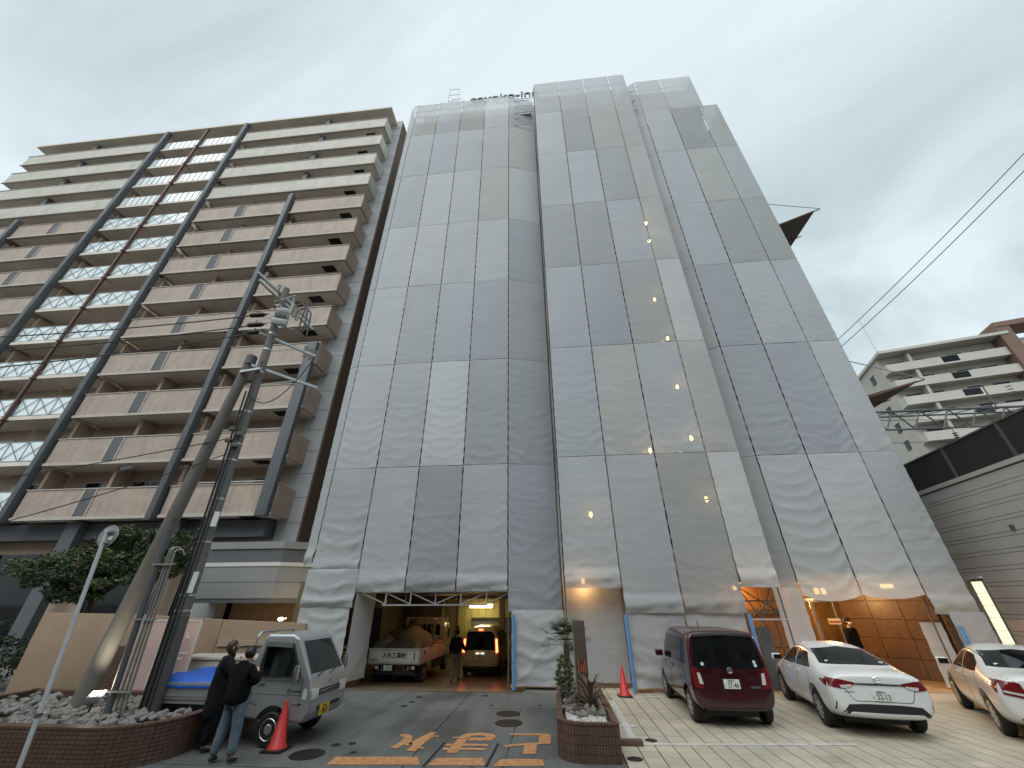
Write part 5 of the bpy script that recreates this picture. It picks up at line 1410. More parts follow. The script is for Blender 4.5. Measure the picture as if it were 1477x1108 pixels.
# ---------------------------------------------------------------- silver kei truck
def kei_truck():
    t = thing('pickup_truck', 'small silver cab-over pickup with a blue tarp on its bed', 'truck', (-6.41, 9.76, 0.004), R(-93))
    W = .72
    # cab: side outline extruded, hollowed, window openings cut
    out = [(.30, .42), (1.58, .36), (1.66, .50), (1.665, .82), (1.60, 1.02), (1.14, 1.70), (.98, 1.775), (.42, 1.775), (.33, 1.70), (.26, 1.0)]
    def hull(outline, w, roofw, z_sh=1.02):
        vs, fs = [], []
        n = len(outline)
        def hw(y, z):
            k = 0 if z < z_sh else (z - z_sh) / (1.78 - z_sh)
            base = w + (roofw - w) * k
            return base - (0.05 if y > 1.5 else 0)
        for s in (-1, 1):
            for (y, z) in outline: vs.append((s * hw(y, z), y, z))
        fs.append(tuple(range(n))); fs.append(tuple(range(n, 2 * n))[::-1])
        for i in range(n): fs.append((i, n + i, n + (i + 1) % n, (i + 1) % n))
        me = bpy.data.meshes.new('hull'); me.from_pydata(vs, [], fs); me.update()
        bm = bmesh.new(); bm.from_mesh(me); bmesh.ops.recalc_face_normals(bm, faces=bm.faces); 
        return me, bm
    me, bm = hull(out, W, .60)
    bmesh.ops.bevel(bm, geom=list(bm.edges), offset=.06, segments=4, affect='EDGES', profile=.6); bm.to_mesh(me); bm.free()
    inn = [(.36, .62), (1.50, .62), (1.56, .85), (1.52, 1.02), (1.09, 1.66), (.96, 1.72), (.46, 1.72), (.40, 1.66), (.34, 1.0)]
    mi, b2 = hull(inn, W - .05, .55); b2.to_mesh(mi); b2.free()
    side = MB().prism([(.47, 1.06), (1.40, 1.06), (1.05, 1.60), (.47, 1.62)], -2, 2)
    side_me = fix(side); side_me.transform(Matrix(((0, 0, 1, 0), (1, 0, 0, 0), (0, 1, 0, 0), (0, 0, 0, 1))))
    nrm = Vector((0, .68, .46)).normalized()
    ws = MB(); q = []
    for (x, y, z) in ((-.58, 1.545, 1.10), (.58, 1.545, 1.10), (.50, 1.18, 1.64), (-.50, 1.18, 1.64)):
        q.append(Vector((x, y, z)))
    ws.add([p - nrm * .25 for p in q] + [p + nrm * .25 for p in q], [(0, 3, 2, 1), (4, 5, 6, 7), (0, 1, 5, 4), (1, 2, 6, 5), (2, 3, 7, 6), (3, 0, 4, 7)])
    rw = MB().box(-.48, .48, .0, .42, 1.16, 1.58)
    arches = [fix(MB().lathe([(.335, -.2), (.335, .2)], (s * .63, .96, .285), 30, 'X')) for s in (-1, 1)]
    me = cut(me, [mi, side_me, fix(ws), fix(rw)] + arches)
    cab = link_mesh('cab', me, 'paint_silver', t, smooth=True); me.set_sharp_from_angle(angle=R(28))
    bv = bvh_of(me)
    # panes
    MB().add([p - nrm * .005 for p in q], [(0, 1, 2, 3)]).build('windscreen', 'clear_glass', t)
    for s in (-1, 1):
        def sx(z): return s * (W - .025 + (.60 - W) * max(0, (z - 1.02) / .76))
        MB().add([(sx(z), y, z) for (y, z) in ((.47, 1.06), (1.40, 1.06), (1.05, 1.60), (.47, 1.62))], [(0, 1, 2, 3)]).build('side_window', 'clear_glass', t)
        sd = 'left' if s < 0 else 'right'
        fr = MB()
        pts = [(.47, 1.06), (1.40, 1.06), (1.05, 1.60), (.47, 1.62)]
        for a, b in zip(pts, pts[1:] + pts[:1]): fr.bar((sx(a[1]) + s * .024, a[0], a[1]), (sx(b[1]) + s * .024, b[0], b[1]), .028)
        fr.build('window_rubber', 'plastic_black', t)
        fr = MB(); fr.add([(sx(z) + s * .035, y, z) for (y, z) in ((.48, 1.57), (1.07, 1.55), (1.03, 1.62), (.48, 1.64))] + [(sx(z) + s * .06, y, z) for (y, z) in ((.48, 1.56), (1.07, 1.54), (1.03, 1.62), (.48, 1.64))], [(0, 1, 2, 3), (4, 7, 6, 5), (0, 4, 5, 1), (1, 5, 6, 2), (2, 6, 7, 3), (3, 7, 4, 0)]).build('rain_visor', 'plastic_grey', t)
        for (pp) in ([(.42, .50), (.42, 1.66)], [(1.44, .62), (1.44, 1.04)], [(.42, .66), (.60, .62)], [(1.30, .64), (1.44, .62)]): seam(bv, sd, pp, 'door_seam', 'dark_gap', t, .009)
        seam(bv, sd, [(.30, .79), (1.60, .77)], 'side_line', 'plastic_grey', t, .01)
        patch(bv, sd, [(.50, .93), (.66, .93)], [(.50, .965), (.66, .965)], 'door_handle', 'chrome', t, .02, 6, 3)
        m = MB(); m.tube([(s * .70, 1.38, 1.02), (s * .86, 1.42, 1.06)], .018, 6); m.cbox((s * .90, 1.42, 1.15), (.11, .07, .25)); m.build('mirror', 'plastic_grey', t, bevel=.02)
        MB().cbox((s * .90, 1.452, 1.15), (.10, .02, .24)).build('mirror_back', 'chrome', t, bevel=.008)
        h = patch(bv, 'front', [(s * .40, .70), (s * .62, .70)], [(s * .40, .87), (s * .63, .88)], 'headlamp', 'lamp_clear', t, .012, 8, 6)
        patch(bv, sd, [(1.50, .72), (1.60, .72)], [(1.50, .88), (1.57, .88)], 'side_lamp', 'lamp_clear', t, .008, 4, 6)
        wheel(t, s * .635, .96, .265, .145, style='steel'); wheel(t, s * .635, -.94, .265, .145, style='steel')
        MB().cbox((s * .28, .62, 1.22), (.40, .14, .62), 0, R(-8)).build('seat_back', 'seat_cloth', t, bevel=.05, seg=3)
        MB().cbox((s * .28, .60, 1.56), (.22, .09, .16)).build('head_rest', 'seat_cloth', t, bevel=.035, seg=3)
        MB().cbox((s * .28, .84, .90), (.46, .46, .14)).build('seat_cushion', 'seat_cloth', t, bevel=.04)
    MB().add([(-.48, .31, 1.16), (.48, .31, 1.16), (.46, .335, 1.58), (-.46, .335, 1.58)], [(0, 1, 2, 3)]).build('rear_window', 'clear_glass', t)
    MB().box(-.62, .62, 1.30, 1.52, .88, 1.02).build('dashboard', 'plastic_grey', t, bevel=.03)
    MB().tube([(.30 + .17 * math.cos(q * math.pi / 10), 1.22 + .06 * math.sin(q * math.pi / 10), 1.10 + .14 * math.sin(q * math.pi / 10)) for q in range(21)], .013, 6, cap=False).build('steering_wheel', 'plastic_black', t)
    MB().cbox((-.25, 1.36, 1.03), (.34, .2, .006)).build('paper', 'paper_white', t)
    MB().box(-.6, .6, 1.0, 1.4, .5, .62).build('floor', 'plastic_black', t)
    # front details
    patch(bv, 'front', [(-.38, .74), (.38, .74)], [(-.38, .83), (.38, .84)], 'grille', 'plastic_black', t, .006, 10, 4)
    for k in range(2): patch(bv, 'front', [(-.36, .765 + k * .035), (.36, .765 + k * .035)], [(-.36, .775 + k * .035), (.36, .775 + k * .035)], 'grille_bar', 'chrome', t, .014, 10, 2)
    patch(bv, 'front', [(-.60, .50), (.60, .50)], [(-.60, .62), (.60, .62)], 'bumper', 'paint_silver', t, .035, 14, 5, .06)
    patch(bv, 'front', [(-.42, .52), (.42, .52)], [(-.42, .575), (.42, .575)], 'bumper_intake', 'plastic_black', t, .04, 10, 3)
    patch(bv, 'front', [(-.05, .905), (.05, .905)], [(-.045, .945), (.045, .945)], 'emblem', 'chrome', t, .008, 6, 4)
    patch(bv, 'front', [(-.62, .37), (.62, .37)], [(-.62, .48), (.62, .48)], 'bumper_skirt', 'paint_silver', t, .02, 12, 4, .05)
    plate(t, (.16, 1.715, .50), '88-01', '長野480', 'plate_yellow', 'ink', 1, bv=None)
    for s in (-.25, .2): MB().tube([(s + .22, 1.60, 1.05), (s - .12, 1.545, 1.135)], .010, 6).build('wiper', 'plastic_black', t)
    # door crest: ring and small print
    hx = bv.ray_cast(Vector((4, 1.22, .84)), Vector((-1, 0, 0)))[0]
    MB().tube([(hx.x + .006, 1.20 + .032 * math.cos(q * math.pi / 10), .84 + .032 * math.sin(q * math.pi / 10)) for q in range(21)], .004, 5, cap=False).build('door_mark', 'ink', t)
    me = text_mesh('Y', .045, .002); me.transform(Matrix.Translation((hx.x + .006, 1.20, .84)) @ Matrix.Rotation(math.pi / 2, 4, 'Z')); link_mesh('door_letter', me, 'ink', t)
    for i in range(6): MB().box(hx.x + .002, hx.x + .006, 1.26 + i * .035, 1.284 + i * .035, .828, .848).build('door_print', 'ink', t)
    # chassis and bed
    MB().box(-.40, .40, -1.55, .9, .34, .48).build('chassis', 'plastic_black', t)
    MB().box(-.705, .705, -1.66, .24, .60, .66).build('bed_floor', 'paint_silver', t)
    for s in (-1, 1):
        MB().box(s * .705 - .02, s * .705 + .02, -1.66, .22, .663, .94).build('side_gate', 'paint_silver', t, bevel=.008)
        MB().box(s * .728 - .004, s * .728 + .004, -1.6, .16, .72, .735).build('gate_rib', 'paint_silver', t)
        MB().box(s * .62 - .03, s * .62 + .03, -1.5, .2, .52, .60).build('side_rail', 'plastic_black', t)
        MB().tube([(s * .60, -.62, .52), (s * .68, -.60, .28)], .012, 6).build('mud_stay', 'plastic_black', t)
        MB().box(s * .63 - .07, s * .63 + .07, -1.27, -1.255, .22, .55).build('mud_flap', 'black_rubber', t)
    MB().box(-.705, .705, -1.70, -1.665, .62, .94).build('tailgate', 'paint_silver', t, bevel=.008)
    m = MB()
    for s in (-1, 1): m.tube([(s * .60, .17, .66), (s * .60, .17, 1.72), (s * .52, .17, 1.80)], .02, 8)
    m.tube([(-.53, .17, 1.80), (.53, .17, 1.80)], .02, 8); m.tube([(-.6, .17, 1.2), (.6, .17, 1.2)], .016, 8); m.tube([(-.6, .17, 1.45), (.6, .17, 1.45)], .014, 8)
    m.build('guard_frame', 'paint_silver', t, smooth=True)
    return t
kt = kei_truck()
# tarp over the load
def tarp():
    vs, fs = [], []; nu, nv = 26, 18; M = MW[kt.name]
    for j in range(nv + 1):
        for i in range(nu + 1):
            y = -1.60 + 1.68 * i / nu; x = -.74 + 1.48 * j / nv
            e = min(j, nv - j) / nv * 2
            z = .955 + .16 * min(1, e * 3) * (0.55 + .45 * noise.noise((x * 1.7 + 3, y * 1.5, 2))) + .035 * noise.noise((x * 5, y * 5, 7)) * min(1, e * 4)
            z += .14 * max(0, (y + .55)) * min(1, e * 3)
            if j in (0, nv): z -= .10 + .04 * noise.noise((y * 4, j, 1)); x *= 1.012
            vs.append(M @ Vector((x, y, z)))
    for j in range(nv):
        for i in range(nu):
            p = j * (nu + 1) + i; fs.append((p, p + 1, p + nu + 2, p + nu + 1))
    me = MB().add(vs, fs).mesh('blue_tarp')
    o = link_mesh('blue_tarp', me, 'tarp_blue', None, smooth=True)
    s = o.modifiers.new('s', 'SOLIDIFY'); s.thickness = .004
    tag(o, 'crumpled bright blue tarpaulin over the bed of the silver pickup', 'tarp')
tarp()

# ---------------------------------------------------------------- flatbed in the garage
def flatbed():
    t = thing('flatbed_truck', 'white dropside flatbed truck loaded with sacks inside the garage', 'truck', (-6.12, 20.0, -.36), R(-2))
    # rear of the bed at y=-2.6
    W = 1.0; zb = .74
    MB().box(-W, W, -2.55, 1.0, zb - .10, zb).build('bed_floor', 'truck_white', t)
    tg = MB().box(-W - .02, W + .02, -2.62, -2.56, zb - .06, zb + .40).build('tailgate', 'truck_white', t, bevel=.01)
    MB().box(-.94, .50, -2.632, -2.622, zb + .0, zb + .33).build('tailgate_panel', 'plate_white', tg, bevel=.004)
    MB().box(.56, .96, -2.632, -2.622, zb + .0, zb + .33).build('tailgate_panel', 'plate_white', tg, bevel=.004)
    MB().box(-W - .02, W + .02, -2.64, -2.56, zb + .36, zb + .42).build('top_rail', 'truck_white', tg)
    me = text_mesh('大永工業㈱', .19, .003, .003); me.transform(Matrix.Translation((.02, -2.64, zb + .19))); link_mesh('lettering', me, 'ink', tg)
    for k in range(2): MB().box(-.9, -.62, -2.640, -2.634, zb + .03 + k * .03, zb + .042 + k * .03).build('small_print', 'ink', tg)
    MB().box(.80, .84, -2.640, -2.634, zb + .05, zb + .3).build('small_print', 'ink', tg)
    for s in (-1, 1):
        for k in range(3):
            MB().box(s * (W + .0) - .025, s * (W + .0) + .025, -2.55 + k * 1.19, -2.55 + k * 1.19 + 1.16, zb + .0, zb + .40).build('side_gate', 'truck_white', t, bevel=.01)
        l = MB().box(s * .72 - .15, s * .72 + .15, -2.60, -2.56, zb - .24, zb - .13).build('tail_lamp', 'lamp_red', t)
        MB().box(s * .72 + .03, s * .72 + .13, -2.606, -2.601, zb - .23, zb - .14).build('lens', 'lamp_clear', l)
        for y in (-1.55, 1.5):
            wheel(t, s * .80, y, .33, .20, style='steel', rim='rim_silver')
        if s: wheel(t, s * .57, -1.55, .33, .19, style='steel')
        MB().box(s * .82 - .15, s * .82 + .15, -2.05, -2.03, .12, .60).build('mud_flap', 'black_rubber', t)
        MB().box(s * .35 - .05, s * .35 + .05, -2.5, 2.2, .48, .64).build('chassis_rail', 'plastic_black', t)
        MB().tube([(s * .5 - .07, -2.6, zb - .12), (s * .5 - .07, -2.6, zb - .26), (s * .5 + .07, -2.6, zb - .26), (s * .5 + .07, -2.6, zb - .12)], .012, 6).build('tie_loop', 'steel', t)
        MB().box(s * .92 - .02, s * .92 + .02, -.7, .7, .30, .62).build('side_guard', 'plastic_black', t)
    MB().box(-.85, .85, -2.50, -2.40, .32, .46).build('rear_guard', 'plastic_black', t)
    plate(t, (-.18, -2.63, zb - .19), '12-25', '長野400')
    # headboard frame
    fr = MB()
    for x in (-.98, -.35, .35, .98): fr.box(x - .03, x + .03, 1.0, 1.06, zb, zb + 1.32)
    for z in (.55, 1.28): fr.box(-1.01, 1.01, .995, 1.065, zb + z, zb + z + .06)
    for i in range(9): fr.box(-.9 + i * .225 - .012, -.9 + i * .225 + .012, 1.01, 1.05, zb + .6, zb + 1.28)
    fr.build('headboard', 'paint_cream', t)
    # cab
    S = [ring8(1.25, .55, .78, .62, .82, .9, .82, 1.15, .76, 1.85, 1.98), ring8(1.30, .48, .82, .60, .85, .9, .85, 1.15, .78, 1.92, 2.04), ring8(2.0, .45, .83, .60, .86, .9, .86, 1.15, .78, 1.92, 2.06),
         ring8(2.55, .45, .83, .60, .86, .9, .84, 1.15, .76, 1.80, 1.92), ring8(2.85, .45, .80, .60, .83, .9, .80, 1.10, .74, 1.30, 1.40), ring8(2.90, .50, .74, .60, .78, .9, .74, 1.05, .7, 1.2, 1.28)]
    me = cut(loft(S), [fix(MB().lathe([(.42, -.2), (.42, .2)], (s * .8, 1.5, .33), 28, 'X')) for s in (-1, 1)])
    link_mesh('cab', me, 'paint_cream', t, smooth=True); me.set_sharp_from_angle(angle=R(45)); bv = bvh_of(me)
    patch(bv, 'rear', [(-.62, 1.25), (.62, 1.25)], [(-.58, 1.78), (.58, 1.78)], 'rear_window', 'dark_glass', t)
    for s, sd in ((-1, 'left'), (1, 'right')):
        patch(bv, sd, [(1.75, 1.18), (2.75, 1.15)], [(1.75, 1.78), (2.45, 1.75)], 'side_window', 'dark_glass', t)
        m = MB(); m.tube([(s * .86, 2.6, 1.2), (s * 1.06, 2.72, 1.3), (s * 1.06, 2.72, 1.7)], .015, 6); m.cbox((s * 1.08, 2.72, 1.48), (.16, .06, .32)); m.build('mirror', 'plastic_black', t)
    return t
fb_t = flatbed()
def sack(name, label, loc, d, mt, rz, seed, group=None):
    bm = bmesh.new(); bmesh.ops.create_icosphere(bm, subdivisions=3, radius=1)
    for v in bm.verts:
        n1 = noise.noise(v.co * 1.6 + Vector((seed, 0, 0))); n2 = noise.noise(v.co * 4 + Vector((0, seed, 0)))
        v.co *= 1 + .22 * n1 + .12 * n2
        v.co.z = max(v.co.z, -.55)
        v.co = Vector((v.co.x * d[0], v.co.y * d[1], v.co.z * d[2]))
    me = bpy.data.meshes.new(name); bm.to_mesh(me); bm.free()
    o = link_mesh(name, me, mt, None, smooth=True)
    o.location = MW[fb_t.name] @ Vector(loc); o.rotation_euler = (0, 0, rz); tag(o, label, 'sack', group)
sack('debris_sack', 'large tan sack tied shut on top of the flatbed load', (.25, -1.3, 1.22), (.76, .62, .58), 'sack_tan', .3, 1)
sack('debris_sack', 'long dark sack slumped along the rear of the flatbed load', (.10, -2.15, 1.0), (.88, .38, .40), 'sack_dark', .1, 2)
sack('debris_sack', 'grey sack bulging at the left end of the flatbed load', (-.62, -2.0, 1.06), (.44, .46, .48), 'sack_grey', .9, 3)
sack('debris_sack', 'flat dark sack behind the tan one on the flatbed', (-.45, -1.2, 1.12), (.70, .60, .54), 'sack_dark', .5, 4)
sack('debris_sack', 'small pale sack perched above the tailgate of the flatbed', (.62, -2.05, 1.06), (.30, .30, .26), 'sack_tan', .2, 6)
sack('debris_sack', 'dark bundle heaped highest near the middle of the flatbed', (-.15, -.4, 1.26), (.62, .5, .6), 'sack_dark', .8, 7)
sack('debris_sack', 'grey sack leaning on the headboard of the flatbed', (.45, .3, 1.08), (.52, .45, .40), 'sack_grey', 1.2, 5)
m = MB()
for i in range(6): m.tube([(-5.9 + .5 + .05 * i, 18.9 + .1 * i, .75 + .03 * (i % 3)), (-5.2 + .05 * i, 19.6 + .3 * i, .86 + .03 * (i % 2))], .025, 6)
tag(m.build('timber_offcuts', 'wood_pale'), 'bundle of pale timber offcuts lying on the flatbed load', 'timber', kind=None)

# ---------------------------------------------------------------- cream van with lit brake lamps
def van():
    t = thing('cream_van', 'cream minivan with glowing red brake lamps deep in the garage', 'car', (-3.32, 22.3, -.47), R(-1))
    S = [ring8(-2.10, .40, .66, .50, .74, .72, .74, 1.05, .62, 1.60, 1.70, .12), ring8(-2.06, .32, .78, .44, .83, .72, .83, 1.05, .70, 1.68, 1.80, .12), ring8(-1.85, .28, .82, .40, .855, .72, .85, 1.05, .72, 1.70, 1.83, .06),
         ring8(-.6, .25, .83, .36, .86, .70, .85, 1.05, .73, 1.72, 1.86), ring8(.8, .25, .83, .36, .86, .70, .85, 1.04, .72, 1.70, 1.83), ring8(1.5, .25, .82, .36, .85, .68, .82, 1.0, .70, 1.15, 1.22), ring8(2.0, .28, .74, .38, .78, .62, .74, .90, .6, .98, 1.0), ring8(2.1, .32, .62, .42, .66, .6, .6, .8, .5, .86, .88)]
    me = cut(loft(S), wheel_cut(.36, 0, (-1.35, 1.45), .855))
    link_mesh('body', me, 'paint_cream', t, smooth=True); me.set_sharp_from_angle(angle=R(45)); bv = bvh_of(me)
    for x in (-.76, .76):
        for y in (-1.35, 1.45): wheel(t, x, y, .31, .18)
    patch(bv, 'rear', [(-.66, .98), (.66, .98)], [(-.60, 1.66), (.60, 1.66)], 'rear_window', 'dark_glass', t, .004, 16, 8)
    for s, sd in ((-1, 'left'), (1, 'right')):
        patch(bv, 'rear', [(s * .70, .88), (s * .79, .90)], [(s * .67, 1.38), (s * .74, 1.38)], 'tail_lamp', 'brake_red', t, .015, 6, 12)
        patch(bv, sd, [(-1.75, 1.10), (-.7, 1.09)], [(-1.68, 1.60), (-.7, 1.63)], 'side_window', 'dark_glass', t, .004, 10, 6)
        patch(bv, sd, [(-.64, 1.09), (.6, 1.07)], [(-.64, 1.63), (.6, 1.60)], 'side_window', 'dark_glass', t, .004, 10, 6)
    patch(bv, 'rear', [(-.10, 1.70), (.10, 1.70)], [(-.10, 1.735), (.10, 1.735)], 'high_brake_lamp', 'brake_red', t, .02, 6, 3)
    for x in (-.11, .11): MB().cbox((x, -2.125, .86), (.15, .02, .05)).build('plate_light', 'plate_glow', t)
    plate(t, (0, -2.115, .74), '24-18', '長野502', bv=bv)
    patch(bv, 'rear', [(-.68, .34), (.68, .34)], [(-.70, .40), (.70, .40)], 'bumper_lip', 'plastic_grey', t, .01, 12, 3)
    seam(bv, 'rear', [(-.66, .97), (-.62, .56), (.62, .56), (.66, .97)], 'tailgate_seam', 'dark_gap', t, .012, .002, 30)
    for s in (-1, 1): patch(bv, 'rear', [(s * .50, .46), (s * .66, .46)], [(s * .50, .49), (s * .66, .49)], 'reflector', 'lamp_red', t, .008, 6, 3)
    MB().box(-.7, .7, -1.9, 1.9, .15, .34).build('underbody', 'plastic_black', t)
van()
# ================================================================ planters
def rounded_outline(x0, x1, y0, y1, r_fl, r_fr, n=8):
    """counter-clockwise outline, rounded front corners (front = low y)"""
    p = []
    for i in range(n + 1):
        a = math.pi + (math.pi / 2) * i / n; p.append((x0 + r_fl + r_fl * math.cos(a), y0 + r_fl + r_fl * math.sin(a)))
    for i in range(n + 1):
        a = 1.5 * math.pi + (math.pi / 2) * i / n; p.append((x1 - r_fr + r_fr * math.cos(a), y0 + r_fr + r_fr * math.sin(a)))
    p += [(x1, y1), (x0, y1)]
    return p
def inset(poly, d):
    out = []; n = len(poly)
    for i in range(n):
        a, b, c = Vector(poly[i - 1]), Vector(poly[i]), Vector(poly[(i + 1) % n])
        t = ((b - a).normalized() + (c - b).normalized()).normalized(); nr = Vector((-t.y, t.x))
        k = 1 / max(.5, nr.dot(Vector((-(c - b).normalized().y, (c - b).normalized().x))))
        out.append(tuple(b + nr * d * k))
    return out
def planter(name, label, poly, h, wall, tile_w, rows, soil_z, skip_back=True):
    t = thing(name, label, 'planter', (sum(p[0] for p in poly) / len(poly), sum(p[1] for p in poly) / len(poly), 0))
    ins = inset(poly, wall); n = len(poly)
    m = MB()
    core = inset(poly, .012)
    m.add([(x, y, 0) for x, y in core] + [(x, y, h - .04) for x, y in core] + [(x, y, h - .04) for x, y in ins] + [(x, y, 0) for x, y in ins],
          [(i, (i + 1) % n, n + (i + 1) % n, n + i) for i in range(n)] + [(n + i, n + (i + 1) % n, 2 * n + (i + 1) % n, 2 * n + i) for i in range(n)] + [(2 * n + i, 2 * n + (i + 1) % n, 3 * n + (i + 1) % n, 3 * n + i) for i in range(n)])
    m.build('core', 'planter_mortar', t, True)
    # coping tiles and face tiles follow the outline; small, so one part
    L = [0]
    pts = [Vector(p) for p in poly] + [Vector(poly[0])]
    for a, b in zip(pts[:-1], pts[1:]): L.append(L[-1] + (b - a).length)
    def at(s):
        s = s % L[-1]; k = 0
        while L[k + 1] < s: k += 1
        f = (s - L[k]) / max(1e-6, L[k + 1] - L[k]); p = pts[k].lerp(pts[k + 1], f); d = (pts[k + 1] - pts[k]).normalized(); return p, d
    mm = [MB(), MB()]; q = random.Random(4)
    cnt = int(L[-1] / tile_w); rh = (h - .045) / rows
    for i in range(cnt):
        p, d = at((i + .5) * L[-1] / cnt); ang = math.atan2(d.y, d.x); nin = Vector((-d.y, d.x))
        for r in range(rows):
            c = (p.x + nin.x * .004, p.y + nin.y * .004, (r + .5) * rh)
            mm[q.random() < .5].cbox(c, (L[-1] / cnt - .007, .022 + q.uniform(-.002, .002), rh - .007), ang)
        c = (p.x + nin.x * (wall / 2 - .003), p.y + nin.y * (wall / 2 - .003), h - .02)
        mm[q.random() < .5].cbox(c, (L[-1] / cnt - .007, wall + .016, .036), ang)
    for k, mb in enumerate(mm):
        o = mb.build('face_tiles', ('planter_brown', 'planter_brown_b')[k], t, True); o['kind'] = 'stuff'
    m = MB(); m.add([(x, y, soil_z) for x, y in ins], [tuple(range(n))]); m.build('soil', 'earth', t, True)
    return t, ins
def rocks(name, label, spots, mt, rmin, rmax, seed):
    q = random.Random(seed); m = MB()
    for (x, y, z) in spots:
        r = q.uniform(rmin, rmax); bm = bmesh.new(); bmesh.ops.create_icosphere(bm, subdivisions=1, radius=1)
        sx, sy, sz = r * q.uniform(.8, 1.4), r * q.uniform(.8, 1.2), r * q.uniform(.6, .95); sd = q.uniform(0, 99)
        M = Matrix.Translation((x, y, z)) @ Matrix.Rotation(q.uniform(0, 6), 4, 'Z')
        vs = [M @ Vector((v.co.x * sx, v.co.y * sy, v.co.z * sz)) * 1 + Vector((0, 0, 0)) for v in bm.verts]
        vs = [v + Vector((noise.noise(v * 9 + Vector((sd, 0, 0))), noise.noise(v * 9 + Vector((0, sd, 0))), noise.noise(v * 9 + Vector((0, 0, sd))))) * r * .55 for v in vs]
        m.add(vs, [tuple(v.index for v in f.verts) for f in bm.faces]); bm.free()
    o = m.build(name, mt); tag(o, label, 'stones', kind='stuff'); return o
LP = rounded_outline(-12.6, -6.75, 7.62, 10.6, .9, 1.0)
planter('corner_planter', 'long dark brown tiled planter around the utility pole', LP, .56, .17, .10, 9, .42)
q = random.Random(8); sp = []
while len(sp) < 620:
    x, y = q.uniform(-12.2, -7.0), q.uniform(7.95, 10.3)
    if (x > -7.6 and y < 8.5): continue
    sp.append((x, y, .44 + q.uniform(0, .07)))
rocks('planter_stones', 'rough grey stones filling the planter around the utility pole', sp, 'rock', .035, .10, 3)
RP = rounded_outline(-.06, 1.0, 8.72, 12.7, .42, .12)
planter('tiled_planter', 'brown tiled planter with rounded end holding the pillar sign', RP, .53, .10, .052, 4, .43)
sp = [(q.uniform(.1, .88), q.uniform(9.5, 12.4), .46 + q.uniform(0, .05)) for _ in range(70)]
rocks('planter_stones', 'dark grey stones around the pillar sign planter', sp, 'rock', .05, .13, 5)
sp = [(q.uniform(.12, .84), q.uniform(9.0, 9.9), .44 + q.uniform(0, .02)) for _ in range(700)]
rocks('white_gravel', 'fine white gravel at the rounded end of the pillar sign planter', sp, 'gravel_white', .012, .026, 6)

# pillar sign
ps = thing('pillar_sign', 'slim brown pillar sign with an orange mark in the tiled planter', 'sign', (.52, 10.6, .4))
MB().box(-.13, .13, -.17, .17, 0, 1.57).build('pillar', 'sign_brown', ps, bevel=.006)
MB().box(-.142, -.131, -.16, .16, .02, 1.55).build('edge_strip', 'steel', ps)
mk = MB()
for (pts) in ([(-.07, .60), (-.07, .82), (-.02, .86), (.0, .80), (.02, .86), (.07, .82), (.07, .60)], [(-.02, .62), (-.02, .74)], [(.03, .62), (.03, .76)]):
    mk.tube([(x, -.178, z) for x, z in pts], .012, 6)
mk.build('mark', 'mark_orange', ps)
mk = MB(); mk.tube([(.07 * math.cos(a * math.pi / 12), -.172, 1.28 + .12 * math.sin(a * math.pi / 12)) for a in range(13)], .003, 5); mk.build('arch_relief', 'sign_brown', ps)

# plants
def frond_plant(name, label, base, n, length, width, droop, mt, seed, up=(.2, 1.2), trunk=None, group=None):
    t = thing(name, label, 'plant', base, 0, group); q = random.Random(seed); m = MB()
    h0 = 0
    if trunk:
        MB().tube([(0, 0, 0), (.02, .01, trunk * .5), (0, 0, trunk)], .075, 10, .06).build('trunk', 'bark', t, smooth=True); h0 = trunk
    for i in range(n):
        a = q.uniform(0, 2 * math.pi); el = q.uniform(*up); l = length * q.uniform(.7, 1.1); w = width * q.uniform(.8, 1.2)
        d = Vector((math.cos(a), math.sin(a), 0)); p = Vector((0, 0, h0)); vs = []
        side = Vector((-d.y, d.x, 0)); seg = 6
        for k in range(seg + 1):
            f = k / seg; e = el - droop * f * f
            ww = w * (1 - f ** 2) * (.5 + .5 * min(1, f * 4)) + .001
            vs += [p - side * ww, p + side * ww]
            p = p + (d * math.cos(e) + Vector((0, 0, 1)) * math.sin(e)) * l / seg
        m.add(vs, [(2 * k, 2 * k + 1, 2 * k + 3, 2 * k + 2) for k in range(seg)])
    o = m.build('leaves', mt, t); 
    for p in o.data.polygons: p.use_smooth = True
    return t
frond_plant('cordyline', 'spiky bronze leaved plant in front of the pillar sign', (.64, 9.95, .5), 70, .80, .024, 2.0, 'leaf_cordyline', 3, (.1, 1.5))
def palm(base):
    t = thing('fan_palm', 'small fan palm behind the pillar sign', 'plant', base); q = random.Random(21)
    MB().tube([(0, 0, 0), (.01, 0, .5), (0, .02, 1.0)], .08, 10, .065).build('trunk', 'bark', t, smooth=True)
    m = MB()
    for i in range(22):
        a = q.uniform(0, 6.28); el = q.uniform(-.3, 1.3); d = Vector((math.cos(a) * math.cos(el), math.sin(a) * math.cos(el), math.sin(el)))
        l = q.uniform(.26, .46); c = Vector((0, 0, 1.0)) + d * l
        m.tube([(0, 0, 1.0), c], .006, 4)
        up = d.cross(Vector((0, 0, 1))).normalized(); nn = up.cross(d)
        for k in range(15):
            f = (k - 7) / 7 * 1.25
            e = (d * math.cos(f) + up * math.sin(f)).normalized(); ll = q.uniform(.32, .46) * (1 - .2 * abs(f) / 1.25)
            sd = e.cross(nn).normalized() * .011; tip = c + e * ll + Vector((0, 0, -.12 * ll * 3 * abs(math.cos(el))))
            mid = c + e * ll * .55 + Vector((0, 0, -.02))
            m.add([c - sd * .5, c + sd * .5, mid + sd, mid - sd, tip], [(0, 1, 2, 3), (3, 2, 4)])
    m.build('fronds', 'leaf_palm', t)
palm((.22, 11.5, .42))
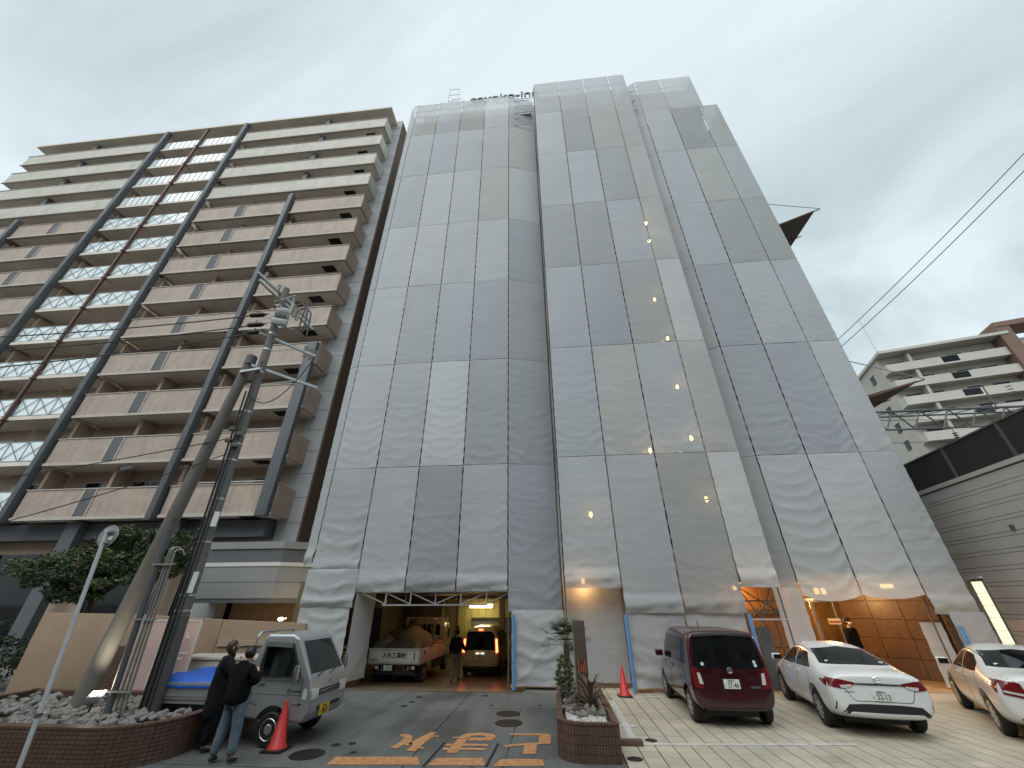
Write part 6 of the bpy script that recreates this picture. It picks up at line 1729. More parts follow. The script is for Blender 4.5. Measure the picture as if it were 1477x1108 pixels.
def leaf_cloud(m, c, r, n, size, q, flat=1.0, hollow=.35):
    for _ in range(n):
        while True:
            v = Vector((q.uniform(-1, 1), q.uniform(-1, 1), q.uniform(-1, 1)))
            if hollow < v.length < 1: break
        p = Vector(c) + Vector((v.x * r[0], v.y * r[1], v.z * r[2]))
        a = Vector((q.gauss(0, 1), q.gauss(0, 1), q.gauss(0, .6))).normalized(); b = a.cross(Vector((q.gauss(0, 1), q.gauss(0, 1), q.gauss(0, 1)))).normalized()
        s = size * q.uniform(.6, 1.25); a *= s; b *= s * .36
        m.add([p - a, p + b - a * .1, p + a, p - b - a * .1], [(0, 1, 2, 3)])
q = random.Random(31)
t = thing('flowering_shrub', 'small leafy shrub with pale flowers beside the fan palm', 'plant', (.10, 10.9, .42))
m = MB()
for i in range(5): m.tube([(0, 0, 0), (q.uniform(-.15, .15), q.uniform(-.25, .25), .55)], .008, 5)
m.build('stem', 'bark', t)
m = MB(); leaf_cloud(m, (.04, 0, .5), (.22, .35, .36), 420, .06, q); m.build('foliage', 'leaf_palm', t)
m = MB(); leaf_cloud(m, (.0, -.1, .36), (.2, .4, .3), 60, .035, q); m.build('blossom', 'flower', t)
t = thing('low_shrub', 'low dull green shrub at the foot of the pillar sign', 'plant', (.28, 10.1, .42))
m = MB(); leaf_cloud(m, (0, 0, .12), (.2, .25, .16), 160, .05, q); m.build('foliage', 'leaf_b', t)

# tree over the boundary wall
def tree(name, label, base, trunk_h, blobs, n, size, mts, seed, group=None):
    t = thing(name, label, 'tree', base, 0, group); q = random.Random(seed)
    m = MB()
    m.tube([(0, 0, 0), (.05, 0, trunk_h * .6), (0, .05, trunk_h)], .11, 8, .07)
    for (c, r) in blobs:
        mid = Vector((c[0] * .5, c[1] * .5, trunk_h * .55 + c[2] * .45)); m.tube([(0, .02, trunk_h * .8), mid, c], .05, 6, .015)
        for k in range(5):
            e = Vector(c) + Vector((q.uniform(-1, 1) * r[0], q.uniform(-1, 1) * r[1], q.uniform(-.6, 1) * r[2])) * .8
            m.tube([mid, Vector(c).lerp(e, .5), e], .018, 5, .006)
    m.build('trunk', 'bark', t, smooth=True)
    for k, mt in enumerate(mts):
        m = MB()
        for (c, r) in blobs:
            nn = int(n * r[0] * r[2])
            for s in range(9):                          # leaf sprays leave gaps between them
                v = Vector((q.gauss(0, 1), q.gauss(0, 1), q.gauss(0, 1))).normalized() * q.uniform(.45, 1.0)
                cc = (c[0] + v.x * r[0], c[1] + v.y * r[1], c[2] + v.z * r[2])
                leaf_cloud(m, cc, (r[0] * .38, r[1] * .38, r[2] * .30), nn // 9, size, q, hollow=.1)
        m.build('crown', mt, t)
    return t
tree('evergreen_tree', 'broad dark evergreen tree growing behind the beige boundary wall', (-16.5, 14.3, .6), 2.2,
     [((-.9, -.2, 3.0), (1.2, 1.0, .8)), ((.5, 0, 3.3), (1.3, 1.0, .9)), ((1.9, .1, 3.0), (1.1, .9, .8)), ((-2.4, .0, 2.7), (1.1, .9, .7)), ((.2, .3, 3.9), (1.1, .9, .55)), ((2.3, 0, 3.6), (.9, .8, .6)), ((1.0, -.3, 2.5), (1.2, .8, .6)), ((-.6, -.2, 2.3), (1.3, .8, .55))], 2000, .075, ('leaf_a', 'leaf_b'), 5)
tree('side_shrub', 'dark loose shrub beside the end of the beige boundary wall', (-17.9, 13.2, 0), .7,
     [((-.2, 0, 1.0), (1.1, .8, .7)), ((-1.5, .3, 1.2), (1.2, .8, .8)), ((-2.9, .5, 1.3), (1.2, .8, .9)), ((.6, .1, .7), (.7, .6, .5))], 500, .08, ('leaf_b', 'leaf_b'), 9)

# boundary wall in three lengths
bw = thing('boundary_wall', 'plain beige rendered boundary wall behind the pickup', 'wall', (-12.5, 13.3, 0))
W0 = [(-15.65, 12.35, 2.10), (-13.05, 13.0, 2.03), (-10.9, 13.9, 1.86), (-8.55, 14.85, 1.72)]
for a, b in zip(W0[:-1], W0[1:]):
    d = Vector((b[0] - a[0], b[1] - a[1])).normalized(); n = Vector((-d.y, d.x)) * .2
    MB().add([(a[0], a[1], 0), (b[0] - d.x * .012, b[1] - d.y * .012, 0), (b[0] + n.x, b[1] + n.y, 0), (a[0] + n.x, a[1] + n.y, 0), (a[0], a[1], a[2]), (b[0] - d.x * .012, b[1] - d.y * .012, b[2]), (b[0] + n.x, b[1] + n.y, b[2]), (a[0] + n.x, a[1] + n.y, a[2])],
             [(0, 3, 2, 1), (4, 5, 6, 7), (0, 1, 5, 4), (1, 2, 6, 5), (2, 3, 7, 6), (3, 0, 4, 7)]).build('wall_length', 'beige_wall', bw, True, bevel=.015)
a, b = Vector(W0[2][:2]), Vector(W0[3][:2]); d = (b - a).normalized(); n = Vector((d.y, -d.x))
c = (a + b) / 2 + n * .03
MB().cbox((c.x, c.y, 1.20), ((b - a).length - .1, .06, .14), math.atan2(d.y, d.x)).build('ledge', 'apt_wall', bw, True)
t = thing('brick_pier', 'short dark brick pier behind the leaning strut pole', 'wall', (-11.6, 11.3, 0))
m = MB()
for r in range(18):
    for i in range(4): m.cbox((-11.92 + i * .215 + (.1 if r % 2 else 0), 11.25, .04 + r * .075), (.205, .2, .066))
o = m.build('brick_course', 'planter_brown', t, True); o['kind'] = 'stuff'
MB().box(-12.0, -11.1, 11.17, 11.33, 0, 1.36).build('core', 'planter_mortar', t, True)

# sign boards lit by the floodlight
def board(label, px0, px1, pyt, Y, mark):
    a, b = V(px0, pyt, Y), V(px1, pyt, Y)
    t = thing('sign_board', label, 'sign', ((a.x + b.x) / 2, Y, 0)); w = (b.x - a.x) / 2; h = a.z
    MB().box(-w, w, 0, .03, .25, h).build('panel', 'banner_pink', t)
    fr = MB(); fr.box(-w - .03, -w - .001, -.01, .04, 0, h + .03); fr.box(w + .001, w + .03, -.01, .04, 0, h + .03); fr.box(-w - .03, w + .03, -.012, .042, h + .001, h + .032); fr.build('frame', 'band_white', t)
    if mark:
        m = MB(); c = (w * .35, h - .40)
        for k, s in enumerate((.14, .07)):
            p = [(c[0], c[1] + s), (c[0] + s * .7, c[1]), (c[0], c[1] - s), (c[0] - s * .7, c[1]), (c[0], c[1] + s)]
            m.tube([(x, -.006, z) for x, z in p], .008, 5)
        m.build('mark', 'paper_white', t)
        for k in range(3): MB().box(-.1, .35 - .1 * k, -.008, -.004, h - .75 - k * .12, h - .71 - k * .12).build('print', 'paper_white', t)
board('pink sign board with pale frame standing behind the conduits', 206, 243, 896, 11.0, False)
board('pink sign board with a small diamond mark standing behind the utility pole', 247, 291, 896, 11.6, True)
t = thing('storage_box', 'low cream storage box with a white vent behind the pickup bed', 'box', (-9.3, 12.4, 0))
MB().box(-1.1, 1.2, -.4, .4, 0, .98).build('body', 'siding', t, bevel=.03)
MB().box(-1.14, 1.24, -.44, .44, .985, 1.06).build('lid', 'far_wall', t, bevel=.02)
for i in range(4): MB().box(.30 + i * .13, .40 + i * .13, -.412, -.402, .70, .86).build('vent', 'paper_white', t)

# ================================================================ utility pole, strut, conduits
up = thing('utility_pole', 'tall concrete utility pole with crossarms and cables', 'utility pole', (-8.05, 9.07, .42))
PB, PT = Vector((-8.05, 9.07, .40)), Vector((-8.52, 9.0, 11.6))
def PA(z): return PB.lerp(PT, (z - PB.z) / (PT.z - PB.z))
def U(mb, nm, mt, **k): return mb.build(nm, mt, up, True, **k)
U(MB().tube([PB, PA(3), PA(6), PA(9), PT], .158, 20, .10), 'pole', 'pole_concrete', smooth=True)
U(MB().tube([PB + Vector((0, 0, .02)), PA(2.1)], .165, 20, .156), 'sleeve', 'pole_dark', smooth=True)
for z in (2.2, 2.5, 3.6, 4.6, 5.6, 6.05, 6.3, 7.0, 8.3, 9.1, 9.7): U(MB().lathe([(.168 - .0055 * z, -.025), (.168 - .0055 * z, .025)], PA(z), 18), 'band', 'steel')
for i in range(16):
    z = 2.9 + i * .5; p = PA(z); s = 1 if i % 2 else -1
    U(MB().tube([p, p + Vector((s * .27, -.03, 0))], .011, 5), 'step_bolt', 'steel')
for k, dx in enumerate((-.10, .0, .10)):
    U(MB().tube([PA(.5) + Vector((.02 + dx, -.185, 0)), PA(4.5) + Vector((.02 + dx, -.165, 0)), PA(7.6 + .5 * k) + Vector((dx, -.15, 0))], .024 - .005 * k, 8), 'riser_cable', 'wire_black', smooth=True)
def arm(a, b, nm='crossarm'): return U(MB().bar(a, b, .075), nm, 'steel')
A1, B1 = Vector((-8.58, 8.85, 8.46)), Vector((-7.39, 10.36, 8.46))
A2, B2 = Vector((-8.71, 8.82, 9.64)), Vector((-7.68, 10.25, 9.64))
A3, B3 = Vector((-9.0, 8.2, 11.62)), Vector((-8.30, 10.3, 11.2))
arm(A1, B1); arm(A2, B2); arm(A3, B3); arm(A3 + Vector((.12, .05, -.3)), B3 + Vector((.12, .05, -.3)))
off = Vector((0, -.14, 0))
for (A, B) in ((A1, B1), (A2, B2)):
    U(MB().bar(PA(A.z - .55) + Vector((.1, .05, 0)), A.lerp(B, .62) - Vector((0, 0, .05)), .03), 'arm_brace', 'steel')
def insul(c, r=.06, h=.2, mt='insulator', nm='insulator'):
    prof = []
    for k in range(4): prof += [(r * .5, k * h / 4), (r, k * h / 4 + h * .06), (r * .6, k * h / 4 + h * .16)]
    return U(MB().lathe(prof, c, 12), nm, mt, smooth=True)
for f in (.80, .90, 1.0):
    insul(A2.lerp(B2, f) + Vector((0, 0, .04)), .065, .2); insul(A2.lerp(B2, f) + Vector((.05, -.03, -.24)), .06, .18)
for f in (.12, .35, .62, .85): insul(A3.lerp(B3, f) + Vector((0, 0, .04)), .06, .26)
# cluster of cut-outs and a bright switch box near the top
hc = PA(10.2) + Vector((.45, -.35, 0))
U(MB().cbox(hc, (.34, .30, .26), .4, .3), 'switch_box', 'steel', bevel=.03)
U(MB().cbox(hc + Vector((.02, -.02, -.34)), (.42, .14, .20), .4, .2), 'switch_tray', 'galv', bevel=.02)
for i in range(3):
    c = hc + Vector((.34 + i * .05, -.1 + .10 * i, -.10 - .05 * i)); U(MB().tube([c, c + Vector((.06, -.05, .34))], .055, 10), 'cutout', 'insulator', smooth=True)
    U(MB().tube([c + Vector((.06, -.05, .34)), c + Vector((.30, -.10, .38)), c + Vector((.55, -.15, .1)), c + Vector((.62 + .03 * i, -.2, -.8))], .024, 6), 'jumper_cable', 'wire_black', smooth=True)
for (dx, dz) in ((-.2, .35), (-.05, .5), (.12, .25), (.1, -.1), (-.25, 0)):
    U(MB().bar(PA(10.3) + Vector((dx, -.15, dz)), PA(10.3) + Vector((dx + .35, -.35, dz - .25)), .03), 'bracket', 'galv')
for i in range(4): U(MB().cbox(PA(6.2) + Vector((.13 * (-1) ** i, -.16, -.25 + i * .16)), (.14, .12, .10), .5), 'clamp_box', 'pole_dark', bevel=.01)
for i in range(9):
    q_ = random.Random(i); U(MB().bar(PA(10.0 + .12 * i) + Vector((q_.uniform(-.25, .1), -.12, 0)), PA(10.0 + .12 * i) + Vector((q_.uniform(.2, .6), q_.uniform(-.3, .3), q_.uniform(-.25, .25))), .025), 'bracket', 'galv')
U(MB().cbox(PA(4.1) + Vector((.20, -.14, 0)), (.12, .03, .34), .3), 'number_tag', 'paper_white')
U(MB().cbox(PA(2.75) + Vector((.17, -.16, 0)), (.10, .02, .42), .4), 'number_tag', 'paper_white')

sp_ = thing('strut_pole', 'thick leaning concrete strut pole propping the utility pole', 'pole', (-9.75, 9.15, .42))
MB().tube([(-9.75, 9.15, .40), (-9.28, 9.1, 4.6), (-8.80, 9.0, 8.85)], .175, 20, .13).build('pole', 'pole_concrete', sp_, True, smooth=True)
MB().lathe([(.145, -.28), (.145, .02), (.10, .05)], (-8.80, 9.0, 8.85), 18).build('cap', 'pole_dark', sp_, True, smooth=True)
MB().bar((-8.85, 8.86, 8.25), (-8.2, 8.82, 8.30), .07).build('tie_arm', 'steel', sp_, True)
cd = thing('conduit_riser', 'group of grey and metal conduits rising beside the utility pole', 'conduit', (-8.7, 8.9, .42))
for i, (x0, x1, h, r, mt) in enumerate(((-8.62, -8.92, 4.05, .062, 'grey_pipe'), (-8.48, -8.68, 3.40, .026, 'conduit_grey'), (-8.38, -8.62, 3.4, .026, 'conduit_grey'), (-8.29, -8.54, 3.35, .026, 'conduit_grey'))):
    MB().tube([(x0, 8.72, .4), (x1, 8.72, h)], r, 12).build('conduit', mt, cd, True, smooth=True)
    if i: MB().tube([(x1, 8.72, h), (x1 + .01, 8.75, h + .05), (x1 + .07, 8.82, h + .06), (x1 + .14, 8.86, h - .05)], .025, 8).build('bend', 'conduit_grey', cd, True, smooth=True)
MB().lathe([(.068, 0), (.068, .06)], (-8.92, 8.72, 4.05), 12).build('conduit_cap', 'pole_dark', cd, True)
for z in (.85, 2.05, 3.1): MB().bar((-8.72 - .06 * z, 8.66, z), (-8.18 - .06 * z, 8.66, z), .03).build('clamp', 'steel', cd, True)

# floodlight in the planter
fl = thing('floodlight', 'white floodlight among the planter stones lighting the poles', 'floodlight', (-8.92, 8.62, .42))
MB().tube([(0, 0, 0), (0, 0, .25)], .018, 6).build('stake', 'plastic_black', fl)
MB().cbox((0, 0, .34), (.22, .16, .12), .5, R(20)).build('housing', 'galv', fl, bevel=.03)
MB().cbox((.015, .02, .412), (.20, .13, .012), .5, R(20)).build('lens', 'bulb_white', fl)
d = bpy.data.lights.new('flood_glow', 'SPOT'); d.energy = 75; d.color = (1, .88, .66); d.spot_size = R(140); d.spot_blend = .6; d.shadow_soft_size = .06
o = bpy.data.objects.new('flood_glow', d); COL.objects.link(o); o.parent = fl; o.location = (.02, .04, .46)
o.rotation_euler = (Vector((.12, .45, 1.0))).to_track_quat('-Z', 'Y').to_euler()

# round sign seen from behind, on a white post
rs = thing('round_sign', 'round road sign seen from behind on a slim white post', 'sign', (-8.2, 7.2, 0))
MB().tube([(0, 0, 0), (-.27, .02, 1.9), (-.53, .04, 3.62)], .033, 14).build('post', 'post_white', rs, smooth=True)
MB().lathe([(.042, 0), (.042, .06)], (-.115, .01, .76), 14).build('collar', 'old_steel', rs)
MB().lathe([(.02, .0), (.20, .0), (.205, .008), (.20, .016), (.02, .016)], (-.515, .085, 3.5), 32, 'Y').build('disc', 'galv', rs, smooth=False)
for z in (3.38, 3.58): MB().cbox((-.505, .045, z), (.20, .05, .035)).build('bracket', 'steel', rs)
MB().cbox((-.42, .07, 3.46), (.10, .006, .07)).build('sticker', 'paper_white', rs)

# overhead wires
def wire(label, a, b, sag, r=.012, group=None):
    a, b = Vector(a), Vector(b); pts = []
    for i in range(25):
        f = i / 24; p = a.lerp(b, f); p.z -= sag * 4 * f * (1 - f); pts.append(p)
    tag(MB().tube(pts, r, 5).build('overhead_wire', 'wire_black', smooth=True), label, 'wire', group)
def end_at(px, py, Y): return V(px, py, Y)
wg = 'wires leaving the utility pole'
for i, (z, dx, e) in enumerate(((10.45, -.25, (-90, 490)), (10.05, -.2, (-90, 512)), (9.75, -.15, (-90, 538)))):
    wire(('topmost', 'middle', 'lowest')[i] + ' of three black power cables leaving the utility pole top past the balconies', PA(z) + Vector((dx, -.12, 0)), V(e[0], e[1], 8.6), .15, .021, wg)
    c = PA(z) + Vector((dx - .35, -.12, -.02))
    t = thing('cable_splice', 'black cable splice on the ' + ('topmost', 'middle', 'lowest')[i] + ' power cable beside the utility pole top', 'cable fitting', tuple(c), 0, 'cable splices')
    MB().lathe([(.025, -.30), (.075, -.22), (.08, .16), (.03, .27)], (0, 0, 0), 10, 'X').build('sleeve', 'wire_black', t, smooth=True)
    MB().tube([(-.1, 0, .03), (-.02, 0, .17), (.04, 0, .02)], .012, 5).build('loop', 'wire_black', t)
wire('thin telephone line with a splice box passing in front of the lower balconies', PA(6.2) + Vector((-.1, -.1, 0)), V(-60, 700, 8.7), .06, .013)
wire('thin telephone line leaving the utility pole just under the splice box line', PA(5.75) + Vector((-.1, -.1, 0)), V(-60, 770, 8.7), .10, .013)
wire('slack service cable looping from the utility pole towards the apartment wall', PA(7.4) + Vector((.1, -.1, 0)), (-6.9, 9.2, 8.9), .7, .014)
sb = V(183, 676, 8.9)
tag(MB().cbox(sb, (.34, .07, .10), 0, 0, R(-6)).build('splice_box', 'grey_pipe', bevel=.015), 'small grey splice box hung on the telephone line', 'cable fitting')
wire('upper of two long wires crossing the sky above the far apartments', V(1190, 507, 34), V(1530, 165, 17), .3, .03)
wire('lower of two long wires crossing the sky above the far apartments', V(1200, 512, 34), V(1530, 192, 17), .3, .03)
for k, (a, b) in enumerate((((1270, 607), (1477, 601)), ((1290, 640), (1400, 632)))):
    wire('thin catenary wire under the railway gantry', V(a[0] - 40, a[1], 28), V(b[0] + 60, b[1], 28), .05, .02, 'catenary wires')

# ================================================================ cones
def cone(label, c, s=1.0):
    t = thing('traffic_cone', label, 'traffic cone', c)
    MB().box(-.19 * s, .19 * s, -.19 * s, .19 * s, 0, .035 * s).build('base', 'black_rubber', t, bevel=.012)
    MB().lathe([(.165 * s, .036 * s), (.155 * s, .07 * s), (.135 * s, .08 * s), (.028 * s, .69 * s), (.022 * s, .705 * s), (.0101 * s, .708 * s)], (0, 0, 0), 24).build('body', 'cone_red', t, smooth=True, sharp=60)
c = G(398, 1083); cone('red traffic cone standing beside the front wheel of the silver pickup', (c.x, c.y, .005), 1.02)
cone('red traffic cone standing against the grey sheets behind the planter', (1.84, 14.0, .012), 1.0)
# leaning panel and small things by the timber bay
tag(MB().cbox((6.55, 15.15, .82), (.42, .03, 1.6), 0, R(-7)).build('leaning_board', 'grey_pipe'), 'tall dark grey board leaning in the timber panelled bay', 'board')
t = thing('pallet_stack', 'stack of pale timber pallets inside the garage beside the flatbed', 'pallets', (-7.9, 16.9, -.26))
for k in range(6):
    MB().box(-.45, .45, -.5, .5, k * .2, k * .2 + .05).build('deck', 'wood_pale', t); MB().box(-.45, .45, -.5, .5, k * .2 + .13, k * .2 + .16).build('deck', 'wood_pale', t)
    for x in (-.4, 0, .4): MB().box(x - .04, x + .04, -.48, .48, k * .2 + .051, k * .2 + .129).build('block', 'wood', t)
t = thing('wooden_crate', 'small wooden crate against the garage wall beyond the cream van', 'crate', (-1.6, 22.5, -.49))
for z in (0, .25, .5): MB().box(-.3, .3, -.3, .3, z, z + .2).build('board', 'wood', t)
t = thing('metal_shelf', 'dark metal shelf unit along the left garage wall', 'shelf', (-8.8, 18.6, -.36))
for z in (.3, .9, 1.5, 2.1): MB().box(-.3, .3, -1.0, 1.0, z, z + .04).build('shelf_board', 'old_steel', t)
for x in (-.28, .28):
    for y in (-.98, .98): MB().box(x - .02, x + .02, y - .02, y + .02, 0, 2.3).build('post', 'old_steel', t)

# ================================================================ people
def person(name, label, loc, rz, cfg):
    """body mesh is one skin; clothes and hair are shells over it. local: facing -y"""
    t = thing(name, label, 'person', loc, rz)
    H = cfg['h']; k = H / 1.70
    J = dict(pel=(0, 0, .93), spn=(0, .01, 1.10), chs=(0, .02, 1.30), nck=(0, .01, 1.46), nk2=(0, -.005, 1.52), hd0=(0, -.01, 1.575), hd1=(0, -.005, 1.65), hd2=(0, .0, 1.70))
    for s, n in ((1, 'r'), (-1, 'l')):
        J.update({'hip' + n: (-s * .09, 0, .90), 'kne' + n: (-s * .10, -.02, .49), 'ank' + n: (-s * .105, .02, .09), 'toe' + n: (-s * .12, -.15, .035),
                  'sho' + n: (-s * .17, .02, 1.40), 'elb' + n: (-s * .23, .04, 1.13), 'wri' + n: (-s * .23, -.05, .90), 'plm' + n: (-s * .23, -.07, .83)})
    J.update(cfg.get('j', {}))
    names = list(J); idx = {n: i for i, n in enumerate(names)}
    rad = dict(pel=(.125, .10), spn=(.115, .09), chs=(.135, .10), nck=.055, nk2=.05, hd0=(.062, .075), hd1=(.076, .092), hd2=(.055, .07))
    for n in 'rl': rad.update({'hip' + n: .085, 'kne' + n: .055, 'ank' + n: .038, 'toe' + n: .035, 'sho' + n: .052, 'elb' + n: .040, 'wri' + n: .027, 'plm' + n: (.034, .018)})
    ed = [('pel', 'spn'), ('spn', 'chs'), ('chs', 'nck'), ('nck', 'nk2'), ('nk2', 'hd0'), ('hd0', 'hd1'), ('hd1', 'hd2')]
    for n in 'rl': ed += [('pel', 'hip' + n), ('hip' + n, 'kne' + n), ('kne' + n, 'ank' + n), ('ank' + n, 'toe' + n), ('chs', 'sho' + n), ('sho' + n, 'elb' + n), ('elb' + n, 'wri' + n), ('wri' + n, 'plm' + n)]
    V3 = lambda n: Vector(J[n]) * k
    verts = [V3(n) for n in names]; radii = [tuple(x * k for x in (rad[n] if isinstance(rad[n], tuple) else (rad[n], rad[n]))) for n in names]
    edges = [(idx[a], idx[b]) for a, b in ed]
    # fingers: five unequal, bent chains rooted in each palm
    for n, s in (('r', -1), ('l', 1)):
        w, p = V3('wri' + n), V3('plm' + n); d = (p - w).normalized()
        side = d.cross(Vector((0, 1, .2))).normalized(); pn = side.cross(d).normalized()
        for f, (so, ln) in enumerate(((-.026, .055), (-.009, .066), (.009, .062), (.025, .048))):
            b0 = p + side * so * k; b1 = b0 + (d * .8 + pn * .3).normalized() * ln * .55 * k; b2 = b1 + (d * .5 + pn * .6).normalized() * ln * .45 * k
            base = len(verts); verts += [b1, b2]; radii += [(.0085 * k,) * 2, (.007 * k,) * 2]; edges += [(idx['plm' + n], base), (base, base + 1)]
        b1 = w.lerp(p, .5) + side * -.04 * k; b2 = b1 + (d + pn * .4).normalized() * .035 * k
        base = len(verts); verts += [b1, b2]; radii += [(.010 * k,) * 2, (.008 * k,) * 2]; edges += [(idx['plm' + n], base), (base, base + 1)]
    me = skin_mesh(verts, edges, radii, 2)
    body = link_mesh('body', me, 'skin', t)
    def shell(nm, mt, chain, extra, links):
        vs = [V3(c) if isinstance(c, str) else Vector(c) * k for c, r in chain]; rs = [tuple(x * k for x in (r if isinstance(r, tuple) else (r, r))) for c, r in chain]
        m2 = skin_mesh(vs, links, rs, 2)
        for v in m2.vertices:
            v.co += v.normal * (.012 * noise.noise(v.co * 9 + Vector((len(nm), 0, 0))) + .006 * noise.noise(v.co * 24))
        return link_mesh(nm, m2, mt, t)
    cl = cfg.get('coat', 1.0)
    hem = cfg.get('hem', .84)
    b_ = cfg.get('bulk', 1.0)
    chain = [((J['pel'][0], J['pel'][1] + .01, hem), (.175 * b_, .155 * b_)), ((J['pel'][0], J['pel'][1] + .01, max(.98, hem + .08)), (.18 * b_, .155 * b_)), ('spn', (.175 * b_, .15 * b_)), ('chs', (.185 * b_, .155 * b_)), ('nck', (.105, .10)),
             ('shor', .09 * b_), ('elbr', .072 * b_), ('wrir', .055), ('shol', .09 * b_), ('elbl', .072 * b_), ('wril', .055)]
    shell('jacket', cfg['top'], chain, None, [(0, 1), (1, 2), (2, 3), (3, 4), (3, 5), (5, 6), (6, 7), (3, 8), (8, 9), (9, 10)])
    lr = cfg.get('leg', 1.0)
    chain = [('pel', (.135, .125)), ('hipr', .098 * min(lr, 1.1)), ('kner', .076 * lr), ('ankr', .060 * lr), ('hipl', .098 * min(lr, 1.1)), ('knel', .076 * lr), ('ankl', .060 * lr)]
    shell('trousers', cfg['legs'], chain, None, [(0, 1), (1, 2), (2, 3), (0, 4), (4, 5), (5, 6)])
    for n in 'rl':
        a, b = V3('ank' + n), V3('toe' + n); d = (b - a); d.z = 0
        m2 = skin_mesh([a - d.normalized() * .05 * k + Vector((0, 0, -.02)), (a + b) / 2 + Vector((0, 0, -.005)), b], [(0, 1), (1, 2)], [(.05 * k, .045 * k), (.05 * k, .04 * k), (.042 * k, .028 * k)], 2)
        for v in m2.vertices: v.co.z = max(v.co.z, .003)
        link_mesh('shoe', m2, cfg.get('shoe', 'shoe'), t)
    # head features
    hc = V3('hd1'); up = (V3('hd2') - V3('hd0')).normalized(); fw = cfg.get('face', Vector((0, -1, 0))).normalized(); fw = (fw - up * fw.dot(up)).normalized(); sd = up.cross(fw)
    m = MB()
    for s in (-1, 1):
        m.lathe([(.004 * k, -.006 * k), (.011 * k, 0), (.004 * k, .006 * k)], hc + fw * .088 * k + sd * s * .032 * k - up * .01 * k, 10)
    m.build('eyes', 'hair_black', t)
    m = MB(); m.add([hc + fw * .085 * k + up * .0 * k, hc + fw * .115 * k - up * .035 * k, hc + fw * .088 * k - up * .045 * k + sd * .016 * k, hc + fw * .088 * k - up * .045 * k - sd * .016 * k], [(0, 1, 2), (0, 3, 1), (1, 3, 2), (0, 2, 3)]); m.build('nose', 'skin', t)
    m = MB(); m.cbox(hc + fw * .082 * k - up * .07 * k, (.045 * k, .012 * k, .01 * k), math.atan2(sd.y, sd.x)); m.build('mouth', 'skin', t)
    for s in (-1, 1):
        m = MB(); m.lathe([(.008 * k, -.028 * k), (.018 * k, -.01 * k), (.016 * k, .018 * k), (.006 * k, .028 * k)], hc + sd * s * .078 * k - up * .015 * k, 8); m.build('ear', 'skin', t, smooth=True)
    # hair shell
    bm = bmesh.new(); bmesh.ops.create_uvsphere(bm, u_segments=20, v_segments=14, radius=1)
    ln = cfg.get('hair_len', 0.0)
    for v in bm.verts:
        c = v.co.copy(); f = -c.y
        if c.z < 0 and ln: c.z *= (1 + ln)
        p = hc + up * (.022 * k) + sd * c.x * .102 * k + fw * (f * .112 * k - .016 * k) + up * c.z * .112 * k
        front = f > .25 and c.z < .45
        if front: p = hc + (p - hc) * .72
        p += (p - hc).normalized() * .022 * noise.noise(p * 28)
        v.co = p
    cut_f = [f for f in bm.faces if f.calc_center_median().dot(Vector((0, 0, 1))) < (hc - up * (.10 + .16 * ln)).z]
    bmesh.ops.delete(bm, geom=cut_f, context='FACES')
    m2 = bpy.data.meshes.new('hair'); bm.to_mesh(m2); bm.free()
    link_mesh('hair', m2, cfg['hair'], t, smooth=True)
    if cfg.get('hood'):
        m2 = skin_mesh([V3('nck') + Vector((0, .07, .0)) * k, V3('nck') + Vector((-.09, .03, .02)) * k, V3('nck') + Vector((.09, .03, .02)) * k], [(0, 1), (0, 2)], [(.085 * k, .07 * k), (.06 * k, .06 * k), (.06 * k, .06 * k)], 2)
        link_mesh('hood', m2, cfg['top'], t)
    if cfg.get('cap'):
        bm = bmesh.new(); bmesh.ops.create_uvsphere(bm, u_segments=20, v_segments=12, radius=1)
        bmesh.ops.delete(bm, geom=[v for v in bm.verts if v.co.z < -.05], context='VERTS')
        for v in bm.verts: v.co = hc + up * .035 * k + sd * v.co.x * .104 * k + fw * -v.co.y * .118 * k + up * v.co.z * .10 * k
        m2 = bpy.data.meshes.new('cap'); bm.to_mesh(m2); bm.free(); link_mesh('cap', m2, cfg['cap'], t, smooth=True)
    if cfg.get('mask'):
        bm = bmesh.new(); bmesh.ops.create_uvsphere(bm, u_segments=16, v_segments=12, radius=1)
        bmesh.ops.delete(bm, geom=[v for v in bm.verts if -v.co.y < .1], context='VERTS')
        for v in bm.verts: v.co = hc - up * .048 * k + sd * v.co.x * .078 * k + fw * (-v.co.y * .118 * k) + up * v.co.z * .062 * k
        m2 = bpy.data.meshes.new('mask'); bm.to_mesh(m2); bm.free(); link_mesh('face_mask', m2, 'paper_white', t, smooth=True)
    return t
c = G(311, 1103)
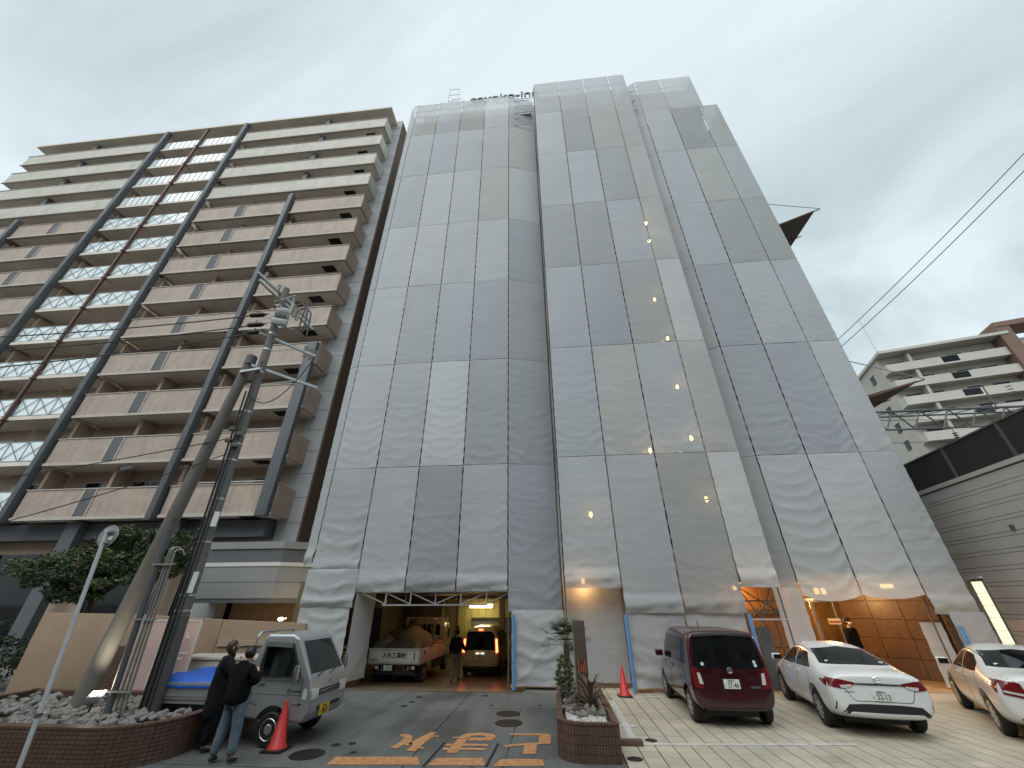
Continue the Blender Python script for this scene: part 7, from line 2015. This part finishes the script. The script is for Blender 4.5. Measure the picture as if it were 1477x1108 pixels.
person('person', 'person in a black jacket and blue jeans standing with back turned by the cone', (c.x + .02, c.y + .05, .005), R(180 - 6),
       dict(h=1.57, top='cloth_black', legs='denim', hair='hair_black', hem=.80, leg=1.32, bulk=1.32, hood=True,
            j=dict(hipr=(-.09, 0, .90), kner=(-.15, -.03, .50), ankr=(-.21, .02, .09), toer=(-.24, -.13, .035), hipl=(.09, 0, .90), knel=(.12, -.02, .49), ankl=(.15, .05, .09), toel=(.17, -.10, .035),
                   elbr=(-.27, -.06, 1.16), wrir=(-.10, -.28, 1.30), plmr=(-.04, -.32, 1.36), elbl=(.27, -.06, 1.16), wril=(.10, -.28, 1.28), plml=(.04, -.32, 1.34),
                   nk2=(0, -.02, 1.52), hd0=(0, -.045, 1.565), hd1=(0, -.06, 1.635), hd2=(0, -.06, 1.69)), face=Vector((.1, -1, .2))))
c = G(288, 1088)
person('person', 'person with long brown hair in dark layered clothes looking up, one hand raised', (c.x - .05, c.y + .12, .005), R(180 - 50),
       dict(h=1.62, top='cloth_charcoal', legs='cloth_black', hair='hair_brown', hem=.42, leg=1.5, bulk=1.34, hair_len=.9,
            j=dict(kner=(-.10, -.04, .50), ankr=(-.10, .03, .09), toer=(-.12, -.13, .035), knel=(.11, .02, .49), ankl=(.14, .10, .09), toel=(.16, -.05, .035),
                   elbr=(-.26, -.16, 1.14), wrir=(-.12, -.24, 1.36), plmr=(-.08, -.22, 1.44), elbl=(.24, .05, 1.12), wril=(.20, -.12, .96), plml=(.19, -.17, .90),
                   hd0=(0, -.03, 1.575), hd1=(0, -.02, 1.65), hd2=(0, .02, 1.70)), face=Vector((-.2, -1, .55))))
person('person', 'worker in a dark vest and khaki trousers walking beside the flatbed', (-3.95, 18.1, -.34), R(180),
       dict(h=1.68, top='cloth_charcoal', legs='khaki', hair='hair_black', hem=.90, leg=1.3, bulk=1.15,
            j=dict(kner=(-.10, -.12, .52), ankr=(-.10, -.10, .09), toer=(-.11, -.28, .05), knel=(.10, .02, .49), ankl=(.10, .20, .12), toel=(.11, .08, .04), elbr=(-.27, .0, 1.14), wrir=(-.38, -.12, 1.02), plmr=(-.42, -.15, .98))))
person('person', 'person in a dark coat, black cap and white mask by the lobby doors', (10.18, 16.9, .03), R(30),
       dict(h=1.73, top='cloth_black', legs='cloth_black', hair='hair_black', cap='cloth_black', mask=True, hem=.62, leg=1.2, bulk=1.25, face=Vector((.0, -1, 0))))
